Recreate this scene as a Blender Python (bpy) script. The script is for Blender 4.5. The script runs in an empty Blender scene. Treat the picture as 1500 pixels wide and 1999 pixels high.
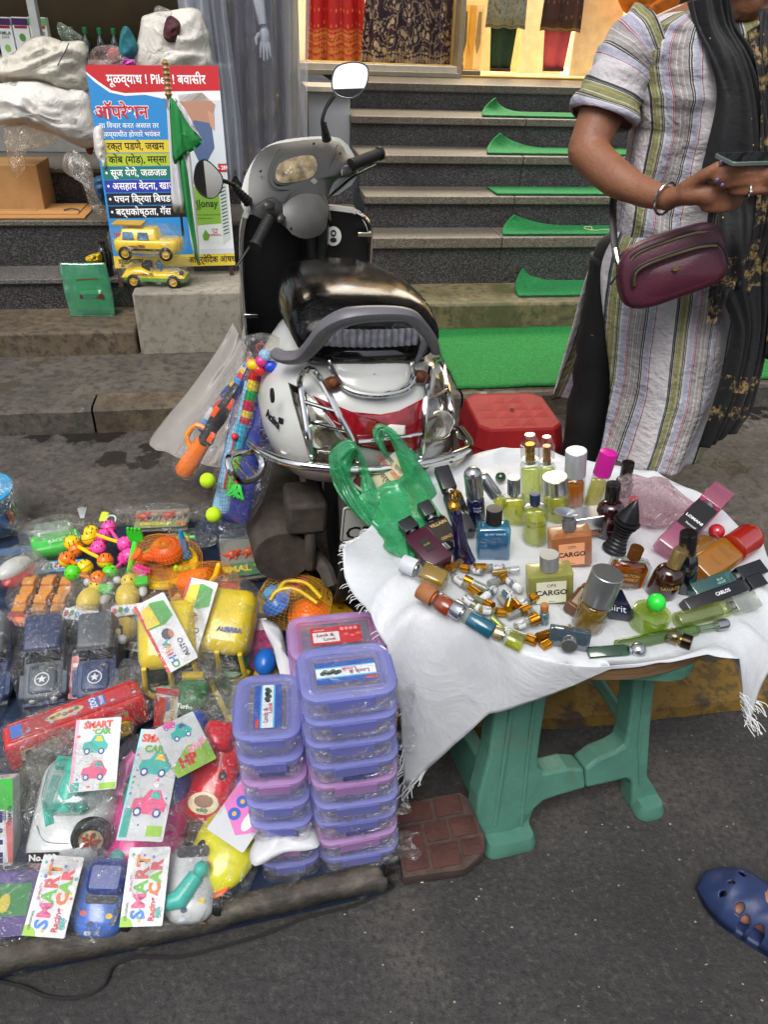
import bpy,math,random
from mathutils import Vector,Matrix,Euler,noise
random.seed(7)
PI = math.pi
sc = bpy.context.scene
COL = sc.collection
R = math.radians
# ---------------------------------------------------------------- camera
FOC,CZ,PITCH,ROLL = 1443.0,1.35,R(33),R(2)
cam = bpy.data.cameras.new('camera')
camo = bpy.data.objects.new('camera',cam)
COL.objects.link(camo)
camo.matrix_world = Matrix.Translation((0,0,CZ)) @ Matrix.Rotation(R(90) - PITCH,4,'X') @ Matrix.Rotation(ROLL,4,'Z')
cam.sensor_fit = 'VERTICAL'
cam.sensor_height = 24
cam.lens = FOC / 1999 * 24
cam.clip_start = 0.02
cam.clip_end = 500
sc.camera = camo
# ---------------------------------------------------------------- sky and sun (bright overcast daylight)
SUN_EL,SUN_AZ = R(58),R(200)          # the light comes from high behind the camera
w = bpy.data.worlds.new("World")
sc.world = w
w.use_nodes = True
wn,wl = w.node_tree.nodes,w.node_tree.links
wn.clear()
sky = wn.new('ShaderNodeTexSky')
sky.sky_type = 'NISHITA'
sky.sun_disc = False
sky.sun_elevation = SUN_EL
sky.sun_rotation = SUN_AZ
sky.air_density = 1.0
sky.dust_density = 4.0
hs = wn.new('ShaderNodeHueSaturation')
hs.inputs['Saturation'].default_value = 0.4    # cloud cover takes the blue out
bg = wn.new('ShaderNodeBackground')
bg.inputs['Strength'].default_value = 0.15
wo = wn.new('ShaderNodeOutputWorld')
wl.new(sky.outputs[0],hs.inputs['Color'])
wl.new(hs.outputs[0],bg.inputs[0])
wl.new(bg.outputs[0],wo.inputs[0])
sun = bpy.data.lights.new('sun','SUN')
sun.energy = 1.5
sun.angle = R(35)
sun.color = (1.0,0.985,0.96)
suno = bpy.data.objects.new('sun',sun)
COL.objects.link(suno)
sd = Vector((math.sin(SUN_AZ) * math.cos(SUN_EL),math.cos(SUN_AZ) * math.cos(SUN_EL),math.sin(SUN_EL)))
suno.rotation_euler = sd.to_track_quat('Z','Y').to_euler()
sc.view_settings.view_transform = 'Standard'
sc.view_settings.look = 'None'
sc.view_settings.exposure = 0.33
sc.view_settings.gamma = 1.0
sc.view_settings.use_curve_mapping = False
sc.render.engine = 'CYCLES'
cy = sc.cycles
cy.use_denoising = True
cy.max_bounces = 8
cy.diffuse_bounces = 3
cy.glossy_bounces = 4
cy.transmission_bounces = 6
cy.transparent_max_bounces = 24
cy.caustics_reflective = False
cy.caustics_refractive = False
cy.sample_clamp_indirect = 6
# ---------------------------------------------------------------- where a sight line meets a plane of the place
def ray(px,py):
 u,v = px - 750,py - 999.5
 c,s = math.cos(ROLL),math.sin(ROLL)
 x,y = (u * c + v * s) / FOC,(u * s - v * c) / FOC
 return Vector((x,math.cos(PITCH) + y * math.sin(PITCH),-math.sin(PITCH) + y * math.cos(PITCH)))
def P(px,py,z=0.0):
 d = ray(px,py)
 return Vector((0,0,CZ)) + d * ((z - CZ) / d.z)
def PD(px,py,D):
 d = ray(px,py)
 return Vector((0,0,CZ)) + d * (D / d.y)
YA = R(9.5)
CU,SU,OX,OY = math.cos(YA),math.sin(YA),.35,3.93
MF = Matrix.Translation((OX,OY,0)) @ Matrix.Rotation(YA,4,'Z')    # the shop fronts' own axes
def F(a,b,z=0.0):
 return MF @ Vector((a,b,z))
MFI = MF.inverted()
def FP(px,py,b):                       # in the fronts' axes, on the plane b
 o,d = MFI @ Vector((0,0,CZ)),MFI.to_3x3() @ ray(px,py)
 return o + d * ((b - o.y) / d.y)
def PF(px,py,z):
 return MFI @ P(px,py,z)
# ---------------------------------------------------------------- materials
def lin(c):
 return tuple((x / 12.92 if x <= .04045 else ((x + .055) / 1.055) ** 2.4) for x in c)
def hx(h):
 h = h.lstrip('#')
 return lin(tuple(int(h[i:i + 2],16) / 255 for i in (0,2,4))) + (1,)
MATS = {}
def nn(t,kind,**kw):
 n = t.nodes.new(kind)
 for k,v in kw.items():
  setattr(n,k,v)
 return n
def noise_node(t,scale,detail=4,rough=.6,vec=None,w4=None):
 n = nn(t,'ShaderNodeTexNoise')
 n.inputs['Scale'].default_value = scale
 n.inputs['Detail'].default_value = detail
 n.inputs['Roughness'].default_value = rough
 if vec is not None:
  t.links.new(vec,n.inputs['Vector'])
 return n
def mixc(t,fac,a,b,mode='MIX'):
 m = nn(t,'ShaderNodeMix',data_type='RGBA',blend_type=mode)
 for sock,v in ((m.inputs[0],fac),(m.inputs[6],a),(m.inputs[7],b)):
  if hasattr(v,'is_output') or isinstance(v,bpy.types.NodeSocket):
   t.links.new(v,sock)
  else:
   sock.default_value = v
 return m.outputs[2]
def ramp(t,src,stops,interp='LINEAR'):
 r = nn(t,'ShaderNodeValToRGB')
 r.color_ramp.interpolation = interp
 e = r.color_ramp.elements
 while len(e) > 1:
  e.remove(e[0])
 e[0].position,e[0].color = stops[0]
 for p,c in stops[1:]:
  x = e.new(p)
  x.color = c
 t.links.new(src,r.inputs[0])
 return r.outputs[0]
def g1(v):
 return (v,v,v,1)
def newmat(key):
 m = bpy.data.materials.new(key)
 m.use_nodes = True
 t = m.node_tree
 b = t.nodes['Principled BSDF']
 MATS[key] = m
 return m,t,b
def M(col,rough=.5,metal=0,var=.06,vs=14,bump=0,bs=60,coat=0,trans=0,sss=0,emit=0,dirt=None,spec=.5,sheen=0):
 """plain procedural surface: colour with fine uneven tone, optional relief and dirt"""
 key = f'{col}_{rough}_{metal}_{var}_{vs}_{bump}_{bs}_{coat}_{trans}_{sss}_{emit}_{dirt}_{spec}_{sheen}'
 if key in MATS:
  return MATS[key]
 m,t,b = newmat(key)
 m.name = 'surface ' + str(col)
 c = hx(col)
 tc = nn(t,'ShaderNodeTexCoord').outputs['Object']
 b.inputs['Roughness'].default_value = rough
 b.inputs['Metallic'].default_value = metal
 b.inputs['Specular IOR Level'].default_value = spec
 b.inputs['Coat Weight'].default_value = coat
 b.inputs['Coat Roughness'].default_value = .05
 if sheen:
  b.inputs['Sheen Weight'].default_value = sheen
 if trans:
  b.inputs['Transmission Weight'].default_value = trans
 if sss:
  b.inputs['Subsurface Weight'].default_value = sss
  b.inputs['Subsurface Radius'].default_value = (.01,.004,.002)
  b.inputs['Subsurface Scale'].default_value = .3
 if emit:
  b.inputs['Emission Color'].default_value = c
  b.inputs['Emission Strength'].default_value = emit
 if var or dirt:
  n = noise_node(t,vs,5,.6,tc)
  lo = tuple(max(0,x * (1 - var * 2.2)) for x in c[:3]) + (1,)
  hi = tuple(min(1,x * (1 + var * 1.6)) for x in c[:3]) + (1,)
  out = ramp(t,n.outputs[0],[(.3,lo),(.7,hi)])
  if dirt:
   n2 = noise_node(t,dirt[1],6,.65,tc)
   f = ramp(t,n2.outputs[0],[(dirt[2],g1(0)),(dirt[2] + .14,g1(dirt[3] if len(dirt) > 3 else .8))])
   out = mixc(t,f,out,hx(dirt[0]))
  t.links.new(out,b.inputs['Base Color'])
 else:
  b.inputs['Base Color'].default_value = c
 if bump:
  n3 = noise_node(t,bs,4,.6,tc)
  bp = nn(t,'ShaderNodeBump')
  bp.inputs['Strength'].default_value = bump
  bp.inputs['Distance'].default_value = .004
  t.links.new(n3.outputs[0],bp.inputs['Height'])
  t.links.new(bp.outputs[0],b.inputs['Normal'])
 return m
def plastic(col,rough=.28,var=.05,**k):
 return M(col,rough,0,var,18,**k)
CHROME = lambda: M('#d8d8d6',.12,1,.05,30)
def film(tint='#ffffff',haze=.10,gloss=.16,rs=16,key=None,rough=.16,edge=.45,bd=.012):
 """crumpled clear plastic film"""
 key = key or f'film{tint}{haze}{gloss}{rs}{edge}{bd}'
 if key in MATS:
  return MATS[key]
 m,t,b = newmat(key)
 m.name = 'clear film'
 t.nodes.remove(b)
 out = t.nodes['Material Output']
 tc = nn(t,'ShaderNodeTexCoord').outputs['Object']
 n = noise_node(t,rs,5,.62,tc)
 n.inputs['Distortion'].default_value = 1.6
 wr0 = ramp(t,n.outputs[0],[(.47,g1(0)),(.495,g1(1)),(.52,g1(0)),(.60,g1(0)),(.615,g1(.7)),(.63,g1(0))])  # wrinkle highlights painted in as thin whitish streaks along noise lines
 nb_ = noise_node(t,rs * 2.7,3,.5,tc)
 nb_.inputs['Distortion'].default_value = 2.2
 wr1 = ramp(t,nb_.outputs[0],[(.475,g1(0)),(.495,g1(.8)),(.515,g1(0))])
 mxn = nn(t,'ShaderNodeMath',operation='MAXIMUM')
 t.links.new(wr0,mxn.inputs[0])
 t.links.new(wr1,mxn.inputs[1])
 msk = noise_node(t,rs * .5,2,.5,tc)
 mk = nn(t,'ShaderNodeMath',operation='MULTIPLY')
 t.links.new(mxn.outputs[0],mk.inputs[0])
 t.links.new(ramp(t,msk.outputs[0],[(.38,g1(.15)),(.62,g1(1))]),mk.inputs[1])
 wr = mk.outputs[0]
 v = nn(t,'ShaderNodeTexVoronoi',feature='DISTANCE_TO_EDGE')
 v.inputs['Scale'].default_value = rs * 1.1
 nv = mixc(t,.25,tc,n.outputs['Color'])
 t.links.new(nv,v.inputs['Vector'])
 h = nn(t,'ShaderNodeMath',operation='ADD')
 t.links.new(n.outputs[0],h.inputs[0])
 t.links.new(v.outputs[0],h.inputs[1])
 bp = nn(t,'ShaderNodeBump')
 bp.inputs['Strength'].default_value = 1
 bp.inputs['Distance'].default_value = bd
 t.links.new(h.outputs[0],bp.inputs['Height'])
 tr = nn(t,'ShaderNodeBsdfTransparent')
 tr.inputs[0].default_value = hx(tint)
 gl = nn(t,'ShaderNodeBsdfGlossy')
 gl.inputs['Roughness'].default_value = rough
 t.links.new(bp.outputs[0],gl.inputs['Normal'])
 df = nn(t,'ShaderNodeBsdfTranslucent')
 df2 = nn(t,'ShaderNodeBsdfDiffuse')
 df.inputs[0].default_value = df2.inputs[0].default_value = tuple(min(1,x) for x in hx(tint))
 ad = nn(t,'ShaderNodeMixShader')
 ad.inputs[0].default_value = .5
 t.links.new(df.outputs[0],ad.inputs[1])
 t.links.new(df2.outputs[0],ad.inputs[2])
 lw = nn(t,'ShaderNodeLayerWeight')
 lw.inputs[0].default_value = .25
 t.links.new(bp.outputs[0],lw.inputs['Normal'])
 f1 = nn(t,'ShaderNodeMath',operation='MULTIPLY_ADD',use_clamp=True)
 t.links.new(lw.outputs['Facing'],f1.inputs[0])
 f1.inputs[1].default_value = edge * .36
 fb = nn(t,'ShaderNodeMath',operation='MULTIPLY_ADD',use_clamp=True)
 t.links.new(wr,fb.inputs[0])
 fb.inputs[1].default_value = gloss * 2.6
 fb.inputs[2].default_value = gloss * .12
 t.links.new(fb.outputs[0],f1.inputs[2])
 f2 = nn(t,'ShaderNodeMath',operation='MULTIPLY_ADD',use_clamp=True)
 t.links.new(wr,f2.inputs[0])
 f2.inputs[1].default_value = haze * 1.8
 f2.inputs[2].default_value = haze * .32
 m1 = nn(t,'ShaderNodeMixShader')
 t.links.new(f2.outputs[0],m1.inputs[0])
 t.links.new(tr.outputs[0],m1.inputs[1])
 t.links.new(ad.outputs[0],m1.inputs[2])
 m2 = nn(t,'ShaderNodeMixShader')
 t.links.new(f1.outputs[0],m2.inputs[0])
 t.links.new(m1.outputs[0],m2.inputs[1])
 t.links.new(gl.outputs[0],m2.inputs[2])
 t.links.new(m2.outputs[0],out.inputs[0])
 return m
def glass(tint='#ffffff',base=.05,rough=.03,body=0.0):
 """thin clear moulded glass or plastic, tinted, reflecting at its rim"""
 key = f'glass{tint}{base}{rough}{body}'
 if key in MATS:
  return MATS[key]
 m,t,b = newmat(key)
 m.name = 'glass'
 t.nodes.remove(b)
 out = t.nodes['Material Output']
 tr = nn(t,'ShaderNodeBsdfTransparent')
 tr.inputs[0].default_value = hx(tint)
 gl = nn(t,'ShaderNodeBsdfGlossy')
 gl.inputs['Roughness'].default_value = rough
 lw = nn(t,'ShaderNodeLayerWeight')
 lw.inputs[0].default_value = .32
 f = nn(t,'ShaderNodeMath',operation='MULTIPLY_ADD',use_clamp=True)
 t.links.new(lw.outputs['Facing'],f.inputs[0])
 f.inputs[1].default_value = .32
 f.inputs[2].default_value = base
 if body:
  tr.inputs[0].default_value = tuple(x ** .45 for x in hx(tint))
 src = tr.outputs[0]
 if body:
  df = nn(t,'ShaderNodeBsdfTranslucent')
  df.inputs[0].default_value = hx(tint)
  d2 = nn(t,'ShaderNodeBsdfDiffuse')
  d2.inputs[0].default_value = hx(tint)
  a = nn(t,'ShaderNodeMixShader')
  t.links.new(df.outputs[0],a.inputs[1])
  t.links.new(d2.outputs[0],a.inputs[2])
  m0 = nn(t,'ShaderNodeMixShader')
  m0.inputs[0].default_value = body
  t.links.new(src,m0.inputs[1])
  t.links.new(a.outputs[0],m0.inputs[2])
  src = m0.outputs[0]
 mx = nn(t,'ShaderNodeMixShader')
 t.links.new(f.outputs[0],mx.inputs[0])
 t.links.new(src,mx.inputs[1])
 t.links.new(gl.outputs[0],mx.inputs[2])
 t.links.new(mx.outputs[0],out.inputs[0])
 return m
# ---------------------------------------------------------------- mesh building
class MB:
 def __init__(s,M4=None):
  s.v,s.f,s.uv,s.m = [],[],{},M4 or Matrix.Identity(4)
 def add(s,vs,fs,M4=None,uvs=None):
  n = len(s.v)
  T = s.m @ M4 if M4 is not None else s.m
  s.v += [T @ Vector(p) for p in vs]
  for f in fs:
   s.f.append([i + n for i in f])
  if uvs:
   for i,q in enumerate(uvs):
    s.uv[n + i] = q
  return s
 def box(s,c,d,M4=None):
  x,y,z = (q / 2 for q in d)
  vs = [(c[0] + a * x,c[1] + b * y,c[2] + e * z) for a in (-1,1) for b in (-1,1) for e in (-1,1)]
  return s.add(vs,[(0,1,3,2),(4,6,7,5),(0,4,5,1),(2,3,7,6),(0,2,6,4),(1,5,7,3)],M4)
 def rings(s,rs,M4=None,cap=True,closed=True,uv=False):
  n = len(rs[0])
  vs = [p for r in rs for p in r]
  fs = []
  for k in range(len(rs) - 1):
   for i in range(n if closed else n - 1):
    j = (i + 1) % n
    fs.append((k * n + i,k * n + j,(k + 1) * n + j,(k + 1) * n + i))
  if cap and closed:
   fs.append(tuple(reversed(range(n))))
   fs.append(tuple((len(rs) - 1) * n + i for i in range(n)))
  uvs = [(i / n,k / max(1,len(rs) - 1)) for k in range(len(rs)) for i in range(n)] if uv else None
  return s.add(vs,fs,M4,uvs)
 def lathe(s,prof,seg=20,M4=None,sx=1,sy=1,cap=True):
  return s.rings([[(r * math.cos(2 * PI * i / seg) * sx,r * math.sin(2 * PI * i / seg) * sy,z) for i in range(seg)] for r,z in prof],M4,cap)
 def stack(s,outl,lev,M4=None):
  """outline (function of inset) repeated at (inset, z) levels"""
  return s.rings([[(x,y,z) for x,y in outl(i)] for i,z in lev],M4)
 def prism(s,pts,z0,z1,M4=None):
  return s.rings([[(x,y,z0) for x,y in pts],[(x,y,z1) for x,y in pts]],M4)
 def tube(s,pts,r,seg=8,M4=None,closed=False,flat=1.0,up=(0,0,1)):
  pts = [Vector(p) for p in pts]
  n = len(pts)
  rs = []
  for i,p in enumerate(pts):
   a = pts[(i - 1) % n] if (closed or i) else p
   b = pts[(i + 1) % n] if (closed or i < n - 1) else p
   t = (b - a).normalized()
   u = Vector(up)
   if i == 0:
    if abs(t.dot(u)) > .95:
     u = Vector((1,0,0)) if abs(t.x) < .9 else Vector((0,1,0))
    x = t.cross(u).normalized()
   else:
    x = (px_ - t * px_.dot(t)).normalized()
   px_ = x
   y = x.cross(t).normalized()
   q = r[i] if isinstance(r,(list,tuple)) else r
   rs.append([p + (x * math.cos(2 * PI * k / seg) + y * math.sin(2 * PI * k / seg) * flat) * q for k in range(seg)])
  if closed:
   rs.append(rs[0])
  return s.rings(rs,M4,cap=not closed)
 def pillow(s,outl,h,M4=None,n=5,p=2.2,z0=0,both=False):
  """dome over a star-shaped outline"""
  cx = sum(q[0] for q in outl) / len(outl)
  cy_ = sum(q[1] for q in outl) / len(outl)
  rs = []
  lv = [1 - (k / n) for k in range(n)] + [.02]
  if both:
   for k in reversed(lv[1:]):
    rs.append([(cx + (x - cx) * k,cy_ + (y - cy_) * k,z0 - h * (1 - k ** p)) for x,y in outl])
  else:
   rs.append([(x,y,z0 - .001) for x,y in outl])
  for k in lv:
   rs.append([(cx + (x - cx) * k,cy_ + (y - cy_) * k,z0 + h * (1 - k ** p)) for x,y in outl])
  return s.rings(rs,M4)
 def grid(s,fn,nu,nv,M4=None,uv=True):
  vs = [fn(i / nu,j / nv) for j in range(nv + 1) for i in range(nu + 1)]
  fs = [(j * (nu + 1) + i,j * (nu + 1) + i + 1,(j + 1) * (nu + 1) + i + 1,(j + 1) * (nu + 1) + i) for j in range(nv) for i in range(nu)]
  return s.add(vs,fs,M4,[(i / nu,j / nv) for j in range(nv + 1) for i in range(nu + 1)] if uv else None)
 def sphere(s,c,r,seg=14,M4=None,sx=1,sy=1,sz=1):
  n = seg // 2
  rs = [[(c[0] + r * sx * math.sin(PI * k / n) * math.cos(2 * PI * i / seg),c[1] + r * sy * math.sin(PI * k / n) * math.sin(2 * PI * i / seg),c[2] - r * sz * math.cos(PI * k / n)) for i in range(seg)] for k in [.08] + list(range(1,n)) + [n - .08]]
  return s.rings(rs,M4)
 def mesh(s,name,mat,smooth=True):
  me = bpy.data.meshes.new(name)
  me.from_pydata([tuple(v) for v in s.v],[],s.f)
  if s.uv:
   ul = me.uv_layers.new(name='UVMap')
   for l in me.loops:
    ul.data[l.index].uv = s.uv.get(l.vertex_index,(0,0))
  if mat:
   me.materials.append(mat)
  if smooth:
   me.polygons.foreach_set('use_smooth',[True] * len(me.polygons))
  me.update()
  return me
def put(name,mb,mat,parent=None,smooth=True,bev=0,sub=0,solid=0,loc=None,rot=None,flip=False,ang=40,**tags):
 me = mb.mesh(name,mat,smooth) if isinstance(mb,MB) else mb
 o = bpy.data.objects.new(name,me)
 COL.objects.link(o)
 if parent is not None:
  o.parent = parent
 if loc is not None:
  o.location = loc
 if rot is not None:
  o.rotation_euler = rot
 if solid:
  q = o.modifiers.new('Solidify','SOLIDIFY')
  q.thickness = solid
  q.offset = 0
 if bev:
  q = o.modifiers.new('Bevel','BEVEL')
  q.width = bev
  q.segments = 2
  q.limit_method = 'ANGLE'
  q.angle_limit = R(35)
  q.harden_normals = False
 if sub:
  q = o.modifiers.new('Subdivision','SUBSURF')
  q.levels = q.render_levels = sub
 if smooth and not sub and isinstance(mb,MB):
  try:
   me.set_sharp_from_angle(angle=R(ang))
  except Exception:
   pass
 for k,v in tags.items():
  o[k] = v
 return o
def thing(name,label,cat,loc=(0,0,0),rot=(0,0,0),group=None,mat4=None):
 o = bpy.data.objects.new(name,None)
 o.empty_display_size = .05
 COL.objects.link(o)
 if mat4 is not None:
  o.matrix_world = mat4
 else:
  o.location = loc
  o.rotation_euler = rot
 o['label'],o['category'] = label,cat
 if group:
  o['group'] = group
 return o
def tag(o,label,cat,group=None):
 o['label'],o['category'] = label,cat
 if group:
  o['group'] = group
 return o
def rrect(w,d,r,n=4):
 def f(i=0):
  a,b,q = w / 2 - i,d / 2 - i,max(r - i,.0005)
  out = []
  for cx,cy_,a0 in ((a - q,b - q,0),(-a + q,b - q,90),(-a + q,-b + q,180),(a - q,-b + q,270)):
   for k in range(n + 1):
    t = R(a0 + 90 * k / n)
    out.append((cx + q * math.cos(t),cy_ + q * math.sin(t)))
  return out
 return f
def ell(w,d,n=20,p=2.0):
 out = []
 for k in range(n):
  c,s = math.cos(2 * PI * k / n),math.sin(2 * PI * k / n)
  out.append((math.copysign(abs(c) ** (2 / p),c) * w / 2,math.copysign(abs(s) ** (2 / p),s) * d / 2))
 return out
def frame(loc,xax,zax):
 """axes from a right vector and an outward (z) vector"""
 z = Vector(zax).normalized()
 x = Vector(xax)
 x = (x - z * x.dot(z)).normalized()
 y = z.cross(x)
 m = Matrix((x,y,z)).transposed().to_4x4()
 m.translation = Vector(loc)
 return m
def T(x=0,y=0,z=0):
 return Matrix.Translation((x,y,z))
def RX(a): return Matrix.Rotation(R(a),4,'X')
def RY(a): return Matrix.Rotation(R(a),4,'Y')
def RZ(a): return Matrix.Rotation(R(a),4,'Z')
def spline(pts,n=6,closed=False):
 pts = [Vector(p) for p in pts]
 out = []
 m = len(pts)
 rng = m if closed else m - 1
 for i in range(rng):
  p0 = pts[(i - 1) % m] if (closed or i) else pts[0]
  p1,p2 = pts[i],pts[(i + 1) % m]
  p3 = pts[(i + 2) % m] if (closed or i < m - 2) else pts[-1]
  for k in range(n):
   t = k / n
   out.append(.5 * ((2 * p1) + (p2 - p0) * t + (2 * p0 - 5 * p1 + 4 * p2 - p3) * t * t + (3 * p1 - p0 - 3 * p2 + p3) * t ** 3))
 if not closed:
  out.append(pts[-1])
 return out
def text(s,size,mat,parent=None,M4=None,bold=0.0,name='lettering',wrapr=0,sx=1.0,align='CENTER',ext=0,sp=1.0,lab=None):
 """printed letters as thin geometry lying in the local XY plane"""
 c = bpy.data.curves.new('t','FONT')
 c.body = s
 c.size = size
 c.align_x = align
 c.align_y = 'CENTER'
 c.offset = bold * size
 c.extrude = ext
 c.resolution_u = 2
 c.space_character = sp
 o = bpy.data.objects.new('t',c)
 COL.objects.link(o)
 dg = bpy.context.evaluated_depsgraph_get()
 me = bpy.data.meshes.new_from_object(o.evaluated_get(dg))
 bpy.data.objects.remove(o)
 bpy.data.curves.remove(c)
 me.name = name
 for v in me.vertices:
  v.co.x *= sx
  if wrapr:
   a = v.co.x / wrapr
   v.co.x,v.co.z = wrapr * math.sin(a),v.co.z + wrapr * math.cos(a) - wrapr
 if M4 is not None:
  me.transform(M4)
 me.materials.clear()
 me.materials.append(mat)
 q = bpy.data.objects.new(name,me)
 COL.objects.link(q)
 if parent is not None:
  q.parent = parent
 return q
def nz(p,s=1.0,seed=0):
 return noise.noise(Vector((p[0] * s + seed * 7.3,p[1] * s - seed * 3.1,p[2] * s + seed)))
def bag(w,d,h,seed=0,amp=.012,pinch=None,nu=26,nv=12,p=3.2,flare=.03):
 """crumpled film round a w x d x h box standing on z=0; pinch: '+y','-y','+x','-x' end gathers and flares"""
 mb = MB()
 def fn(u,v):
  th,ph = 2 * PI * u,PI * (v - .5)
  cx,sx_ = math.cos(ph) * math.cos(th),math.cos(ph) * math.sin(th)
  sz = math.sin(ph)
  k = (abs(cx) ** p + abs(sx_) ** p + abs(sz) ** p) ** (-1 / p)
  x,y,z = cx * k * w / 2,sx_ * k * d / 2,sz * k * h / 2
  q = Vector((x,y,z))
  a = 1 + 0
  dn = nz(q,22,seed) * amp + abs(nz(q,48,seed + 3)) * amp * .9
  q = q + q.normalized() * dn
  if pinch:
   ax,sg = (1 if 'y' in pinch else 0),(1 if '+' in pinch else -1)
   L = (d if ax else w) / 2
   t = (q[ax] * sg / L - .72) / .28
   if t > 0:
    t = min(t,1.3)
    q[ax] += sg * flare * t
    q.z *= 1 - .75 * min(t,1)
    o = 1 - ax
    q[o] *= 1 - .15 * t + .1 * math.sin(9 * th + seed)
    q.z += .006 * math.sin(14 * th + seed) * t
  q.z = max(q.z,-h / 2 + .001)
  return (q.x,q.y,q.z + h / 2)
 mb.grid(fn,nu,nv,uv=False)
 return mb
def wrap(parent,w,d,h,seed=0,z=0,mat=None,name='plastic_wrap',M4=None,**k):
 mb = bag(w,d,h,seed,**k)
 Q = T(0,0,z) @ (M4 or Matrix.Identity(4))
 mb.v = [Q @ v for v in mb.v]
 return put(name,mb,mat or film(),parent)
def card(parent,w,h,M4,mat,name='header_card',th=.0012,curl=.004,seed=0):
 """a printed card, slightly bent"""
 mb = MB()
 g = lambda u,v: ((u - .5) * w,(v - .5) * h,curl * math.sin(u * PI + seed) * math.cos(v * 2.2 + seed))
 mb.grid(g,8,8)
 mb.v = [M4 @ v for v in mb.v]
 return put(name,mb,mat,parent,solid=th)
def copy_tree(o,parent=None):
 c = o.copy()
 COL.objects.link(c)
 if parent is not None:
  c.parent = parent
 for ch in list(o.children):
  copy_tree(ch,c)
 return c
# ================================================================ SETTING
def ground_mat(key,base,lo,hi,sp_scale,spk,bump,patch=None,wet=None,rough=.8,pale=0):
 m,t,b = newmat(key)
 m.name = key
 tc = nn(t,'ShaderNodeTexCoord').outputs['Object']
 n1 = noise_node(t,2.2,8,.7,tc)
 c = ramp(t,n1.outputs[0],[(.3,hx(lo)),(.5,hx(base)),(.72,hx(hi))])
 n2 = noise_node(t,sp_scale,3,.7,tc)
 c = mixc(t,ramp(t,n2.outputs[0],[(.38,g1(.8)),(.5,g1(0))]),c,hx(lo))
 c = mixc(t,ramp(t,n2.outputs[0],[(.58,g1(0)),(.66,g1(spk))]),c,hx(hi))
 if pale:
  v = nn(t,'ShaderNodeTexVoronoi')
  v.inputs['Scale'].default_value = 34
  t.links.new(tc,v.inputs['Vector'])
  n5 = noise_node(t,40,2,.5,tc)
  k = nn(t,'ShaderNodeMath',operation='ADD')
  t.links.new(v.outputs['Distance'],k.inputs[0])
  t.links.new(n5.outputs[0],k.inputs[1])
  c = mixc(t,ramp(t,k.outputs[0],[(.40,g1(pale)),(.425,g1(0))]),c,hx('#a8a296'))
 rv = None
 if patch:
  n3 = noise_node(t,patch[1],6,.62,tc)
  n3.inputs['Distortion'].default_value = .4
  c = mixc(t,ramp(t,n3.outputs[0],[(patch[2],g1(0)),(patch[2] + patch[3],g1(.9))]),c,hx(patch[0]))
 if wet:
  n4 = noise_node(t,wet[1],5,.6,tc)
  wf = ramp(t,n4.outputs[0],[(wet[2],g1(0)),(wet[2] + .02,g1(1))])
  c = mixc(t,wf,c,hx(wet[0]))
  rr = nn(t,'ShaderNodeMapRange')
  t.links.new(wf,rr.inputs[0])
  rr.inputs[3].default_value,rr.inputs[4].default_value = rough,.28
  t.links.new(rr.outputs[0],b.inputs['Roughness'])
 else:
  b.inputs['Roughness'].default_value = rough
 t.links.new(c,b.inputs['Base Color'])
 bp = nn(t,'ShaderNodeBump')
 bp.inputs['Strength'].default_value = bump
 bp.inputs['Distance'].default_value = .006
 nb = noise_node(t,sp_scale * .8,6,.7,tc)
 t.links.new(nb.outputs[0],bp.inputs['Height'])
 t.links.new(bp.outputs[0],b.inputs['Normal'])
 return m
ASPH = ground_mat('asphalt','#383635','#262524','#575450',84,.6,.8,patch=('#6a6158',1.6,.58,.12),rough=.72,pale=.9)
CONC = ground_mat('worn concrete','#4b4742','#302d2a','#655f57',40,.5,.8,patch=('#5a5248',3,.6,.1),wet=('#242220',2.6,.57),rough=.8)
SLAB = ground_mat('slab concrete','#4e4a42','#36322d','#686157',30,.5,.6,wet=('#4d463d',3.6,.6),rough=.8)
STEPC = ground_mat('old step concrete','#5a4e3f','#3a3228','#766953',26,.4,.6,wet=('#3f3a2c',4,.62),rough=.75)
PALE = ground_mat('pale concrete','#8f897d','#777165','#a39c90',30,.3,.5,patch=('#8b8577',4,.62,.1),rough=.85)
YEL = ground_mat('worn yellow paint','#6b5118','#463718','#80651f',30,.3,.8,patch=('#332c22',7,.52,.06),rough=.75)
def granite(key,base,dark,lite,sc_=160):
 m,t,b = newmat(key)
 m.name = key
 tc = nn(t,'ShaderNodeTexCoord').outputs['Object']
 mp = nn(t,'ShaderNodeMapping')
 mp.inputs['Scale'].default_value = (1,1,1.6)
 t.links.new(tc,mp.inputs[0])
 v = noise_node(t,sc_,3,.7,mp.outputs[0])
 c = ramp(t,v.outputs[0],[(.36,hx(dark)),(.5,hx(base)),(.6,hx(lite))])
 n = noise_node(t,3,6,.7,tc)
 c = mixc(t,ramp(t,n.outputs[0],[(.45,g1(0)),(.75,g1(.6))]),c,hx(dark))
 t.links.new(c,b.inputs['Base Color'])
 b.inputs['Roughness'].default_value = .42
 return m
GRAN = granite('dark granite','#323131','#1c1b1b','#5e5c5b',110)
GRANT = granite('tread granite','#5f5950','#443f37','#807869',120)
def sblock(name,a0,a1,b0,b1,z0,z1,mat,bev=.006,kind='structure',jag=0):
 mb = MB(MF)
 mb.box(((a0 + a1) / 2,(b0 + b1) / 2,(z0 + z1) / 2),(a1 - a0,b1 - b0,z1 - z0))
 return put(name,mb,mat,bev=bev,kind=kind)
# road: one sheet to the horizon
mb = MB()
mb.grid(lambda u,v: ((u - .5) * 300,(v - .5) * 300 - 60,0),6,6)
put('road',mb,ASPH,smooth=False,kind='structure')
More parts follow.
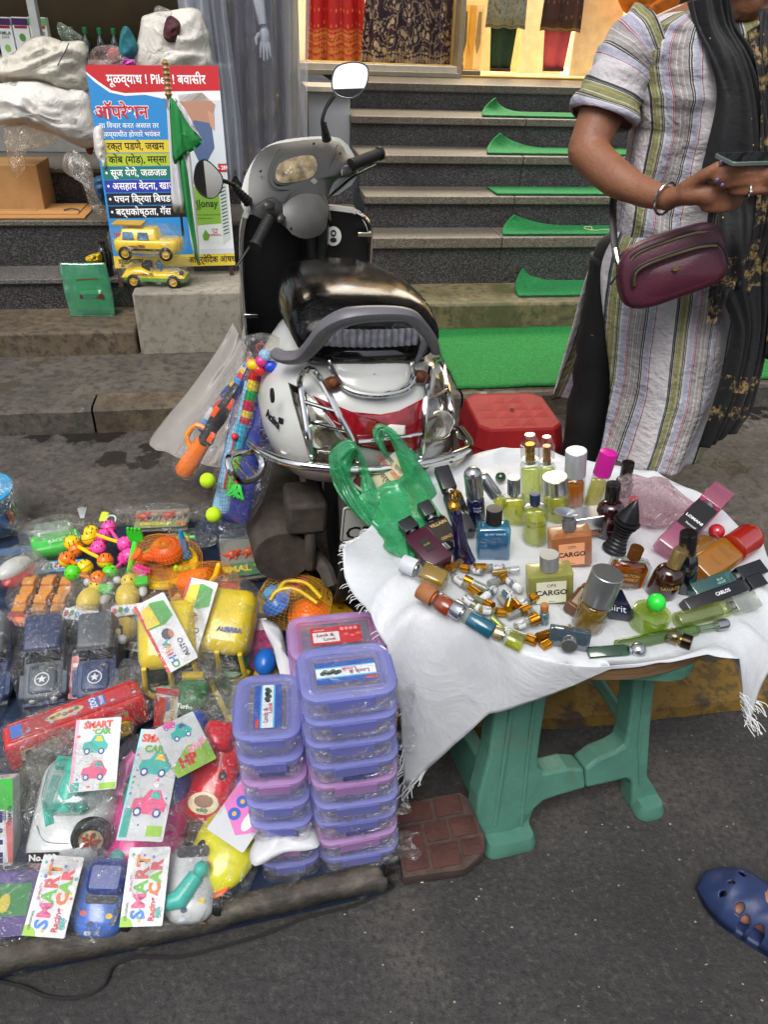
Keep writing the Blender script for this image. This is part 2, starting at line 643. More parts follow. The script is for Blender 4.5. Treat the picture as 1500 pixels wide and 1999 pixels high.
# kerb with worn yellow paint, its top sloping to the concrete strip
mb = MB(MF)
def kf(u,v):
 a = -1.6 + 5 * u
 j = .012 * nz((a * 6,0,0),1,2) + .006 * nz((a * 25,0,0),1,5)
 b = [-2.73,-2.722,-2.68,-2.56,-2.54][int(v * 4)]
 z = [.003,.03,.048,.058,.058][int(v * 4)]
 return (a,b + (j if v < .9 else 0),z + (.004 * nz((a * 9,b * 30,0),1,3) if 0 < v < 1 else 0))
mb.grid(kf,160,4)
put('kerb',mb,YEL,kind='structure')
mb = MB(MF)
mb.grid(lambda u,v: (-9 + 18 * u,-2.545 + 1.345 * v,.06 + .004 * nz((u * 90,v * 7,0),1,1)),120,12)
put('pavement',mb,CONC,kind='structure')
mb = MB(MF)
for a in (-9,-6.2):
 pass
mb.box((-5.4,-2.6,.028),(7.5,.12,.055))
put('kerb',mb,CONC,kind='structure',bev=.01)
# low kerb stones at the edge of the slab, each its own stone
pv = bpy.data.objects.new('slab_edge',None)
COL.objects.link(pv)
pv['kind'] = 'structure'
a = -3.2
k = 0
while a < 3.2:
 L = (.62,.42,.5,.36)[k % 4]
 mb = MB(MF)
 def ef(u,v,a=a,L=L,k=k):
  aa = a + .004 + (L - .008) * u
  b = [-1.212,-1.212,-1.20,-1.09][int(v * 3)]
  z = [.05,.148,.160,.163][int(v * 3)]
  return (aa,b + .008 * nz((aa * 8,z * 9,k),1,4) * (v < .9),z + .003 * nz((aa * 14,b * 9,k),1,6))
 mb.grid(ef,12,3)
 put('kerb_stone',mb,SLAB if k % 3 else STEPC,pv)
 a += L
 k += 1
sblock('pavement_slab',-9,9,-1.085,.2,.0,.158,SLAB,0)
# concrete step: brown on the left, mossy on the right
sblock('concrete_step',-4,-1.56,-.67,-.34,.1,.262,STEPC,.012)
sblock('concrete_step',-.30,4,-.48,.02,.1,.293,ground_mat('mossy concrete','#6d6346','#3c3e24','#83785c',24,.4,.5,patch=('#4a4a2a',3,.55,.1),rough=.7),.014)
sblock('concrete_ledge',-1.1,-.304,-.52,.02,.1,.296,PALE,.01)
mb = MB(MF)
mb.box((-1.33,-.505,.285),(.44,.33,.27))
blk = put('concrete_block',mb,PALE,bev=.01,label='pale grey concrete block carrying the medicine banner and toy cars',category='block')
# right flight: treads as slabs with joints, risers of dark granite
fl = bpy.data.objects.new('granite_steps',None)
COL.objects.link(fl)
fl['kind'] = 'structure'
LV = [(.293,.47,.52,-.155),(.52,.632,.67,.06),(.67,.78,.82,.33),(.82,.927,.965,.69),(.965,1.06,1.10,1.15)]
AL = -.50
for i,(z0,zn,z1,b) in enumerate(LV):
 b2 = LV[i + 1][3] if i < 4 else 3.0
 js = [AL,.16 + .11 * i,1.35,3.6] if i < 4 else [AL,1.05,3.6]
 for q in range(len(js) - 1):
  a0,a1 = js[q] + .0015,js[q + 1] - .0015
  mb = MB(MF)
  mb.box(((a0 + a1) / 2,(b - .018 + b2 - .0) / 2 - .003,(zn + z1) / 2),(a1 - a0,b2 - b + .012,z1 - zn))
  put('tread',mb,GRANT,fl,bev=.005,smooth=False)
  mb = MB(MF)
  mb.box(((a0 + a1) / 2,b + .012,(z0 + zn) / 2 - .01),(a1 - a0,.02,zn - z0 + .014))
  put('riser',mb,GRAN,fl,smooth=False)
# left flight
fl2 = bpy.data.objects.new('granite_steps',None)
COL.objects.link(fl2)
fl2['kind'] = 'structure'
LV2 = [(.262,.375,.397,-.35),(.397,.574,.597,-.14),(.597,.735,.757,.24)]
for i,(z0,zn,z1,b) in enumerate(LV2):
 b2 = LV2[i + 1][3] if i < 2 else .75
 js = [-3.6,-1.72 + .1 * i,-.53]
 for q in range(2):
  a0,a1 = js[q] + .0015,js[q + 1] - .0015
  mb = MB(MF)
  mb.box(((a0 + a1) / 2,(b - .015 + b2) / 2,(zn + z1) / 2),(a1 - a0,b2 - b + .012,z1 - zn))
  put('tread',mb,GRANT if i else granite('worn granite','#5d5a57','#3e3b39','#7d7975',120),fl2,bev=.004,smooth=False)
  mb = MB(MF)
  mb.box(((a0 + a1) / 2,b + .012,(z0 + zn) / 2 - .008),(a1 - a0,.02,zn - z0 + .012))
  put('riser',mb,GRAN,fl2,smooth=False)
# ================================================================ THE OTHER SIDE OF THE STREET (seen in the scooter's mirrors)
hs_ = thing('shop_house','grey three storey shop house across the street, seen only in the mirrors','building',(0,-7.5,0))
def hb_(name,c,d,mat,par=hs_):
 mb = MB()
 mb.box(c,d)
 return put(name,mb,mat,par,smooth=False)
hb_('wall',(-1.5,-3,3.6),(9,5.9,7.2),M('#6a665e',.8,0,.15,2))
hb_('cornice',(-1.5,-.03,7.3),(9.4,.5,.2),M('#6f6a60',.7))
for fx in range(5):
 for fz in range(3):
  w_ = hb_('window',(-5 + fx * 1.8,-.03,1.5 + fz * 2.2),(1.0,.1,1.3),M('#20262c',.1,0,.1))
  hb_('sill',(-5 + fx * 1.8,.05,.8 + fz * 2.2),(1.2,.2,.08),M('#a8a296',.6),w_)
aw = hb_('awning',(-2,0,0),(.01,.01,.01),M('#2050a0',.6))
mb = MB()
mb.grid(lambda u,v: (-6 + 9 * u,.0 + 1.6 * v,2.6 - .5 * v + .06 * math.sin(u * 40)),40,4)
o = put('canopy',mb,M('#2550a8',.6,0,.1),hs_,solid=.02)
bpy.data.objects.remove(aw)
# unseen upper floors and sunshade, added to block bright sky from reflections
uf = thing('unseen_upper_floors','unseen upper storeys and sunshade above the shops, added to block sky reflections','building',(0,0,0))
for nm,c,d,mt in (('wall',(1.0,3.2,7.0),(12,3.4,7.4),M('#4f4b45',.8,0,.12,2)),('sunshade',(1.0,.55,3.42),(12,2.0,.12),M('#5a564f',.8,0,.1,3))):
 mb = MB(MF)
 mb.box(c,d)
 put(nm,mb,mt,uf,smooth=False)
for fx in range(6):
 for fz in range(2):
  mb = MB(MF)
  mb.box((-3.8 + fx * 1.9,1.49,5.2 + fz * 2.6),(1.1,.08,1.4))
  put('window',mb,M('#20262c',.1,0,.1),uf,smooth=False)
# ---------------------------------------------------------------- helpers for things seen against the steps
def dens(pts,n=3,closed=True):
 return [(p.x,p.y) for p in spline([(x,y,0) for x,y in pts],n,closed)]
def fblob(name,pix,b,depth,mat,parent=None,amp=.012,fs=9,seed=0,n=9,sm=3,back=.3,lean=0,p=2.0,**k):
 """a stuffed or folded soft thing; outline given on the plane b of the shop fronts"""
 pts = [FP(x,y,b) for x,y in pix]
 o = dens([(q.x,q.z) for q in pts],sm)
 cx = sum(q[0] for q in o) / len(o)
 cz = sum(q[1] for q in o) / len(o)
 rs = []
 lv = [1 - i / n for i in range(n)] + [.02]
 for kk in list(reversed(lv[1:])):
  rs.append([(cx + (x - cx) * kk,b + depth * back * (1 - kk ** p),cz + (z - cz) * kk) for x,z in o])
 for kk in lv:
  rs.append([(cx + (x - cx) * kk,b - depth * (1 - kk ** p),cz + (z - cz) * kk) for x,z in o])
 out = []
 for r in rs:
  rr = []
  for q in r:
   w_ = nz(q,fs * .6,seed + 9) * .12
   qq = (q[0] * .55 + w_,q[1],q[2] * 1.3 + w_)
   d = amp * .8 * nz(q,fs * .7,seed) + amp * 1.1 * (1 - 2.6 * abs(nz(qq,fs * 1.5,seed + 5))) + amp * .5 * (1 - 2.6 * abs(nz(qq,fs * 3.4,seed + 6)))
   zz = q[2] + lean
   rr.append((q[0] + d * .25,q[1] - d,q[2] + d * .3))
  out.append(rr)
 mb = MB(MF)
 mb.rings(out)
 return put(name,mb,mat,parent,ang=180,**k)
def poly(name,pts,mat,parent,M4,z=0.0,th=0):
 mb = MB(M4)
 if th:
  mb.prism(pts,z,z + th)
 else:
  mb.add([(x,y,z) for x,y in pts],[list(range(len(pts)))])
 return put(name,mb,mat,parent,smooth=False)
def ink(c):
 return M(c,.45,0,.0)
def woven(key,c,sc_=420,bump=.6,crease=.8,cs=13):
 m,t,b = newmat(key)
 m.name = key
 tc = nn(t,'ShaderNodeTexCoord').outputs['Object']
 hts = []
 for d in ('X','Z'):
  wv = nn(t,'ShaderNodeTexWave',wave_type='BANDS',bands_direction=d)
  wv.inputs['Scale'].default_value = sc_ / 6
  wv.inputs['Distortion'].default_value = .6
  t.links.new(tc,wv.inputs[0])
  hts.append(wv.outputs['Fac'])
 a = nn(t,'ShaderNodeMath',operation='ADD')
 t.links.new(hts[0],a.inputs[0])
 t.links.new(hts[1],a.inputs[1])
 bp = nn(t,'ShaderNodeBump')
 bp.inputs['Strength'].default_value = bump * .5
 bp.inputs['Distance'].default_value = .002
 t.links.new(a.outputs[0],bp.inputs['Height'])
 n = noise_node(t,cs,5,.6,tc)
 n.inputs['Distortion'].default_value = 1
 bp2 = nn(t,'ShaderNodeBump')
 bp2.inputs['Strength'].default_value = crease
 bp2.inputs['Distance'].default_value = .012
 t.links.new(n.outputs[0],bp2.inputs['Height'])
 t.links.new(bp.outputs[0],bp2.inputs['Normal'])
 t.links.new(bp2.outputs[0],b.inputs['Normal'])
 n2 = noise_node(t,9,5,.6,tc)
 cc = hx(c)
 t.links.new(ramp(t,n2.outputs[0],[(.3,tuple(q * .85 for q in cc[:3]) + (1,)),(.7,cc)]),b.inputs['Base Color'])
 b.inputs['Roughness'].default_value = .38
 b.inputs['Specular IOR Level'].default_value = .5
 return m
SACK = woven('woven sack','#e6e3db',420,.3,1.0)
# ================================================================ GREEN CARPETS
def turf(key,c1,c2,sc_=260,bump=1.2):
 m,t,b = newmat(key)
 m.name = key
 tc = nn(t,'ShaderNodeTexCoord').outputs['Object']
 n = noise_node(t,sc_,3,.8,tc)
 n2 = noise_node(t,7,5,.6,tc)
 c = ramp(t,n.outputs[0],[(.32,hx(c1)),(.68,hx(c2))])
 c = mixc(t,ramp(t,n2.outputs[0],[(.5,g1(0)),(.8,g1(.45))]),c,hx('#2f8f4a'))
 t.links.new(c,b.inputs['Base Color'])
 b.inputs['Roughness'].default_value = .85
 bp = nn(t,'ShaderNodeBump')
 bp.inputs['Strength'].default_value = bump
 bp.inputs['Distance'].default_value = .006
 t.links.new(n.outputs[0],bp.inputs['Height'])
 t.links.new(bp.outputs[0],b.inputs['Normal'])
 return m
TURF = turf('green turf','#0f6a28','#2fb854',150,2.4)
MATG = turf('green step turf','#12602f','#1f8a48',90,1.4)
RIB = turf('green mat backing','#0f4f36','#1a6a4a',60,.8)
mb = MB(MF)
def cf(u,v):
 a = -.27 + 2.9 * u + .02 * v
 b = -1.16 + .68 * v
 return (a + .004 * nz((v * 40,0,0),1,1) * (u < .01),b + (.006 * nz((u * 60,0,0),1,2) if v in (0,1) else 0),.170 + .003 * nz((a * 4,b * 6,0),1,3))
mb.grid(cf,120,26)
cp = put('carpet',mb,TURF,solid=.012)
tag(cp,'long bright green turf carpet laid along the paved slab below the steps','carpet')
CL = ['green step mat on the highest of the five matted stair treads','green step mat with the tallest curl, second tread from the top',
  'green step mat lying flat with no curled corner','green step mat with pale thread scribble, below the flat one','curled green mat on the mossy concrete bottom step']
def step_mat(a0,a1,b0,b1,z,H,lab,seed,wy=.14):
 t = thing('step_mat',lab,'mat',F((a0 + a1) / 2,(b0 + b1) / 2,z),(0,0,YA),group='green mats on the stairs')
 L,D = a1 - a0,b1 - b0
 def mf(off):
  Ax,Ay = -L / 2 - .01,-D / 2 - .02
  hx_,hy_ = wy * 1.25,D + .02
  hl_ = math.hypot(hx_,hy_)
  nx,ny = -hy_ / hl_,hx_ / hl_
  smax = max(.001,(-L / 2 - Ax) * nx + (D / 2 - Ay) * ny)
  def g(u,v):
   x,y = -L / 2 + L * u,-D / 2 + D * v
   s_ = (x - Ax) * nx + (y - Ay) * ny
   z = .004 + .0015 * nz((x * 30,v * 4,seed),1)
   k = R(H) / smax
   if s_ > 0 and H > 1:
    a = k * s_
    ip,zz = math.sin(a) / k,(1 - math.cos(a)) / k
    x,y = x + nx * (ip - s_),y + ny * (ip - s_)
    x,y,z = x - nx * off * math.sin(a) + zz * .55,y - ny * off * math.sin(a),z + zz * .62 + off * math.cos(a)
   else:
    z += off
   return (x,y,z)
  return g
 mb = MB()
 mb.grid(mf(.0),60,16)
 put('backing',mb,RIB,t,solid=.003)
 mb = MB()
 mb.grid(mf(.005),60,16)
 put('pile',mb,MATG,t,solid=.004)
 return t
ms = [step_mat(.25,1.12,.72,.98,.965,88,CL[0],1,.26),step_mat(.195,1.06,.36,.60,.82,84,CL[1],2,.34),step_mat(.18,1.0,.07,.27,.67,0,CL[2],3),
  step_mat(.17,.95,-.14,.05,.52,84,CL[3],4,.34),step_mat(.2,.75,-.40,-.11,.293,66,CL[4],5,.28)]
mb = MB()
mb.tube(spline([(.1,-.02,.014),(.12,.03,.014),(.09,.04,.014),(.07,.0,.014),(.11,-.04,.014),(.16,-.02,.014),(.2,-.03,.014)],4),.0016,5)
put('thread',mb,M('#cfd8a0',.8),ms[3])
# ================================================================ GARMENT SHOP
CREAM = M('#efdfba',.55,0,.04,3)
FLOORY = M('#e8d9ae',.3,0,.06,8)
mb = MB(MF)
mb.grid(lambda u,v: (-.75 + 5 * u,2.05 + 3.2 * v,1.1045),2,2)
put('shop_floor',mb,FLOORY,smooth=False,kind='structure')
sh = thing('garment_shop','brightly lit garment shop with cream panels at the top of the steps','shop',F(.6,3,1.1),(0,0,YA))
def sp(name,a0,a1,b0,b1,z0,z1,mat,parent=sh,bev=.003,**k):
 mb = MB()
 mb.box(((a0 + a1) / 2 - .6,(b0 + b1) / 2 - 3,(z0 + z1) / 2 - 1.1),(a1 - a0,b1 - b0,z1 - z0))
 return put(name,mb,mat,parent,bev=bev,**k)
sp('back_wall',-.8,4.2,5.2,5.3,1.1,3.2,CREAM)
sp('side_wall',3.4,3.5,1.6,5.2,1.1,3.2,CREAM)
sp('side_wall',-.82,-.74,1.2,5.2,1.0,3.2,M('#cfc9bd',.5))
sp('ceiling',-.8,3.5,2.0,5.3,3.2,3.3,M('#e8e4da',.6))
sp('window_sill',-.74,.36,1.86,2.0,1.1,1.165,M('#d8d3c8',.35,0,.05))
sp('sill_trim',-.74,.36,1.84,1.86,1.101,1.13,M('#a89f90',.4))
sp('display_floor',-.74,.36,2.0,2.7,1.1,1.17,M('#d9b873',.4))
sp('window_frame',.35,.385,1.86,2.02,1.10,3.2,M('#b9a98c',.3,.6))
sp('partition',.36,.40,2.0,2.9,1.1,3.2,M('#d9b97a',.5))
sp('door_track',.39,3.3,2.0,2.05,1.1,1.112,M('#b8933f',.3,.7))
mb = MB()
mb.add([(-1.33,-1.05,.065),(-.25,-1.05,.065),(-.25,-1.05,2.0),(-1.33,-1.05,2.0)],[(0,1,2,3)])
put('window_pane',mb,glass('#ffffff',.03),sh,smooth=False)
# cream display boards inside the entrance, one after another
for k,(x0,y0,x1,b) in enumerate(((905,112,950,2.9),(1010,150,1062,2.7),(1112,150,1170,2.45))):
 pa,pb = FP(x0,y0,b),FP(x1,y0,b)
 sp('display_board',pa.x,pa.x + .35 if k else pb.x + .3,b,b + .02,1.108,2.3,M(('#dfc596','#f4e6c2','#efd9ac')[k],.5),bev=.002)
for i in range(3):                                         # little framed prints of neckties and hair
 pa = FP(912 + 14 * i,10,2.88)
 mb = MB(T(-.6,-3,-1.1))
 mb.box((pa.x,2.89,1.33),(.055,.006,.42))
 put('picture',mb,M(('#c9a45c','#b58f4a','#cbb58a')[i],.5),sh)
 mb = MB(T(-.6,-3,-1.1))
 mb.prism([(pa.x - .012,1.5),(pa.x + .012,1.5),(pa.x + .02,1.3),(pa.x,1.22),(pa.x - .02,1.3)],0,1,T(0,2.885,0) @ RX(90) @ Matrix.Scale(.004,4,(0,0,1)))
 put('tie_print',mb,M(('#4a4438','#b5852a','#7a6a4a')[i],.6),sh)
sp('door_stop',.42,.56,2.02,2.08,1.112,1.14,M('#8a8377',.3,.6))
for lx,lb in ((.2,2.35),(-.45,2.35),(1.2,2.7),(1.9,3.6)):
 l = bpy.data.lights.new('shop lamp','AREA')
 l.energy = 66
 l.size = 1.7
 l.color = (1.0,.90,.74)
 lo = bpy.data.objects.new('shop_lamp',l)
 COL.objects.link(lo)
 lo.location = F(lx,lb,3.05)
 lo.parent = None
# garments in the window: gathered skirts with printed hems
def cloth_pattern(key,base,deco,hemc,scale,hem=.28,thr=.5,kind='motif'):
 m,t,b = newmat(key)
 m.name = key
 uv = nn(t,'ShaderNodeUVMap').outputs[0]
 mp = nn(t,'ShaderNodeMapping')
 mp.inputs['Scale'].default_value = (scale,scale * .7,1)
 t.links.new(uv,mp.inputs[0])
 c = hx(base)
 if kind == 'flower':
  n = noise_node(t,1.1,2,.5,mp.outputs[0])
  n.inputs['Distortion'].default_value = 2.5
  v = nn(t,'ShaderNodeTexVoronoi',feature='SMOOTH_F1')
  v.inputs['Scale'].default_value = 1.6
  t.links.new(mixc(t,.5,mp.outputs[0],n.outputs['Color'],'ADD'),v.inputs['Vector'])
  f = ramp(t,v.outputs[0],[(.22,g1(1)),(.30,g1(0)),(.42,g1(0)),(.47,g1(.9)),(.52,g1(0))])
 else:
  v = nn(t,'ShaderNodeTexVoronoi')
  v.inputs['Scale'].default_value = 1.2
  v.inputs['Randomness'].default_value = .15
  t.links.new(mp.outputs[0],v.inputs['Vector'])
  f = ramp(t,v.outputs[0],[(.10,g1(1)),(.16,g1(0))])
 c = mixc(t,f,c,hx(deco))
 sep = nn(t,'ShaderNodeSeparateXYZ')
 t.links.new(uv,sep.inputs[0])
 w3 = nn(t,'ShaderNodeTexWave',wave_type='BANDS',bands_direction='Y')
 w3.inputs['Scale'].default_value = 6
 w3.inputs['Distortion'].default_value = 3
 w3.inputs['Detail Scale'].default_value = 9
 t.links.new(uv,w3.inputs['Vector'])
 v2 = nn(t,'ShaderNodeTexVoronoi')
 v2.inputs['Scale'].default_value = 34
 v2.inputs['Randomness'].default_value = .3
 t.links.new(uv,v2.inputs['Vector'])
 hc = mixc(t,ramp(t,v2.outputs[0],[(.3,g1(.95)),(.5,g1(0))]),hx(base),hx(hemc))
 hc = mixc(t,ramp(t,w3.outputs[0],[(.6,g1(0)),(.8,g1(.8))]),hc,hx(hemc))
 hf = ramp(t,sep.outputs[1],[(hem - .01,g1(1)),(hem,g1(0))])
 c = mixc(t,hf,c,hc)
 t.links.new(c,b.inputs['Base Color'])
 b.inputs['Roughness'].default_value = .6
 return m
def skirt(pxl,pxr,ybot,b,mat,lab,folds,flare=.85,htop=.85):
 pl,pr = FP(pxl,ybot,b),FP(pxr,ybot,b)
 W = pr.x - pl.x
 t = thing('display_skirt',lab,'skirt',F((pl.x + pr.x) / 2,b,pl.z),(0,0,YA),group='garments in the shop window')
 mb = MB()
 def g(u,v):
  w = W * (1 - (1 - flare) * v * 1.2)
  x = (u - .5) * w
  f = math.sin(u * folds * 2 * PI + 1.2 * nz((u * 6,v,0),1,folds)) * .028 * (1 - .35 * v)
  return (x + f * .3,f - .05 * math.cos((u - .5) * PI),v * htop + .012 * math.sin(u * 23 + 1) * (1 - v))
 mb.grid(g,90,16)
 put('cloth',mb,mat,t,solid=.004,ang=180)
 return t
skirt(596,716,132,2.3,cloth_pattern('red brocade','#b5121e','#d9a052','#c98d4e',12,.28),'red skirt with gold brocade hem hanging in the shop window',4)
skirt(704,905,136,2.15,cloth_pattern('purple embroidery','#2b1230','#cbb79c','#b7a68c',13,.13,kind='flower'),'dark purple skirt with silver floral embroidery in the shop window',6)
def hang(pxl,pxr,y0,y1,b,mat,name,lab,par=None,mat2=None,py2=None,gx=0):
 """kurta hem over narrow trousers, on a hidden hanger"""
 pl,pr = FP(pxl,y1,b),FP(pxr,y1,b)
 t = thing(name,lab,'outfit',F((pl.x + pr.x) / 2,b,pl.z),(0,0,YA),group='outfits hanging in the shop entrance')
 W = pr.x - pl.x
 mb = MB()
 mb.grid(lambda u,v: ((u - .5) * W * (1 - .1 * v),.012 * math.sin(u * 15) - .03,v * .5 + .004 * math.sin(u * 17)),30,6)
 put('kurta',mb,mat,t,solid=.004,ang=180)
 bot = FP((pxl + pxr) / 2,py2,b).z - pl.z
 mb = MB()
 mb.grid(lambda u,v: ((u - .5) * W * (.5 + .2 * v) + gx,.01 * math.sin(u * 11) + .01,bot + v * (-bot + .1)),24,6)
 put('trousers',mb,mat2,t,solid=.004,ang=180)
 mb = MB()
 mb.box((gx,-.005,bot + .012),(W * .5,.024,.02))
 put('hem',mb,M('#3a2118',.7),t)
 return t
hang(946,1024,0,54,2.35,cloth_pattern('grey floral','#8d9288','#5f685c','#4c554c',9,.05,kind='flower'),'hanging_outfit','grey floral kurta over dark green trousers hanging in the shop entrance',mat2=M('#123a28',.7,0,.1),py2=140,gx=.0)
hang(1052,1132,0,60,2.35,cloth_pattern('brown brocade','#3a211d','#7a5848','#8a6a50',7,.05),'hanging_outfit','brown brocade kurta over coral pink trousers hanging in the shop entrance',mat2=M('#cf5660',.7,0,.06),py2=140,gx=-.005)
fo = fblob('orange_dress',[(1208,-40),(1216,22),(1232,30),(1240,70),(1262,45),(1330,20),(1345,-60)],2.2,.05,M('#e07b12',.6,0,.12,14),amp=.02,fs=14)
tag(fo,'orange embroidered dress hanging behind the woman\'s shoulder','dress')
fo = fblob('pink_dress',[(1470,-30),(1478,60),(1520,70),(1540,-30)],2.2,.05,M('#b22a5a',.6,0,.12,14),amp=.02,fs=14)
tag(fo,'deep pink cloth behind the woman at the right edge','dress')
# grey-white cabinet beside the steps
mb = MB(MF)
mb.box((-.61,.92,.62),(.23,.32,.9))
o = put('cabinet',mb,M('#b9bcbf',.4,0,.04,5,dirt=('#8d8d88',6,.62,.5)),bev=.004)
tag(o,'plain grey white panelled cabinet between the plastic sheet and the steps','cabinet')
mb = MB(MF)
mb.box((-.61,.9,1.083),(.26,.38,.025))
put('top',mb,M('#d9d2c2',.4),o,bev=.003)
# ================================================================ MANNEQUIN UNDER THE PLASTIC SHEET
mq = thing('mannequin','white mannequin in a dark purple sari behind hanging clear plastic','mannequin',F(-.95,.42,.76),(0,0,YA))
mb = MB()
def dress(u,v):
 th = 2 * PI * u
 r = .17 - .05 * v + .018 * math.sin(th * 9 + 2 * v) * (1 - .5 * v)
 return (r * math.cos(th) * 1.05,r * math.sin(th) * .8 + .12,v * .78)
mb.grid(dress,72,14)
put('sari',mb,cloth_pattern('dark sari','#2a1c2b','#4e3a46','#6b5548',5,.1),mq,ang=180)
mb = MB()
mb.grid(lambda u,v: (-.02 + (u - .5) * (.09 + .11 * (1 - abs(v - .45) * 1.6)),-.04 + .015 * math.sin(u * 19) ,.20 + .36 * v + .05 * (u - .5)),26,12)
put('drape',mb,cloth_pattern('brown lace','#4a3830','#2a1c18','#7a6350',16,.2,kind='flower'),mq,solid=.004,ang=180)
mb = MB()
mb.tube(spline([(.06,-.085,.34),(.05,-.09,.27),(.06,-.08,.2),(.02,-.08,.12)],5),.004,6)
mb.sphere((.055,-.085,.31),.014,10)
put('gold_tassel',mb,M('#a8802f',.35,.8),mq)
mb = MB()
MQ = M('#d9dadc',.35,0,.02)
mb.tube(spline([(-.02,-.02,.86),(-.015,-.03,.72),(-.0,-.06,.60)],5),[.03,.03,.03,.029,.028,.027,.026,.024,.022,.02,.019],12)
mb.pillow(ell(.046,.09,12),.012,frame((.005,-.062,.555),(1,0,0),(0,-1,.1)),both=True)
for k,(dx,ln,tw) in enumerate(((-.018,.062,-.1),(-.006,.072,-.03),(.006,.068,.05),(.017,.055,.12))):
 mb.tube([(.005 + dx,-.066,.53),(.005 + dx + tw * .03,-.075,.51),(.005 + dx + tw * .06,-.072,.53 - ln),],[.0075,.007,.004],8)
mb.tube([(-.02,-.065,.565),(-.035,-.08,.545),(-.034,-.085,.52)],[.009,.008,.005],8)
put('arm',mb,MQ,mq)
cb_ = thing('plastic_sheet','hanging translucent plastic sheet in front of the mannequin','plastic sheet',F(-1.0,.2,.7),(0,0,YA))
def curt(wx,x0,yoff,sd,ztop=.85,zb=0.0,wv=5):
 mb = MB()
 def g(u,v):
  x = x0 + wx * u
  return (x + .02 * math.sin(v * 3 + sd),yoff + .03 * math.sin(u * wv * 2 * PI + 1.5 * math.sin(v * 2 + sd)) + .012 * nz((x * 20,v * 6,sd),1),zb + v * (ztop - zb) + .03 * math.sin(u * 9 + sd) * (1 - v))
 mb.grid(g,80,18)
 return mb
SHEET = glass('#e4e9f6',.05,.3,.22)
SHEET2 = glass('#e6eaf6',.05,.3,.55)
put('fold',curt(.17,-.27,0,1,wv=4),SHEET2,cb_,ang=180)
put('fold',curt(.40,-.14,.06,4,wv=5),SHEET,cb_,ang=180)
put('fold',curt(.13,-.31,-.05,7,zb=-.18,wv=2),SHEET2,cb_,ang=180)
# ================================================================ MEDICINE SHOP ON THE LEFT
ms_ = thing('medicine_shop','medicine shop front with glass counter at the far left','shop',F(-2,.8,.76),(0,0,YA))
def lp(name,a0,a1,b0,b1,z0,z1,mat,parent=ms_,bev=.003,**k):
 mb = MB()
 mb.box(((a0 + a1) / 2 + 2,(b0 + b1) / 2 - .8,(z0 + z1) / 2 - .76),(a1 - a0,b1 - b0,z1 - z0))
 return put(name,mb,mat,parent,bev=bev,**k)
lp('back_wall',-3.6,-.78,1.5,1.55,.7,3,M('#4a3a22',.6,0,.2,3))
lp('side_wall',-.86,-.80,.3,1.5,.7,3,M('#6b6255',.6,0,.1))
lp('counter',-3.4,-.95,.74,1.2,.76,1.17,M('#8f8f8c',.4))
lp('shelf',-3.4,-1.0,.74,1.3,1.165,1.185,M('#c9cbc9',.3))
lp('upper_shelf',-3.4,-1.0,.9,1.3,1.46,1.472,glass('#3fae77',.2,.1,.6))
lp('frame_post',-2.05,-2.012,.62,.68,1.16,3,M('#d5d8d6',.3,.2))
lp('frame_rail',-3.4,-2.012,.62,.68,1.15,1.19,M('#d5d8d6',.3,.2))
lp('frame_post',-1.33,-1.29,.62,.68,1.1,3,M('#b9b8b4',.3,.2))
l = bpy.data.lights.new('shop lamp','AREA')
l.energy = 6
l.size = .4
l.color = (1,.85,.6)
lo = bpy.data.objects.new('shop_lamp',l)
COL.objects.link(lo)
lo.location = F(-1.7,1.2,2.6)
# medicine cartons behind the glass
for i,(x0,x1,c1,c2,s,lb) in enumerate(((2,33,'#e9ece9','#4a2a5c','AMLA','white carton printed AMLA at the far left behind the glass'),(34,66,'#e9ece9','#4a2a5c','','white and purple carton with green fruit picture beside the AMLA box'),
           (66,101,'#dfe6dc','#6fae6a','िगलोय','pale green medicine carton nearest the white post'))):
 pa,pb = FP(x0,110,.80),FP(x1,110,.80)
 zt = FP(x0,33,.80).z
 t = thing('medicine_carton',lb,'carton',F((pa.x + pb.x) / 2,.84,1.187),(0,0,YA),group='medicine cartons in the glass counter')
 W,H = pb.x - pa.x - .004,zt - 1.187
 mb = MB()
 mb.box((0,0,H / 2),(W,.06,H))
 put('carton',mb,M(c1,.4,0,.03),t,bev=.001)
 Q = frame((0,-.0308,0),(1,0,0),(0,-1,0))
 poly('printed_band',[(-W / 2,H * .8),(W / 2,H * .8),(W / 2,H * .97),(-W / 2,H * .97)],M(c2,.4),t,Q)
 poly('printed_band',[(-W * .4,H * .72),(W * .4,H * .72),(W * .4,H * .79),(-W * .4,H * .79)],M('#9c2f3c',.4),t,Q)
 if s:
  text(s,W * (.3 if i == 0 else .28),ink('#31402f'),t,Q @ T(0,H * .6,.0006),bold=.01)
 if i == 0:
  text('JUICE',W * .2,ink('#31402f'),t,Q @ T(0,H * .5,.0006))
 poly('printed_fruit',[(x * .5 + 0,y * .5 + (H * .22 if i != 1 else H * .5)) for x,y in ell(W * .8,H * .4,14)],M('#8fbf5a' if i != 1 else '#5f9a3a',.5),t,Q,.0005)
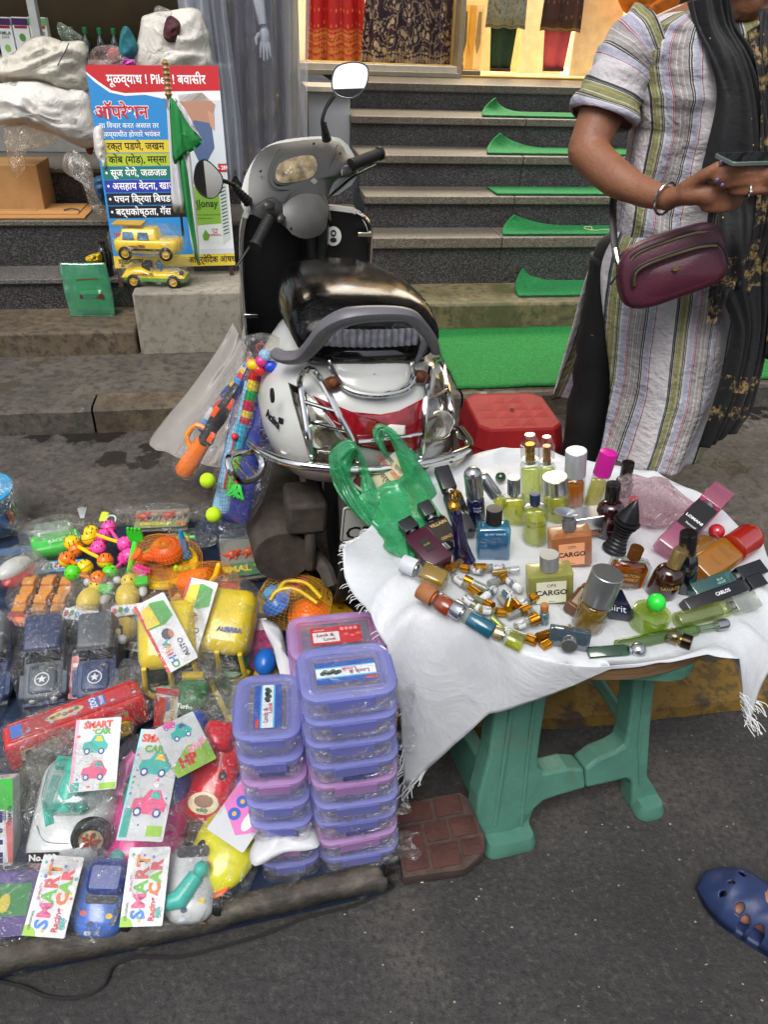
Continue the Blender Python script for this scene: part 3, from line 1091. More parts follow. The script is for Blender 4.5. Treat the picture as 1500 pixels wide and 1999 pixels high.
# green tonic bottles on the shelf
for i,x in enumerate((145,172,200,227,255)):
 p = FP(x,104,.84)
 t = thing('tonic_bottle',('leftmost dark green tonic bottle, partly behind plastic','second dark green tonic bottle with bright cap','middle dark green tonic bottle on the shelf','fourth dark green tonic bottle near the red bag','dark green tonic bottle at the right end, half hidden')[i],'bottle',F(p.x,.84,1.186),group='green capped tonic bottles')
 mb = MB()
 mb.lathe([(.026,0),(.028,.01),(.028,.06),(.022,.085),(.010,.105),(.010,.13)],14)
 put('glass_body',mb,M('#10241a',.1,0,.1,coat=1),t)
 mb = MB()
 mb.lathe([(.0125,.112),(.0125,.135),(.009,.139)],12)
 put('cap',mb,M('#177a45',.35),t)
# ================================================================ SACKS, CARTONS AND BAGS OF THE LEFT STEPS
def soft(name,pix,b,depth,mat,lab,cat,**k):
 o = fblob(name,pix,b,depth,mat,**k)
 return tag(o,lab,cat)
s1 = soft('sack',[(0,165),(60,160),(130,175),(175,190),(196,265),(170,290),(100,262),(40,246),(-30,238),(-60,170)],.0,.10,SACK,'long white woven sack lying on the cardboard boxes, lower of the pile','sack',amp=.017,fs=8,seed=3,n=12,sm=5)
s2 = soft('sack',[(-20,130),(20,105),(70,72),(120,80),(168,88),(172,130),(178,175),(140,190),(60,165),(-10,160)],.05,.09,woven('aged woven sack','#d8d2c4',420,.3,1.0),'crumpled greyish woven sack on top of the long white sack','sack',amp=.021,fs=9,seed=6,n=12,sm=5)
mb = MB(MF)
mb.tube(spline([Vector((q.x,q.y,q.z)) for q in (FP(134,84,-.05),FP(128,98,-.07),FP(120,112,-.08),FP(112,128,-.08))],4),.0022,6)
put('binding_cord',mb,M('#4a4650',.6),s2)
s3 = soft('sack',[(262,140),(272,60),(282,32),(330,24),(385,20),(408,60),(414,110),(425,150),(380,170),(300,170)],.12,.10,woven('cream woven sack','#e2ded4',420,.3,1.0),'upright cream woven sack behind the medicine banner','sack',amp=.016,fs=7,seed=9,n=12,sm=5)
soft('sack',[(205,335),(186,300),(182,255),(200,250),(215,290),(214,360)],-.30,.05,SACK,'small white sack corner squeezed against the banner edge','sack',amp=.015,seed=12)
soft('plastic_bag',[(175,105),(200,90),(240,96),(250,130),(225,150),(180,140)],.1,.05,film('#f4dede',.35,.3,16),'crumpled clear bag with red contents above the banner','plastic bag',amp=.02,seed=15)
soft('red_cloth',[(208,98),(232,95),(240,118),(215,125)],.14,.03,M('#c2665c',.6,0,.2),'faded red cloth inside the clear bag','cloth')
soft('teal_cloth',[(236,60),(250,55),(268,90),(262,112),(232,118)],.1,.03,M('#1f6f78',.7,0,.1),'teal cloth folded next to the cream sack','cloth')
soft('pink_toy',[(240,118),(262,118),(264,136),(240,137)],.06,.03,M('#e060c0',.5,0,.25,60),'bright pink ribbon toy poking above the banner','ribbon',amp=.02,fs=40)
soft('printed_cloth',[(325,35),(340,32),(352,50),(345,80),(330,84),(318,70)],.02,.012,M('#4a1a22',.7,0,.5,60),'dark red printed cloth showing through the cream sack opening','cloth',amp=.01)
soft('clear_bag',[(300,20),(310,12),(335,24),(330,34),(305,32)],.05,.03,film('#ffffff',.35,.3,16),'scrap of clear plastic on top of the cream sack','plastic bag',amp=.01)
soft('green_net_bag',[(112,48),(140,60),(166,82),(160,100),(118,80)],.16,.03,film('#cfe0cf',.35,.3,20),'clear plastic bag with green contents beside the counter post','plastic bag',amp=.02)
CARD = M('#a87f4f',.8,0,.08,7,dirt=('#8a6236',9,.6,.5))
def carton(a0,a1,b0,b1,z0,z1,lab):
 t = thing('cardboard_box',lab,'cardboard box',F((a0 + a1) / 2,(b0 + b1) / 2,z0),(0,0,YA))
 mb = MB()
 mb.box((0,0,(z1 - z0) / 2),(a1 - a0,b1 - b0,z1 - z0))
 put('box',mb,CARD,t,bev=.004)
 mb = MB(T(0,-(b1 - b0) / 2 - .03,.004) @ RX(-6))
 mb.box((.02,0,0),(a1 - a0,.08,.004))
 put('flap',mb,M('#b98f5c',.8,0,.08),t)
 return t
pa = FP(122,325,.24)
carton(-2.5,-2.0,.02,.26,.60,.80,'brown cardboard box under the long white sack')
for i,(x0,y0,x1,z) in enumerate(((0,324,118,.600),(55,312,190,.607))):
 pa,pb = PF(x0,y0,z),PF(x1,y0,z)
 mb = MB(MF)
 mb.box(((pa.x + pb.x) / 2 - .1,.05 + .06 * i,z + .004),(pb.x - pa.x + .2,.24,.005))
 o = put('cardboard_sheet',mb,CARD,bev=.001)
 tag(o,('lower flattened cardboard sheet beneath the brown box','upper flattened cardboard sheet sticking out towards the banner')[i],'cardboard')
pa,pb = PF(-20,420,.60),PF(176,425,.60)
for i,(a0,a1,b0,b1) in enumerate(((pa.x - .2,pb.x - .02,-.13,.16),)):
 mb = MB(MF)
 mb.box(((a0 + a1) / 2,(b0 + b1) / 2,.603),(a1 - a0,b1 - b0,.006))
 o = put('cardboard_sheet',mb,M('#b8854c',.75,0,.06,5),bev=.001)
 tag(o,'flattened orange brown cardboard sheet on the middle left step','cardboard')
 mb = MB(MF)
 mb.box(((a0 + a1) / 2 + .06,(b0 + b1) / 2 + .03,.609),(a1 - a0 - .2,b1 - b0 - .05,.004))
 put('top_ply',mb,M('#bd8b54',.75,0,.06,5),o)
 mb = MB(MF)
 mb.tube([(pb.x - .13,-.02,.616),(pb.x - .1,.0,.62),(pb.x - .07,.0,.614),(pb.x - .06,-.03,.614)],.004,6)
 put('tape_scrap',mb,M('#55504a',.5),o)
soft('poly_bag',[(128,300),(150,296),(175,320),(188,370),(205,400),(198,418),(178,412),(160,360),(122,332)],-.2,.04,film('#efeae2',.5,.3,10),'milky plastic bag standing on the step left of the banner','plastic bag',amp=.015,seed=21)
soft('poly_bag',[(10,245),(60,245),(110,270),(100,285),(55,285),(48,330),(30,348),(20,330),(8,280)],-.04,.02,film('#fff6ea',.2,.3,14),'clear crinkled plastic hanging in front of the brown box','plastic bag',amp=.012,seed=22)
soft('dark_bag',[(182,350),(205,345),(206,400),(190,385)],-.28,.03,M('#1f4a6a',.4),'dark blue bag wedged between sack and banner','bag')
soft('red_bag',[(164,268),(182,270),(180,300),(168,296)],.1,.03,M('#7a2018',.5),'dark red bundle in the shade under the sack','bundle')
mb = MB()
mb.lathe([(.03,0),(.032,.01),(.032,.1),(.02,.12),(.014,.13),(.014,.15)],14)
p_ = FP(202,500,-.32)
o = put('black_bottle',mb,M('#0d0f12',.15,0,.05,coat=.6),loc=F(p_.x,-.32,.397))
tag(o,'black bottle standing behind the left edge of the banner','bottle')
soft('yellow_rope',[(165,505),(180,496),(196,494),(198,510),(180,516)],-.36,.03,M('#d9b81f',.6,0,.3,50),'small heap of yellow rope above the green packet','rope',amp=.02,fs=40)
# green printed packet leaning on the lower step
gp = thing('green_packet','bright green printed plastic packet leaning against the bottom left step','packet')
gp['category'] = 'packet'
pa,pb = FP(137,606,-.46),FP(224,606,-.46)
zt = FP(128,508,-.40).z
gp.matrix_world = MF @ T((pa.x + pb.x) / 2,-.46,.262) @ RX(-8)
Wp,Hp = pb.x - pa.x,zt - .262
mb = MB(frame((0,0,0),(1,0,0),(0,-1,0)))
mb.grid(lambda u,v: ((u - .5) * Wp * (1 + .06 * math.sin(v * 3)) - .01 * v,v * Hp,.012 + .014 * math.sin(u * PI) * math.sin(v * PI) + .004 * nz((u * 6,v * 6,0),1,2)),20,20)
put('outer_film',mb,glass('#7fe0b4',.10,.2,.35),gp,solid=.001)
mb = MB(frame((.008,0,0),(1,0,0),(0,-1,0)))
mb.grid(lambda u,v: ((u - .5) * Wp * .72,(.1 + .66 * v) * Hp,.008 + .012 * math.sin(u * PI) * math.sin(v * PI)),12,12)
put('inner_pack',mb,M('#1f9a48',.3,0,.12,30),gp,solid=.004)
Q = frame((.008,-.024,0),(1,0,0),(0,-1,0))
poly('printed_band',[(-Wp * .26,Hp * .34),(Wp * .27,Hp * .34),(Wp * .27,Hp * .42),(-Wp * .26,Hp * .42)],ink('#5a1a1a'),gp,Q)
poly('printed_band',[(-Wp * .22,Hp * .43),(Wp * .2,Hp * .43),(Wp * .24,Hp * .5),(-Wp * .25,Hp * .5)],ink('#bfe6c0'),gp,Q)
poly('printed_band',[(-Wp * .3,Hp * .68),(Wp * .2,Hp * .70),(Wp * .2,Hp * .72),(-Wp * .3,Hp * .70)],ink('#7a2020'),gp,Q)
# ================================================================ MEDICINE BANNER
BW,BH = .515,.765
pbl = FP(215,524,-.42)
BM = MF @ T(pbl.x + .02,-.42,pbl.z) @ RX(-11) @ RY(-1) @ frame((0,0,0),(1,0,0),(0,-1,0))
bn = thing('banner_board','tall blue and red medicine advertising board in Marathi standing on the block','banner',mat4=BM)
I4 = Matrix.Identity(4)
mb = MB()
mb.box((BW / 2,BH / 2,-.006),(BW,BH,.010))
put('board',mb,M('#dde4e8',.35,0,.02),bn,smooth=False)
def bpx(x,y): return ((x) / 262 * BW,BH - (y) / 385 * BH)
def bpoly(pts,c,z=.0004,name='printed_panel'):
 return poly(name,[bpx(*q) for q in pts],ink(c),bn,I4,z)
bpoly([(0,0),(172,0),(172,385),(0,385)],'#2f8ccf')
bpoly([(172,30),(262,30),(262,360),(172,360)],'#d5dde2')
bpoly([(0,16),(14,30),(40,48),(70,54),(110,52),(160,62),(172,64),(262,62),(262,40),(0,0)],'#f2f4f5',.0008)
bpoly([(0,0),(262,0),(262,44),(150,46),(70,49),(44,44),(20,28),(0,12)],'#c9252f',.0012)
text('मूळव्याध ! Piles ! बवासीर',.047,ink('#ffffff'),bn,T(bpx(136,25)[0],bpx(136,25)[1],.0018),bold=.02,sx=.86)
text('ऑपरेशन',.066,ink('#ffffff'),bn,T(*bpx(58,84),.0014),bold=.055,sx=.98)
text('ऑपरेशन',.066,ink('#d02630'),bn,T(*bpx(58,84),.0020),bold=.022,sx=.98)
text('चा िवचार करत असाल तर',.026,ink('#f4f8fa'),bn,T(*bpx(70,108),.0012),bold=.01,sx=.98)
text('मूळव्याधीत होणारे भयंकर',.026,ink('#f4f8fa'),bn,T(*bpx(70,124),.0012),bold=.01,sx=.98)
bpoly([(12,115),(130,117),(130,118),(12,116)],'#e0304a',.0008)
rows = (('#e3c938','• रक्त पडणे, जखम','#1c1a16'),('#b4c634','• कोंब (मोड), मस्सा','#1c1a16'),('#1f7a68','• सूज येणे, जळजळ','#ffffff'),('#2c3aa8','• असहाय वेदना, खाज','#ffffff'),('#1b2233','• पचन िक्रया िबघडणे','#ffffff'),('#15161c','• बद्धकोष्ठता, गॅस','#ffffff'))
for i,(c,s,tcx) in enumerate(rows):
 y = 135 + 25.2 * i
 bpoly([(4,y - 1),(172,y - 1),(172,y + 22.5),(4,y + 22.5)],c,.0008)
 text(s,.038,ink(tcx),bn,T(bpx(8,y)[0],bpx(8,y + 11)[1],.0014),bold=.018,align='LEFT',sx=.92)
text('पा',.05,ink('#d03a50'),bn,T(*bpx(20,322),.0012),bold=.03)
bpoly([(0,360),(262,360),(262,385),(0,385)],'#e5cb45',.0008)
text('मूळव्याध',.034,ink('#1c1a16'),bn,T(*bpx(36,373),.0014),bold=.03,sx=.9)
text('आयुर्वेिदक औषध',.036,ink('#1c1a16'),bn,T(*bpx(212,372),.0014),bold=.02,sx=.86)
# printed photograph: a back in a peach top and jeans
bpoly([(176,52),(225,48),(250,70),(238,108),(200,112),(178,96)],'#b98a72',.0008)
bpoly([(186,110),(204,98),(238,104),(240,150),(222,176),(206,180),(190,140)],'#54688f',.0012)
bpoly([(232,80),(246,86),(244,118),(236,110)],'#c99a80',.0016)
bpoly([(176,224),(252,214),(262,214),(262,350),(176,350)],'#e8ecec',.0008)
bpoly([(174,226),(240,218),(240,298),(174,302)],'#86b83e',.0014)
bpoly([(240,218),(258,212),(258,330),(240,342)],'#c9d3cf',.0014)
bpoly([(174,302),(240,298),(240,342),(174,336)],'#dfe6e2',.0013)
bpoly([(196,322),(204,310),(212,322),(208,332),(198,332)],'#6f9f3a',.0018)
for k in range(14):
 bpoly([(243,228 + k * 7),(255,224 + k * 7),(255,226 + k * 7),(243,230.5 + k * 7)],'#2f3a35',.0018)
text('Pilonay',.042,ink('#1c2f1a'),bn,T(*bpx(208,258),.0019),bold=.02,sx=.9)
text('TABLET',.014,ink('#20301c'),bn,T(*bpx(188,268),.0019),bold=.02)
text('STOP\nTHE\nSUFFERING..',.011,ink('#c04040'),bn,T(*bpx(224,316),.0019),bold=.03)
text('Get Relief From Piles/Fissures Facilities',.0085,ink('#20301c'),bn,T(*bpx(206,280),.0019))
text('Fast & Natural Laxative',.0085,ink('#20301c'),bn,T(*bpx(202,287),.0019))
bpoly([(244,180),(262,180),(262,196),(244,196)],'#c02830',.0014)
text('- 289',.022,ink('#ffffff'),bn,T(*bpx(254,188),.0019),bold=.02,sx=.8)
for x,y in ((.015,-.03),(BW - .02,-.05)):
 mb = MB()
 mb.box((x,y,-.008),(.018,.10,.012))
 put('leg',mb,M('#3a2019',.7),bn)
# ================================================================ FOLDED UMBRELLA
UM = MF @ T(FP(331,190,-.47).x,-.50,FP(331,190,-.5).z) @ RX(-6) @ frame((0,0,0),(1,0,0),(0,-1,0))
um = thing('umbrella','folded green and white umbrella with ribbed wooden handle hung before the banner','umbrella',mat4=UM)
mb = MB(RX(-90) @ T(0,0,-.01))
prof = [(.004,0)]
for k in range(7):
 z = .012 + k * .017
 prof += [(.010,z),(.0145,z + .008),(.010,z + .016)]
prof += [(.004,.135)]
mb.lathe(prof,14)
mb.v = [Vector((v.x,-v.y,v.z)) if False else v for v in mb.v]
put('handle',mb,M('#9a7442',.4,0,.12,30,coat=.3),um)
mb = MB()
mb.tube([(0,.01,0),(0,-.5,0)],.005,8)
put('shaft',mb,M('#2a2a2c',.3,.6),um)
GREENC = M('#17803a',.65,0,.06,20,bump=.3,bs=200)
WHITEC = M('#cfd0d3',.65,0,.05,20,bump=.3,bs=200)
def panel(pts,mat,z,dep=.012,wob=5,name='canopy_panel'):
 o = dens(pts,3)
 mb = MB()
 mb.pillow(o,dep,T(0,0,z),n=5,both=True,p=1.6)
 mb.v = [v + Vector((0,0,.005 * math.sin(v.x * 260) * 1.0)) for v in mb.v]
 return put(name,mb,mat,um,ang=180)
S = .00185
def up(x,y): return ((x - 331) * S,(190 - y) * S)
panel([up(*q) for q in ((326,196),(322,260),(318,330),(314,404),(334,412),(342,400),(340,300),(338,230),(333,196))],WHITEC,.005)
panel([up(*q) for q in ((356,205),(362,260),(364,330),(364,470),(358,520),(346,470),(342,300))],WHITEC,-.004)
panel([up(*q) for q in ((340,300),(352,310),(356,380),(358,470),(356,520),(348,450),(340,380))],GREENC,.008)
panel([up(*q) for q in ((333,194),(345,200),(366,240),(392,268),(372,288),(348,298),(328,314),(328,260))],GREENC,.018,.01)
panel([up(*q) for q in ((346,196),(360,208),(376,238),(396,276),(392,270),(366,242))],WHITEC,.010,.004)
for k,x in enumerate((322,327,333,338,345)):
 mb = MB()
 q = up(x,194)
 mb.tube([(q[0],q[1] + .004,.006 + .003 * (k % 2)),(q[0] * 1.05,q[1] - .03,.008)],.002,6)
 put('rib_tip',mb,M('#b9b9b9',.3,.9),um)
# ================================================================ SCOOTER
SM = T(-.10,1.66,.06) @ RZ(13) @ RY(2) @ Matrix.Scale(.97,4)
SMI = SM.inverted()
st_ = thing('scooter','white scooter with grey handlebar cover and chrome guards parked behind the stalls','scooter',mat4=SM)
def SL(px,py,y):
 o,d = SMI @ Vector((0,0,CZ)),SMI.to_3x3() @ ray(px,py)
 return o + d * ((y - o.y) / d.y)
WHT = M('#c4c5c1',.22,0,.03,5,coat=.5,dirt=('#b5b1a6',5,.66,.4))
BLK = M('#101113',.32,0,.12,12,dirt=('#2b2a28',5,.6,.5))
GRY = M('#464543',.38,0,.06,9,dirt=('#4b4945',6,.6,.5))
# horizontal sections of the tail: z, half width, rear reach, front reach, exponent
SEC = [(.395,.13,-.10,.40,2.6),(.405,.165,-.16,.42,2.8),(.43,.20,-.205,.44,3),(.47,.222,-.235,.46,3),(.52,.238,-.25,.48,2.9),(.57,.242,-.248,.5,2.8),
  (.62,.228,-.235,.5,2.6),(.655,.205,-.215,.48,2.5),(.69,.172,-.185,.46,2.5),(.715,.145,-.155,.42,2.5),(.735,.125,-.13,.38,2.5)]
def sect(z):
 z = max(SEC[0][0],min(SEC[-1][0],z))
 for a,b in zip(SEC,SEC[1:]):
  if z <= b[0]:
   t = (z - a[0]) / (b[0] - a[0])
   return [x + (y - x) * t for x,y in zip(a,b)]
def ysurf(x,z):
 _,w_,r,f,e = sect(z)
 yc = .02
 return yc - (yc - r) * max(0,1 - min(1,abs(x) / w_) ** e) ** (1 / e)
def tailp(px,py,off=0.0):
 y = -.2
 for _ in range(6):
  q = SL(px,py,y)
  y = ysurf(q.x,q.z) * 1.0 - off
 return SL(px,py,y)
mb = MB()
rs = []
for z,w_,r,f,e in SEC:
 ring = []
 for k in range(48):
  t = 2 * PI * k / 48
  c,s = math.cos(t),math.sin(t)
  x = math.copysign(abs(c) ** (2 / e),c) * w_
  yy = math.copysign(abs(s) ** (2 / e),s)
  y = .02 + (yy * (f - .02) if yy > 0 else yy * (.02 - r))
  if yy > 0:
   x *= 1 - .35 * yy ** 2
  ring.append((x,y,z))
 rs.append(ring)
mb.rings(rs)
body = put('rear_body',mb,WHT,st_,ang=180)
def onto(name,pix,mat,off=.004,par=None,th=.004,n=2):
 """a moulded piece following the tail's surface"""
 o = dens(pix,n)
 cx = sum(q[0] for q in o) / len(o)
 cy_ = sum(q[1] for q in o) / len(o)
 mb = MB()
 rs = []
 for k,of in ((1.0,-.004),(1.0,off * .6),(.97,off),(.8,off + .001),(.6,off + .0015),(.35,off + .002),(.03,off + .002)):
  rs.append([tailp(cx + (x - cx) * k,cy_ + (y - cy_) * k,of) for x,y in o])
 mb.rings(rs,cap=False)
 return put(name,mb,mat,par or st_,ang=60)
RED = M('#8a1420',.12,0,.25,40,coat=1)
onto('tail_light',[(610,772),(640,790),(680,803),(744,809),(788,800),(826,778),(834,778),(828,830),(822,884),(790,886),(742,880),(704,872),(672,852),(636,806)],RED,.006,n=1)
LENS = M('#a9a598',.08,.3,.3,30,coat=1)
for pix in ([(562,746),(590,758),(612,778),(640,815),(676,862),(700,880),(690,905),(640,905),(604,896),(588,840),(572,785)],
   [(838,776),(852,732),(864,722),(874,770),(884,830),(888,866),(876,882),(826,890),(828,840)]):
 l_ = onto('indicator',pix,M('#8f8c84',.3,.5,.3,60),.003,n=1)
 onto('clear_lens',pix,glass('#e9e6da',.16,.04),.010,l_,n=1)
 cx = sum(q[0] for q in pix) / len(pix)
 cy_ = sum(q[1] for q in pix) / len(pix) + 15
 q = tailp(cx,cy_,.004)
 mb = MB(frame(q,(1,0,0),(0,-1,.2)))
 mb.lathe([(.030,0),(.033,.003),(.030,.005),(.010,.0),(.0,.001)],18)
 put('reflector_bowl',mb,M('#c6c2b8',.15,.8),l_)
onto('sticker',[(745,838),(762,828),(792,830),(792,850),(748,852)],M('#d8d4cc',.6),.0095,n=1)
# dark seam under the seat panel and centre panel
onto('seat_panel',[(640,700),(648,730),(668,752),(700,765),(745,770),(780,762),(800,745),(806,715),(806,690),(760,700),(690,705)],WHT,.005,n=1)
onto('seam',[(708,764),(745,770),(764,762),(757,770),(742,776),(714,772)],BLK,.012,n=1)
# seat under its clear cover
mb = MB()
rs = []
for y,w_,zt,zb in ((-.160,.10,.755,.715),(-.155,.145,.785,.71),(-.135,.162,.815,.705),(-.06,.170,.835,.70),(.05,.174,.835,.69),(.15,.174,.83,.67),(.26,.168,.815,.65),(.36,.150,.805,.65),(.44,.13,.79,.65),(.48,.09,.77,.65)):
 ring = []
 for k in range(28):
  t = 2 * PI * k / 28
  c,s = math.cos(t),math.sin(t)
  x = math.copysign(abs(c) ** (2 / 3.2),c) * w_
  zz = math.copysign(abs(s) ** (2 / 2.6),s)
  ring.append((x,y,(zt + zb) / 2 + zz * (zt - zb) / 2))
 rs.append(ring)
mb.rings(rs)
seat = put('seat',mb,M('#030304',.14,0,.1,20,bump=.12,bs=26,spec=.15),st_,ang=180)
mb2 = MB()
mb2.rings([[(p[0] * 1.025,p[1] * 1.0 + (p[1] - .16) * .03,.76 + (p[2] - .76) * 1.07 + .003 * nz(p,30,2)) for p in r] for r in rs])
put('seat_cover',mb2,film('#ffffff',.001,.02,7,rough=.05,edge=.02),seat,ang=180)
mb = MB()
rs = []
for x,zb in [(i / 10 * .13,0) for i in range(-10,11)]:
 rs.append([(x,-.135 - .02 * (1 - (x / .13) ** 2) - dy,z) for dy,z in ((0,.70),(.010,.708),(.014,.725),(.008,.742),(0,.748))])
mb.rings(rs,closed=False,cap=False)
put('seat_lip',mb,M('#070708',.1,0,.05,coat=1),st_)
mb = MB()
pl = []
for i in range(33):
 x = -.125 + .25 * i / 32
 pl.append((x,-.15 - .02 * (1 - (x / .13) ** 2)))
mb.rings([[(x,y - (.006 if i % 2 else 0),.752 + .04 * j / 3) for i,(x,y) in enumerate(pl)] for j in range(4)],closed=False,cap=False)
put('gathered_cover',mb,M('#8e8f98',.2,.2,.2,50),seat,ang=15)
# grab rail
mb = MB()
px_ = [(537,688,-.10),(556,698,-.125),(590,694,-.15),(616,668,-.19),(640,638,-.225),(680,618,-.245),(740,612,-.25),(795,615,-.245),(820,634,-.22),(842,662,-.19),(850,686,-.15)]
pts = spline([SL(*q) for q in px_],4)
n_ = len(pts)
mb.tube(pts,[.016 + .010 * math.sin(PI * min(1,i / n_ * 1.0)) if i < n_ * .5 else .024 - .012 * (i / n_ - .5) * 2 for i in range(n_)],10,flat=.75)
gr = put('grab_rail',mb,M('#626166',.38,0,.06,9),st_)
for a,b_ in (((606,690,-.10),(642,720,-.14)),((832,660,-.15),(812,705,-.15))):
 mb = MB()
 mb.tube([SL(*a),SL(*b_)],[.026,.012],10,flat=.5)
 put('bracket',mb,M('#626166',.38,0,.06,9),gr)
# chrome guards
CH = CHROME()
def bar(name,pix,r=.0065,off=.022,n=5,closed=False,par=None,mat=None):
 mb = MB()
 mb.tube(spline([tailp(*q[:2],q[2] if len(q) > 2 else off) for q in pix],n,closed),r,8,closed=closed)
 return put(name,mb,mat or CH,par or st_)
g_ = bar('tail_guard',[(612,906),(602,850),(592,790),(586,745),(596,724),(612,724),(634,755),(662,810),(688,858),(700,900)],.0072)
bar('cross_bar',[(596,784),(655,802)],.004,par=g_)
bar('cross_bar',[(606,825),(680,842)],.004,par=g_)
g_ = bar('tail_guard',[(822,895),(828,840),(832,780),(840,720),(852,703),(866,712),(876,770),(886,830),(893,882)],.0072)
bar('cross_bar',[(834,782),(876,760)],.004,par=g_)
bar('cross_bar',[(830,824),(884,800)],.004,par=g_)
bar('cross_bar',[(700,862),(760,856),(826,846)],.004)
ug = bar('upper_guard',[(642,706,.02),(655,735,.02),(672,756,.025),(700,768,.025),(745,772,.025),(790,762,.025),(808,742,.025),(806,715,.02),(800,690,.02)],.0062)
for x,y in ((650,748),(820,735)):
 q = tailp(x,y,.03)
 mb = MB(frame(q,(1,0,0),(0,-1,.3)))
 mb.prism(ell(.042,.03,10),-.004,.001)
 mb.lathe([(.011,0),(.011,.006),(.006,.008),(.006,.013),(.001,.014)],6)
 put('rusty_bolt',mb,M('#6b3f26',.6,.5,.25,60),ug)
lg = MB()
lg.tube(spline([SL(487,865,-.06),SL(515,885,-.16),SL(560,902,-.24),SL(620,912,-.275),SL(700,918,-.285),SL(780,912,-.285),SL(850,900,-.27),SL(895,885,-.24),SL(918,868,-.16),SL(900,838,-.02)],5),.0105,10)
lgo = put('lower_guard',lg,CH,st_)
mb = MB()
mb.tube(spline([SL(893,850,-.1),SL(912,866,-.14),SL(905,888,-.19),SL(880,900,-.23)],4),.006,8)
put('corner_bar',mb,CH,lgo)
mb = MB()
mb.tube(spline([SL(495,872,-.1),SL(512,905,-.12),SL(500,932,-.16),SL(470,940,-.2),SL(452,922,-.22),SL(446,896,-.2),SL(462,884,-.16),SL(495,882,-.1)],5,True),.0085,8,closed=True)
o = put('side_guard',mb,CH,st_)
for a,b_ in (((458,900),(486,936)),((470,888),(500,925)),):
 mb = MB()
 mb.tube([SL(*a,-.18),SL(*b_,-.17)],.0028,6)
 put('thin_bar',mb,CH,o)
# under the tail: fender, wheel, engine, number plate
mb = MB()
mb.grid(lambda u,v: (-.075 + .15 * u,.0 - .29 * math.cos(R(-70 + 130 * v)) * 1.0,.26 + .29 * math.sin(R(-70 + 130 * v)) * .9),8,16)
put('rear_fender',mb,M('#1b1a19',.6,0,.2,12,dirt=('#4a4238',8,.5,.6)),st_,solid=.012)
rw = bpy.data.objects.new('rear_wheel',None)
COL.objects.link(rw)
rw.parent = st_
mb = MB(T(0,0,.22) @ RY(90))
mb.lathe([(.13,-.035),(.19,-.045),(.214,-.03),(.22,0),(.214,.03),(.19,.045),(.13,.035)],40)
put('tyre',mb,M('#161514',.85,0,.15,30,dirt=('#3a342c',12,.5,.5)),rw)
mb = MB(T(0,0,.22) @ RY(90))
mb.lathe([(.13,-.03),(.10,-.02),(.04,-.035),(.04,.035),(.10,.02),(.13,.03)],24)
put('rim',mb,M('#6a6862',.5,.6),rw)
DIRTY = M('#443d36',.75,0,.22,18,bump=.5,bs=60,dirt=('#2c2722',7,.5,.7))
mb = MB()
mb.tube([(-.20,-.17,.20),(-.20,-.02,.20),(-.19,.2,.21)],[.072,.085,.075],18)
en = put('engine_cover',mb,DIRTY,st_)
mb = MB()
mb.box((-.14,-.13,.32),(.10,.12,.09))
mb.box((-.13,-.16,.24),(.03,.05,.17))
put('engine_block',mb,DIRTY,st_,bev=.012)
mb = MB()
mb.tube([(-.12,-.1,.17),(-.09,-.19,.16),(-.08,-.21,.13)],.02,8)
put('drain_pipe',mb,DIRTY,st_)
mb = MB(T(.17,0,.2) @ RX(84))
mb.lathe([(.045,-.3),(.06,-.28),(.065,.1),(.06,.22),(.03,.24)],18)
put('exhaust',mb,M('#24221f',.5,.5,.2),st_)
for x in (-.10,.12):
 mb = MB()
 mb.tube([(x,-.02,.24),(x,.05,.56)],.022,12)
 put('shock_absorber',mb,BLK,st_)
PT = SL(672,978,-.29)
plm = frame((0,0,0),(1,.02,0),(0,-1,-.12))
a_,b_,c_ = SL(668,985,-.33),SL(745,965,-.33),SL(676,1060,-.33)
plw,plh = .150,.100
pm = T(a_.x + plw / 2,-.335,(a_.z + c_.z) / 2) @ RY(1) @ plm
mb = MB(pm)
mb.stack(rrect(plw,plh,.008),[(0,-.003),(0,0),(.001,.001)])
pl_ = put('number_plate',mb,M('#b9b8b2',.4,0,.05),st_)
mb = MB(pm)
for s in (0,1):
 pass
fr_o,fr_i = rrect(plw - .006,plh - .006,.006)(),rrect(plw - .010,plh - .010,.005)()
mb.rings([[(x,y,.0014) for x,y in fr_o],[(x,y,.0014) for x,y in fr_i]],cap=False)
put('border_line',mb,ink('#1c1c1c'),pl_)
text('C3',.05,ink('#1c1c1c'),pl_,pm @ T(-plw / 2 + .010,-.026,.0014),bold=.02,align='LEFT')
# foot space: leg shield, floor, tunnel
sh_pts = [(q.x,q.z) for q in (SL(x,y,.80) for x,y in ((490,715),(480,640),(473,560),(470,480),(476,428),(500,405),(600,402),(690,410),(712,426),(722,455),(722,500),(720,560),(716,700)))]
mb = MB(T(0,.82,0) @ RX(90))
o = dens(sh_pts,2)
mb.rings([[(x * 1.015,y,-.03) for x,y in o],[(x * 1.02,y,-.005) for x,y in o]])
shl = put('leg_shield',mb,WHT,st_)
mb = MB(T(0,.80,0) @ RX(90))
mb.rings([[(x * .97,.56 + (y - .56) * .97,-.004) for x,y in o],[(x * .97,.56 + (y - .56) * .97,.004) for x,y in o],[(x * .92,.56 + (y - .56) * .93,.0) for x,y in o],[(x * .6,.56 + (y - .56) * .7,-.001) for x,y in o]])
inn = put('inner_panel',mb,BLK,st_,ang=60)
mb = MB()
mb.tube([(0,.74,.3),(0,.77,.5),(0,.78,.72),(0,.79,.82)],[.075,.06,.065,.075],16,flat=.6)
put('steering_cover',mb,BLK,st_)
q = SL(651,461,.785)
QM = frame((q.x,.785,q.z),(1,0,0),(0,-1,.1))
mb = MB(QM)
mb.prism(ell(.052,.060,20),0,.002)
stk = put('round_sticker',mb,M('#d6d6d2',.5),st_)
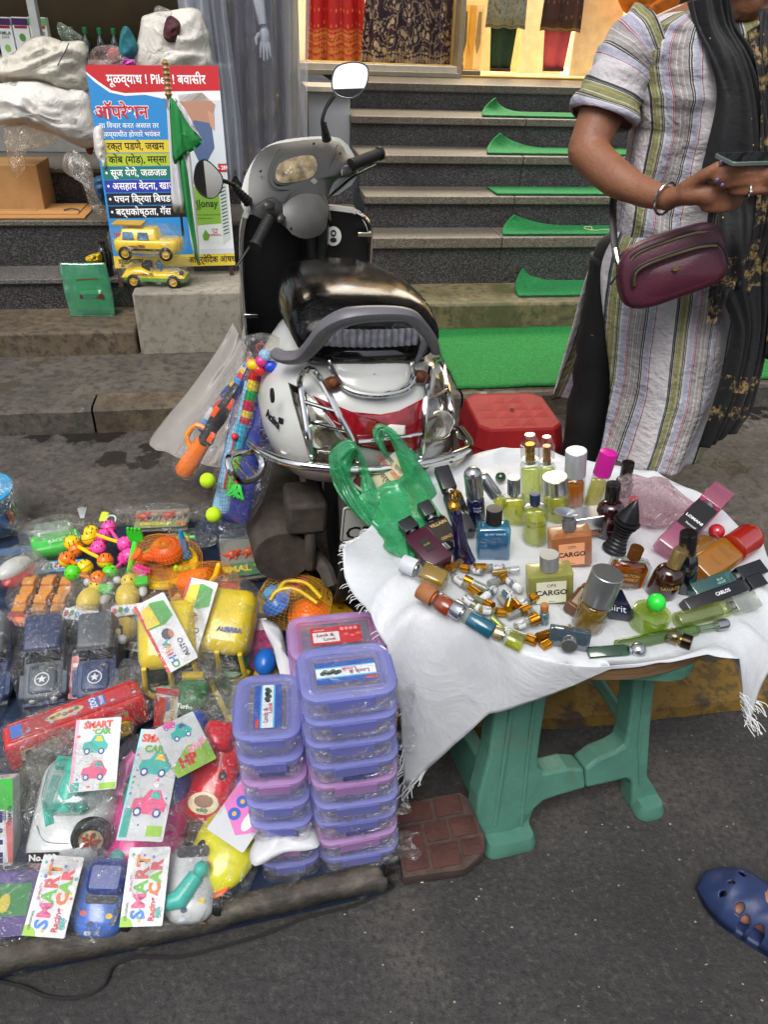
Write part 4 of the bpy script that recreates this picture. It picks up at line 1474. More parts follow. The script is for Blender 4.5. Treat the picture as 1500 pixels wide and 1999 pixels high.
poly('printed_mark',[(x * .55,y * .55 + .009) for x,y in ell(.034,.040,14)],ink('#1a1a1a'),stk,QM,.0026)
poly('printed_mark',[(x * .5,y * .4 - .012) for x,y in ell(.044,.040,14)],ink('#1a1a1a'),stk,QM,.0026)
poly('printed_mark',[(x * .3,y * .3 + .009) for x,y in ell(.030,.030,10)],ink('#d6d6d2'),stk,QM,.0030)
for sgn,pp in ((-1,[(478,425),(472,470),(474,540),(480,620),(487,690)]),(1,[(695,415),(716,430),(724,460),(722,510),(719,552)])):
 mb = MB()
 mb.tube(spline([SL(x,y,.775) for x,y in pp],4),.0075,8)
 gd = put('shield_guard',mb,CH,st_)
 mb = MB()
 q = SL(*((490,617) if sgn < 0 else (712,458)),.765)
 mb.box(q,(.045,.006,.014))
 put('clamp',mb,CH,gd,bev=.002)
mb = MB()
mb.box((0,.53,.285),(.44,.42,.05))
mb.box((0,.56,.33),(.12,.3,.05))
put('floorboard',mb,BLK,st_,bev=.015)
mb = MB()
mb.tube([(0,.45,.32),(0,.43,.5),(0,.40,.66)],[.14,.15,.13],16,flat=.5)
put('under_seat_panel',mb,BLK,st_)
mb = MB(T(0,1.1,.22) @ RY(90))
mb.lathe([(.13,-.03),(.19,-.04),(.214,-.025),(.22,0),(.214,.025),(.19,.04),(.13,.03)],32)
put('front_wheel',mb,M('#161514',.85,0,.15,30),st_)
mb = MB()
mb.rings([[(x * s_,y_,z) for x,z in ((-.17,.3),(-.16,.6),(-.1,.84),(.1,.84),(.16,.6),(.17,.3))] for s_,y_ in ((1.2,.80),(1.0,.92),(.55,1.05))],closed=True)
put('front_apron',mb,WHT,st_,ang=180,sub=1)
mb = MB()
mb.grid(lambda u,v: (-.07 + .14 * u,1.1 - .25 * math.cos(R(20 + 120 * v)),.22 + .25 * math.sin(R(20 + 120 * v))),6,12)
put('front_fender',mb,WHT,st_,solid=.008)
# handlebar assembly turned to the left
HA = T(-.032,.765,.905) @ RZ(38) @ RY(-20) @ RX(12)
HMW = SM @ HA
HB = HMW @ frame((0,-.02,0),(1,0,0),(0,-.72,.70))
HBI = HB.inverted()
hb = bpy.data.objects.new('handlebar',None)
COL.objects.link(hb)
hb.parent = st_
hb.matrix_basis = HA
HP = (HA.inverted() @ SMI) @ HB
def HL(px,py,z=0):
 o,d = HBI @ Vector((0,0,CZ)),HBI.to_3x3() @ ray(px,py)
 r_ = o + d * ((z - o.z) / d.z)
 return r_
def hpill(name,pix,mat,h,z0=0,parent=hb,both=False,n=2,p=2.2,hpar=None,**k):
 o = [(q.x,q.y) for q in (HL(x,y,z0) for x,y in pix)]
 o = dens(o,n)
 mb = MB(HP)
 mb.pillow(o,h,n=6,p=p,z0=z0,both=both)
 return put(name,mb,mat,parent,ang=50,**k)
hpill('front_cowl',[(470,385),(478,345),(500,305),(525,283),(560,272),(620,266),(664,270),(690,300),(700,340),(660,380),(560,400),(500,420),(476,410)],WHT,.03,-.055,both=True)
cov = hpill('handlebar_cover',[(494,318),(508,296),(530,283),(565,277),(620,271),(662,277),(676,298),(694,312),(700,332),(682,345),(660,348),(644,372),(641,405),(636,446),(612,462),(585,462),(562,448),(545,434),(520,430),(497,420),(486,395),(486,350)],GRY,.042,-.03,p=3)
mb = MB(HP)
hpill('dash_rim',[(533,342),(541,318),(572,303),(606,299),(621,308),(622,338),(602,354),(560,361),(539,358)],M('#4a4947',.4),.006,.010)
dash = hpill('dash_lens',[(538,341),(545,320),(574,307),(604,303),(617,311),(618,335),(600,350),(561,357),(543,354)],M('#a6926e',.12,.2,.35,26,coat=1),.006,.013)
Qd = HL(565,335,.021)
text('20 40 60\n   80',.009,ink('#efe6cf'),dash,HP @ T(Qd.x,Qd.y,.021) @ RZ(12))
hpill('badge',[(606,353),(613,347),(621,354),(614,361)],M('#9a9488',.3,.6),.001,.013,n=1)
hpill('lower_cover',[(552,400),(580,372),(620,372),(640,395),(637,446),(612,464),(584,464),(560,445)],M('#565552',.4,0,.07),.028,.0,p=2)
for x,y in ((612,281),(508,335),(566,447),(640,428),(664,300)):
 q = HL(x,y,.0)
 mb = MB(HP @ T(q.x,q.y,.008 if y > 400 else .004))
 mb.lathe([(.0032,-.004),(.0032,.002),(.0018,.003),(.0001,.001)],10)
 put('screw',mb,M('#1c1b1a',.5),cov)
for pts in ([(497,402),(530,385),(552,395),(566,378),(590,368),(618,372),(640,398),(646,430)],[(548,290),(536,306),(524,345),(540,368),(575,370)],[(660,282),(648,310),(634,350)]):
 mb = MB(HP)
 mb.tube(spline([Vector((HL(x,y,.01).x,HL(x,y,.01).y,.0085)) for x,y in pts],4),.0016,6)
 put('moulded_crease',mb,M('#3f3e3c',.5),cov)
for k,pix in enumerate(([(514,398),(522,390),(537,396),(536,410),(520,411)],[(541,424),(550,415),(559,425),(552,438),(543,434)],[(664,330),(676,322),(688,330),(684,345),(668,344)])):
 hpill('switch',pix,M('#2a2a2a',.4),.008,.014,n=1)
for sg,a,b in ((-1,(527,425),(498,482)),(1,(684,322),(744,299))):
 pa,pb = HP @ HL(*a,-.0),HP @ HL(*b,-.0)
 dv = (pb - pa)
 L = dv.length
 mb = MB(frame(pa,dv.orthogonal(),dv))
 pr = [(.012,0),(.019,.002)]
 k = 0
 while .008 + k * .008 < L - .01:
  z = .008 + k * .008
  pr += [(.0165,z),(.0185,z + .002),(.0185,z + .005),(.0165,z + .007)]
  k += 1
 pr += [(.021,L - .01),(.021,L),(.004,L + .002)]
 mb.lathe(pr,14)
 put('grip',mb,M('#141414',.6,0,.15,60),hb,ang=60)
mb = MB()
mb.tube(spline([HP @ HL(530,415,-.02),HP @ HL(505,455,-.015),HP @ HL(480,492,-.02),HP @ HL(460,522,-.03)],4),[.004] * 4 + [.005] * 8 + [.007],8,flat=.7)
put('brake_lever',mb,M('#1a1a1a',.35,.4),hb)
mb = MB()
mb.tube(spline([HP @ HL(640,385,-.06),HP @ HL(662,368,-.04),HP @ HL(690,345,-.03),HP @ HL(735,322,-.03)],4),.005,8,flat=.7)
put('brake_lever',mb,M('#1a1a1a',.35,.4),hb)
# mirrors
def mirror(pix,stalk,boot,zc):
 cxm = sum(x for x,y in pix) / len(pix)
 cym = sum(y for x,y in pix) / len(pix)
 c = HL(cxm,cym,zc)
 C3 = HB @ c
 MW = frame(C3,(1,.1,0),(-.12 if cxm > 600 else .30,-1,.315 if cxm > 600 else .1))
 MWI = MW.inverted()
 o = []
 for x,y in pix:
  oo,d = MWI @ Vector((0,0,CZ)),MWI.to_3x3() @ ray(x,y)
  r_ = oo + d * (-oo.z / d.z)
  o.append((r_.x,r_.y))
 L = SMI @ MW
 ML = HA.inverted() @ L
 m_ = bpy.data.objects.new('mirror',None)
 COL.objects.link(m_)
 m_.parent = st_
 m_.matrix_basis = HA
 od = dens(o,3)
 mx,my = sum(q[0] for q in od) / len(od),sum(q[1] for q in od) / len(od)
 mb = MB(ML)
 mb.rings([[(mx + (x - mx) * k,my + (y - my) * k,z) for x,y in od] for k,z in ((.3,-.030),(.8,-.024),(1.0,-.008),(1.06,.002),(1.06,.006),(1.0,.006),(.97,.002))])
 put('housing',mb,M('#17181a',.3,0,.05),m_,ang=60)
 poly('mirror_glass',[(mx + (x - mx) * .99,my + (y - my) * .99) for x,y in od],M('#e6e8ea',.01,1,0),m_,ML,.0035)
 mb = MB()
 sp_ = [HP @ HL(x,y,zz) for x,y,zz in stalk]
 mb.tube(spline(sp_,5),.006,8)
 put('stalk',mb,M('#1b1c1e',.35,.3),m_)
 a,b = HP @ HL(*boot[0]),HP @ HL(*boot[1])
 dv = b - a
 mb = MB(frame(a,dv.orthogonal(),dv))
 L_ = dv.length
 mb.lathe([(.016 - .006 * (i / 12) - (.003 if i % 2 else 0),L_ * i / 12) for i in range(13)],12)
 put('rubber_boot',mb,M('#141414',.6),m_)
mirror([(650,152),(660,131),(690,123),(714,129),(719,148),(711,174),(690,191),(664,188),(651,174)],[(636,262,.03),(629,240,.045),(636,212,.06),(652,188,.07)],((638,272,.0),(632,242,.04)),.085)
mirror([(379,345),(385,321),(402,313),(424,332),(434,350),(429,374),(412,386),(394,380),(382,364)],[(485,392,-.01),(462,366,.02),(446,356,.05),(428,352,.06)],((484,394,-.02),(455,362,.03)),.075)
# badge and lettering on the left flank
def flank(px,py):
 q = tailp(px,py,.003)
 e_ = .01
 nx = Vector((q.x - 0,0,0))
 dy = (ysurf(q.x + e_,q.z) - ysurf(q.x - e_,q.z)) / (2 * e_)
 n_ = Vector((dy,-1,.12)).normalized()
 return q,n_
q,n_ = flank(533,818)
text('Activa',.032,M('#3a3c40',.25,.8),st_,frame(q + n_ * .0015,(1,0,0),n_) @ RZ(-14),bold=.012,name='badge_lettering',ext=.001,sx=.75)
q,n_ = flank(549,821)
mb = MB(frame(q,(1,0,0),n_))
mb.box((0,0,.001),(.014,.013,.003))
put('badge',mb,M('#2a2c30',.3,.5),st_)
q,n_ = flank(532,772)
mb = MB(frame(q,(1,0,0),n_))
mb.prism(ell(.018,.034,16),-.002,.003)
put('wing_badge',mb,M('#33363a',.3,.7),st_)
q,n_ = flank(506,838)
onto('red_reflector',[(501,832),(509,832),(510,846),(503,848)],M('#a03022',.3),.002,n=1)
# ================================================================ WOMAN IN THE STRIPED KURTA
base = P(1245,930,.07)
wm = thing('person','woman in a striped kurta and black scarf, holding a phone, maroon bag at her waist','person',(PD(1300,500,2.1).x,2.12,.06))
WI = wm.matrix_basis.inverted() if False else Matrix.Translation(-Vector(wm.location))
def W(px,py,D):
 return WI @ PD(px,py,D)
SKIN = M('#8a5b41',.5,0,.07,26,sss=.08,bump=.35,bs=130,dirt=('#8a5a42',9,.55,.5))
def limb(mb,pts,rs,seg=14,n=5,flat=1.0):
 sp_ = spline(pts,n)
 rr = []
 for i in range(len(sp_)):
  t = i / n
  k = min(int(t),len(rs) - 2)
  f = t - k
  f = f * f * (3 - 2 * f)
  rr.append(rs[k] + (rs[k + 1] - rs[k]) * f)
 mb.tube(sp_,rr,seg,flat=flat)
 mb.sphere(sp_[0],rr[0] * .99,12)
 mb.sphere(sp_[-1],rr[-1] * .99,12)
b_ = MB()
hd = W(1478,-75,2.08)
# trunk and legs
tc_ = W(1400,150,2.12)
limb(b_,[W(1445,70,2.12),W(1400,200,2.13),W(1380,330,2.13),W(1355,480,2.13)],[.10,.135,.12,.15],20)
limb(b_,[W(1250,95,2.12),W(1420,60,2.13),W(1600,100,2.16)],[.055,.08,.055])
hipz = W(1300,520,2.12).z
lf = [Vector((-.09,.0,hipz)),W(1188,620,2.12),W(1160,760,2.12)]
lf.append(Vector((lf[2].x - .01,.0,.10)))
limb(b_,lf,[.10,.07,.058,.042],16)
limb(b_,[Vector((.10,.02,hipz)),Vector((.10,.0,.62)),Vector((.09,-.02,.42)),Vector((.10,.02,.10))],[.10,.085,.06,.042],16)
for x in (lf[3].x,.10):
 limb(b_,[Vector((x,.03,.06)),Vector((x - .005,-.08,.035)),Vector((x - .01,-.17,.02))],[.036,.034,.02],10)
# neck and head
limb(b_,[W(1430,90,2.12),W(1448,30,2.10),hd],[.062,.056,.06],16)
b_.sphere(hd + Vector((0,.01,.02)),.094,20,sx=.86,sy=1.05,sz=1.18)
jaw = W(1452,18,2.03)
limb(b_,[hd + Vector((-.02,-.02,-.03)),jaw + Vector((.008,.01,.012))],[.07,.038],16)
b_.sphere(jaw + Vector((.0,.002,.008)),.026,12)
nf = hd + Vector((-.035,-.098,.0))
limb(b_,[nf + Vector((0,.02,.03)),nf + Vector((-.002,-.012,-.012))],[.009,.014],8)
for s in (-1,1):
 b_.sphere(hd + Vector((s * .082,.01,0)),.03,10,sx=.3,sy=.6,sz=1)
 b_.sphere(nf + Vector((s * .011,.003,-.015)),.009,8)
lip = hd + Vector((-.032,-.088,-.045))
b_.sphere(lip,.02,10,sx=1.2,sy=.5,sz=.35)
# right arm (left in the picture)
sh_ = W(1248,100,2.10)
el = W(1146,295,2.02)
wr = W(1305,388,1.80)
limb(b_,[sh_,W(1190,190,2.07),el],[.062,.056,.048],18)
limb(b_,[el,W(1200,345,1.93),W(1255,374,1.86),wr],[.047,.043,.033,.025],18)
pm_ = W(1352,378,1.76)
limb(b_,[wr,W(1330,382,1.78),pm_,W(1385,380,1.74)],[.027,.03,.034,.028],14,flat=.75)
# thumb reaching up along the phone, fingers curled under the other hand
limb(b_,[W(1340,368,1.76),W(1372,345,1.73),W(1396,330,1.715),W(1416,315,1.71)],[.019,.0145,.0125,.009],12)
for k,(y0,y1,y2,r) in enumerate(((366,362,366,.0115),(378,380,382,.012),(390,395,394,.0115),(400,404,400,.010))):
 limb(b_,[W(1378,y0 + 4,1.74),W(1408,y1 + 4,1.725),W(1432,y2 + 2,1.735),W(1446,y2 - 3,1.75)],[r * 1.15,r,r * .9,r * .75],10)
# left hand coming in from the right, fingers pointing left over the phone
limb(b_,[W(1640,130,2.14),W(1660,300,2.05),W(1600,345,1.9),W(1545,345,1.78)],[.055,.05,.042,.028],16)
limb(b_,[W(1545,345,1.78),W(1518,342,1.74),W(1490,340,1.71)],[.028,.034,.030],14,flat=.75)
for k,(a,b__,c,d,r) in enumerate((((1490,322),(1462,322),(1432,326),(1408,338),.0118),((1492,340),(1462,338),(1428,342),(1402,352),.012),((1494,356),(1466,354),(1436,356),(1412,362),.0115),((1496,370),(1474,372),(1450,374),(1432,374),.0105))):
 limb(b_,[W(*a,1.705),W(*b__,1.69),W(*c,1.695),W(*d,1.705)],[r * 1.1,r,r * .95,r * .8],10)
bo = put('body',b_,SKIN,wm,ang=180)
rm = bo.modifiers.new('Remesh','REMESH')
rm.mode = 'VOXEL'
rm.voxel_size = .0048
rm.use_smooth_shade = True
sm_ = bo.modifiers.new('Smooth','SMOOTH')
sm_.iterations = 4
sm_.factor = .6
# nails, eyes, lips
NAIL = M('#5a4a78',.15,0,0,coat=.8)
mb = MB()
p_ = W(1412,317,1.698)
mb.sphere(p_,.0065,10,sx=1.2,sy=.5,sz=.9)
mb.sphere(W(1402,352,1.693),.0055,8,sy=.5)
mb.sphere(W(1412,362,1.694),.005,8,sy=.5)
put('painted_nail',mb,NAIL,bo)
mb = MB()
mb.sphere(lip + Vector((0,-.006,0)),.019,10,sx=1.15,sy=.35,sz=.32)
put('lips',mb,M('#8a4038',.4),bo)
for s in (-1,1):
 mb = MB()
 mb.sphere(hd + Vector((s * .032 - .028,-.088,.022)),.012,10,sy=.5,sz=.7)
 put('eye',mb,M('#e6e2dc',.2),bo)
# hair
mb = MB()
mb.sphere(hd + Vector((.005,.035,.04)),.105,20,sx=.95,sy=1.0,sz=1.15)
for k in range(9):
 a = R(20 + 160 * k / 8)
 mb.tube(spline([hd + Vector((math.cos(a) * .09,.05 + math.sin(a) * .04,.02)),hd + Vector((math.cos(a) * .10,.08,-.09)),hd + Vector((math.cos(a) * .08,.10,-.22))],4),.03,8)
put('hair',mb,M('#1a1210',.5,0,.25,40),wm,ang=180)
# ---- kurta
def stripes(key,axis=0):
 m,t,b = newmat(key)
 m.name = key
 uv = nn(t,'ShaderNodeUVMap').outputs[0]
 sep = nn(t,'ShaderNodeSeparateXYZ')
 t.links.new(uv,sep.inputs[0])
 n = noise_node(t,5,3,.5,uv)
 wob = nn(t,'ShaderNodeMath',operation='MULTIPLY_ADD')
 t.links.new(n.outputs[0],wob.inputs[0])
 wob.inputs[1].default_value = .012
 t.links.new(sep.outputs[axis],wob.inputs[2])
 md = nn(t,'ShaderNodeMath',operation='MULTIPLY')
 t.links.new(wob.outputs[0],md.inputs[0])
 md.inputs[1].default_value = 1 / .16
 fr = nn(t,'ShaderNodeMath',operation='FRACT')
 t.links.new(md.outputs[0],fr.inputs[0])
 O,G,D,Pk,Bl,Wh,Gr = (hx(c) for c in ('#85844a','#aaa6a5','#1a2822','#96435a','#a6a7b8','#c6c2c4','#989391'))
 st = [(0,D),(.028,Wh),(.03,D),(.05,Wh),(.058,O),(.165,Wh),(.175,O),(.20,D),(.215,Wh),(.225,D),(.24,Wh),(.27,Bl),(.36,Wh),(.365,Pk),(.378,Wh),(.385,Pk),(.395,Gr),(.46,Wh),(.47,Gr),(.52,Wh),(.53,Gr),(.58,D),(.597,Wh),(.605,D),(.62,Wh),(.63,Bl),(.70,Wh),(.71,Pk),(.722,Wh)]
 r1 = ramp(t,fr.outputs[0],st,'CONSTANT')
 st2 = [(0,g1(0)),(.76,g1(0))]
 m2 = nn(t,'ShaderNodeMath',operation='MULTIPLY')
 t.links.new(wob.outputs[0],m2.inputs[0])
 m2.inputs[1].default_value = 1 / .0105
 f2 = nn(t,'ShaderNodeMath',operation='FRACT')
 t.links.new(m2.outputs[0],f2.inputs[0])
 c = mixc(t,ramp(t,f2.outputs[0],[(.70,g1(0)),(.76,g1(.55)),(.84,g1(0))]),r1,Wh)
 t.links.new(mixc(t,.12,c,hx('#8a8488')),b.inputs['Base Color'])
 b.inputs['Roughness'].default_value = .85
 n3 = noise_node(t,60,4,.6,uv)
 n4 = noise_node(t,13,3,.6,uv)
 ad = nn(t,'ShaderNodeMath',operation='MULTIPLY_ADD')
 t.links.new(n4.outputs[0],ad.inputs[0])
 ad.inputs[1].default_value = 3
 t.links.new(n3.outputs[0],ad.inputs[2])
 bp = nn(t,'ShaderNodeBump')
 bp.inputs['Strength'].default_value = .8
 bp.inputs['Distance'].default_value = .007
 t.links.new(ad.outputs[0],bp.inputs['Height'])
 t.links.new(bp.outputs[0],b.inputs['Normal'])
 return m
KUR = stripes('striped cotton',0)
KURS = stripes('striped cotton sleeve',1)
lev = [(22,1335,1540,.06),(34,1290,1570,.07),(54,1250,1600,.085),(88,1228,1625,.10),(130,1222,1620,.115),(190,1232,1600,.13),(250,1236,1580,.135),(310,1226,1560,.125),(380,1213,1540,.12),(440,1204,1528,.125),(500,1190,1520,.135)]
mb = MB()
NU,uvs,vs = 72,[],[]
for j in range((len(lev) - 1) * 4 + 1):
 t = j / 4
 k = min(int(t),len(lev) - 2)
 f = t - k
 y,xl,xr,dp = [p + (q - p) * f for p,q in zip(lev[k],lev[k + 1])]
 a,b = W(xl,y,2.12),W(xr,y,2.12)
 c = (a + b) / 2
 w_ = (b.x - a.x) / 2
 for i in range(NU + 1):
  th = 2 * PI * i / NU
  cx,cy2 = math.cos(th),math.sin(th)
  x = math.copysign(abs(cx) ** .8,cx) * w_
  yy = math.copysign(abs(cy2) ** .8,cy2) * dp
  fo = .006 * math.sin(x * 60 + y * .02) + .010 * nz((x * 9,y * .02,yy * 6),1,4) + .012 * nz((x * 14,y * .05,0),1,8) + .014 * (1 - 2 * abs(nz((x * 7 + y * .01,y * .022,3),1,11)))
  if yy < 0 and 90 < y < 240:
   yy -= .02 * math.exp(-((x + .06) / .07) ** 2) * math.sin((y - 90) / 150 * PI) + .02 * math.exp(-((x - .10) / .07) ** 2) * math.sin((y - 90) / 150 * PI)
  vs.append((c.x + x * (1 + fo * 1.2),yy - fo * 1.1 + (c.y),c.z))
  uvs.append((th * .165 + .03,c.z))
fs = [(j * (NU + 1) + i,j * (NU + 1) + i + 1,(j + 1) * (NU + 1) + i + 1,(j + 1) * (NU + 1) + i) for j in range((len(lev) - 1) * 4) for i in range(NU)]
mb.add(vs,fs,None,uvs)
ku = put('kurta',mb,KUR,wm,ang=180,solid=.003)
def panelk(name,L,Rr,D,amp,bulge,u0,mat,nf_=4,seed=0):
 """hanging panel between two traced edges"""
 l_ = spline([W(x,y,d) for x,y,d in L],8)
 r_ = spline([W(x,y,d) for x,y,d in Rr],8)
 n = len(l_) - 1
 def g(u,v):
  a,b = l_[int(round(v * n))],r_[int(round(v * n))]
  p = a + (b - a) * u
  s = math.sin(u * nf_ * 2 * PI + seed + v * 1.2)
  return (p.x + .3 * amp * s * v,p.y - bulge * math.sin(u * PI) - amp * s * (.15 + .85 * v) + .006 * nz((u * 5,v * 8,seed),1),p.z)
 mb = MB()
 vs,uv = [],[]
 m_ = 60
 for j in range(n + 1):
  for i in range(m_ + 1):
   p = g(i / m_,j / n)
   vs.append(p)
   uv.append((u0 + (r_[j].x - l_[j].x) * (i / m_ - .5),p[2]))
 mb.add(vs,[(j * (m_ + 1) + i,j * (m_ + 1) + i + 1,(j + 1) * (m_ + 1) + i + 1,(j + 1) * (m_ + 1) + i) for j in range(n) for i in range(m_)],None,uv)
 return put(name,mb,mat,wm,ang=180,solid=.003)
panelk('front_panel',[(1204,452,2.08),(1174,520,2.05),(1178,620,2.03),(1190,740,2.01),(1182,820,2.0),(1168,884,1.99)],
  [(1520,452,2.08),(1500,520,2.05),(1470,620,2.03),(1432,740,2.01),(1400,820,2.0),(1366,893,1.99)],2,.010,.12,1.0,KUR,3,1)
panelk('back_panel',[(1205,455,2.14),(1152,520,2.16),(1122,620,2.18),(1100,700,2.20),(1078,782,2.22)],
  [(1500,455,2.22),(1480,520,2.26),(1440,620,2.3),(1400,700,2.32),(1340,780,2.34)],2,.012,-.02,.4,KUR,4,2)
# rolled sleeve
mb = MB()
ax = spline([W(1272,78,2.11),W(1232,110,2.10),W(1200,170,2.08),W(1176,232,2.06)],6)
rr = [.080,.082,.080,.078,.076,.075,.074,.073,.073,.072,.072,.072,.072,.073,.074,.075,.076,.078,.080]
vs,uv = [],[]
for j,c in enumerate(ax):
 t_ = (ax[min(j + 1,len(ax) - 1)] - ax[max(j - 1,0)]).normalized()
 x = t_.cross(Vector((0,1,0))).normalized()
 y = x.cross(t_)
 for i in range(41):
  a = 2 * PI * i / 40
  q = (x * math.cos(a) + y * math.sin(a))
  r_ = rr[j] + .006 * nz(c * 12 + q * 2,1,3) + .004 * math.sin(j * 1.7 + a * 2) + (.007 if 14 < j < 18 else 0)
  vs.append(c + q * r_)
  uv.append((a * .07,j * .0125 + .012 * math.sin(a)))
mb.add(vs,[(j * 41 + i,j * 41 + i + 1,(j + 1) * 41 + i + 1,(j + 1) * 41 + i) for j in range(len(ax) - 1) for i in range(40)],None,uv)
put('sleeve',mb,KURS,ku,ang=180,solid=.004)
mb = MB()
limb(mb,lf,[.11,.078,.068,.056],20)
limb(mb,[Vector((.10,.02,hipz)),Vector((.10,.0,.62)),Vector((.09,-.02,.42)),Vector((.10,.02,.10))],[.11,.095,.07,.055],20)
mb.v = [v + Vector((1,1,0)) * (.006 * math.sin(v.z * 70 + 2 * nz(v,6,1)) * (1 if v.z < .6 else .4)) for v in mb.v]
put('trousers',mb,M('#0b0b0d',.75,0,.1,30,bump=.4,bs=120),wm,ang=180)
for x in (lf[3].x,.10):
 mb = MB(T(x - .005,-.06,0))
 mb.stack(lambda i,: [(px_ * (1 - i * 6),py_ * (1 - i * 2)) for px_,py_ in ell(.085,.25,18)],[(0,0),(0,.018),(.01,.02)])
 put('sandal',mb,M('#2a1d18',.6),wm)
# ---- black scarf
def scarfmat(key,gold):
 m,t,b = newmat(key)
 m.name = key
 uv = nn(t,'ShaderNodeUVMap').outputs[0]
 tc = nn(t,'ShaderNodeTexCoord').outputs['Object']
 n = noise_node(t,130,3,.7,tc)
 sep = nn(t,'ShaderNodeSeparateXYZ')
 t.links.new(uv,sep.inputs[0])
 c = hx('#0d0c10')
 if gold:
  gf = ramp(t,sep.outputs[1],[(g - .0,g1(v)) for g,v in gold],'CONSTANT')
  k = nn(t,'ShaderNodeMath',operation='MULTIPLY')
  t.links.new(gf,k.inputs[0])
  n5 = noise_node(t,38,5,.75,tc)
  t.links.new(ramp(t,n5.outputs[0],[(.52,g1(0)),(.60,g1(1))]),k.inputs[1])
  c = mixc(t,k.outputs[0],c,hx('#8a7448'))
 sp2 = nn(t,'ShaderNodeTexVoronoi')
 sp2.inputs['Scale'].default_value = 24
 t.links.new(tc,sp2.inputs['Vector'])
 c = mixc(t,ramp(t,sp2.outputs['Distance'],[(.035,g1(1)),(.05,g1(0))]),c,hx('#c9b98a'))
 t.links.new(c,b.inputs['Base Color'])
 b.inputs['Roughness'].default_value = .7
 b.inputs['Sheen Weight'].default_value = .05
 bp = nn(t,'ShaderNodeBump')
 bp.inputs['Strength'].default_value = .7
 bp.inputs['Distance'].default_value = .004
 n2 = noise_node(t,40,5,.6,tc)
 t.links.new(n2.outputs[0],bp.inputs['Height'])
 t.links.new(bp.outputs[0],b.inputs['Normal'])
 return m
sc1 = scarfmat('black scarf',[(0,0),(.60,1),(.66,0),(.84,1),(.875,0),(.90,1),(.935,0)])
def drape(name,L,Rr,amp,nf_,seed,mat,bulge=.02,par=None):
 l_ = spline([W(x,y,d) for x,y,d in L],7)
 r_ = spline([W(x,y,d) for x,y,d in Rr],7)
 n = len(l_) - 1
 m_ = 48
 vs,uv = [],[]
 for j in range(n + 1):
  for i in range(m_ + 1):
   u,v = i / m_,j / n
   p = l_[j] + (r_[j] - l_[j]) * u
   s = math.sin((u + .12 * math.sin(u * 5 + v * 3 + seed)) * nf_ * 2 * PI + seed + 1.5 * math.sin(v * 4 + seed)) * (.55 + .9 * nz((u * 3,v * 3,seed + 4),1)) + 1.3 * nz((u * 6,v * 5,seed),1)
   vs.append((p.x + .25 * amp * s,p.y - bulge * math.sin(u * PI) - amp * s,p.z + .003 * s))
   uv.append((u,v))
 mb = MB()
 mb.add(vs,[(j * (m_ + 1) + i,j * (m_ + 1) + i + 1,(j + 1) * (m_ + 1) + i + 1,(j + 1) * (m_ + 1) + i) for j in range(n) for i in range(m_)],None,uv)
 return put(name,mb,mat,par or wm,ang=180,solid=.002)
scf = drape('scarf',[(1345,2,2.06),(1358,50,2.02),(1385,110,1.97),(1402,190,1.955),(1384,290,1.945),(1376,340,1.94),(1398,400,1.93),(1398,480,1.89),(1405,560,1.87),(1432,640,1.86),(1418,720,1.85),(1392,800,1.84),(1362,878,1.84)],
  [(1420,-20,2.0),(1432,50,2.0),(1470,110,1.97),(1495,190,1.955),(1520,290,1.945),(1530,340,1.94),(1540,400,1.94),(1520,480,1.91),(1512,560,1.91),(1500,640,1.90),(1490,720,1.89),(1468,800,1.88),(1448,826,1.87)],.011,5,1,sc1)
drape('scarf_end',[(1480,20,2.0),(1478,120,1.96),(1500,260,1.93),(1510,420,1.9),(1500,560,1.88),(1496,700,1.87)],[(1560,0,2.02),(1580,120,1.98),(1600,260,1.95),(1600,420,1.93),(1590,560,1.9),(1560,700,1.9)],.010,4,3,sc1,par=scf)
drape('gold_border',[(1462,60,1.99),(1478,130,1.945),(1484,240,1.93),(1478,400,1.90),(1462,500,1.875),(1440,560,1.86)],[(1482,50,1.99),(1502,130,1.945),(1508,240,1.93),(1506,400,1.90),(1490,500,1.875),(1462,575,1.86)],.004,2,2,scarfmat('gold border',[(0,1)]),0,par=scf)
drape('knotted_end',[(1384,560,1.865),(1386,590,1.86),(1382,622,1.86)],[(1440,545,1.86),(1418,590,1.855),(1400,615,1.86)],.006,3,5,scarfmat('gold tassel',[(0,1)]),.01,par=scf)
mb = MB()
for k in range(9):
 mb.tube([W(1384 + k * 2,612,1.86),W(1381 + k * 2.4,632 - (k % 3) * 3,1.855)],.0012,4)
put('tassel',mb,M('#a08a58',.6),scf)
# necklace cord and bracelet, ring, phone
mb = MB()
mb.tube(spline([W(1420,118,2.02),W(1440,124,2.0),W(1462,121,2.01)],4),.003,6)
mb.sphere(W(1454,124,1.995),.006,8)
put('necklace',mb,M('#2a1c14',.4),wm)
mb = MB()
c,dr = W(1300,388,1.805),(pm_ - el).normalized()
fm = frame(c,dr.orthogonal(),dr)
mb.tube([fm @ Vector((math.cos(2 * PI * k / 24) * .033,math.sin(2 * PI * k / 24) * .037,0)) for k in range(24)],.0032,8,closed=True)
put('bracelet',mb,M('#b5b3b0',.2,1),wm)
mb = MB()
c = W(1462,372,1.688)
mb.tube([c + Vector((.004 * 0,math.cos(2 * PI * k / 16) * .012,math.sin(2 * PI * k / 16) * .013)) for k in range(16)],.0024,6,closed=True)
mb.sphere(c + Vector((0,-.013,0)),.005,8)
put('ring',mb,M('#c9c9c9',.15,1),wm)
a,b = W(1408,326,1.70),W(1505,292,1.72)
fm = frame((a + b) / 2 + Vector((.02,-.0,.0)),b - a,(0,-.12,1))
mb = MB(fm)
mb.stack(rrect(.15,.072,.01),[(.001,-.004),(0,-.003),(0,.003),(.001,.004)])
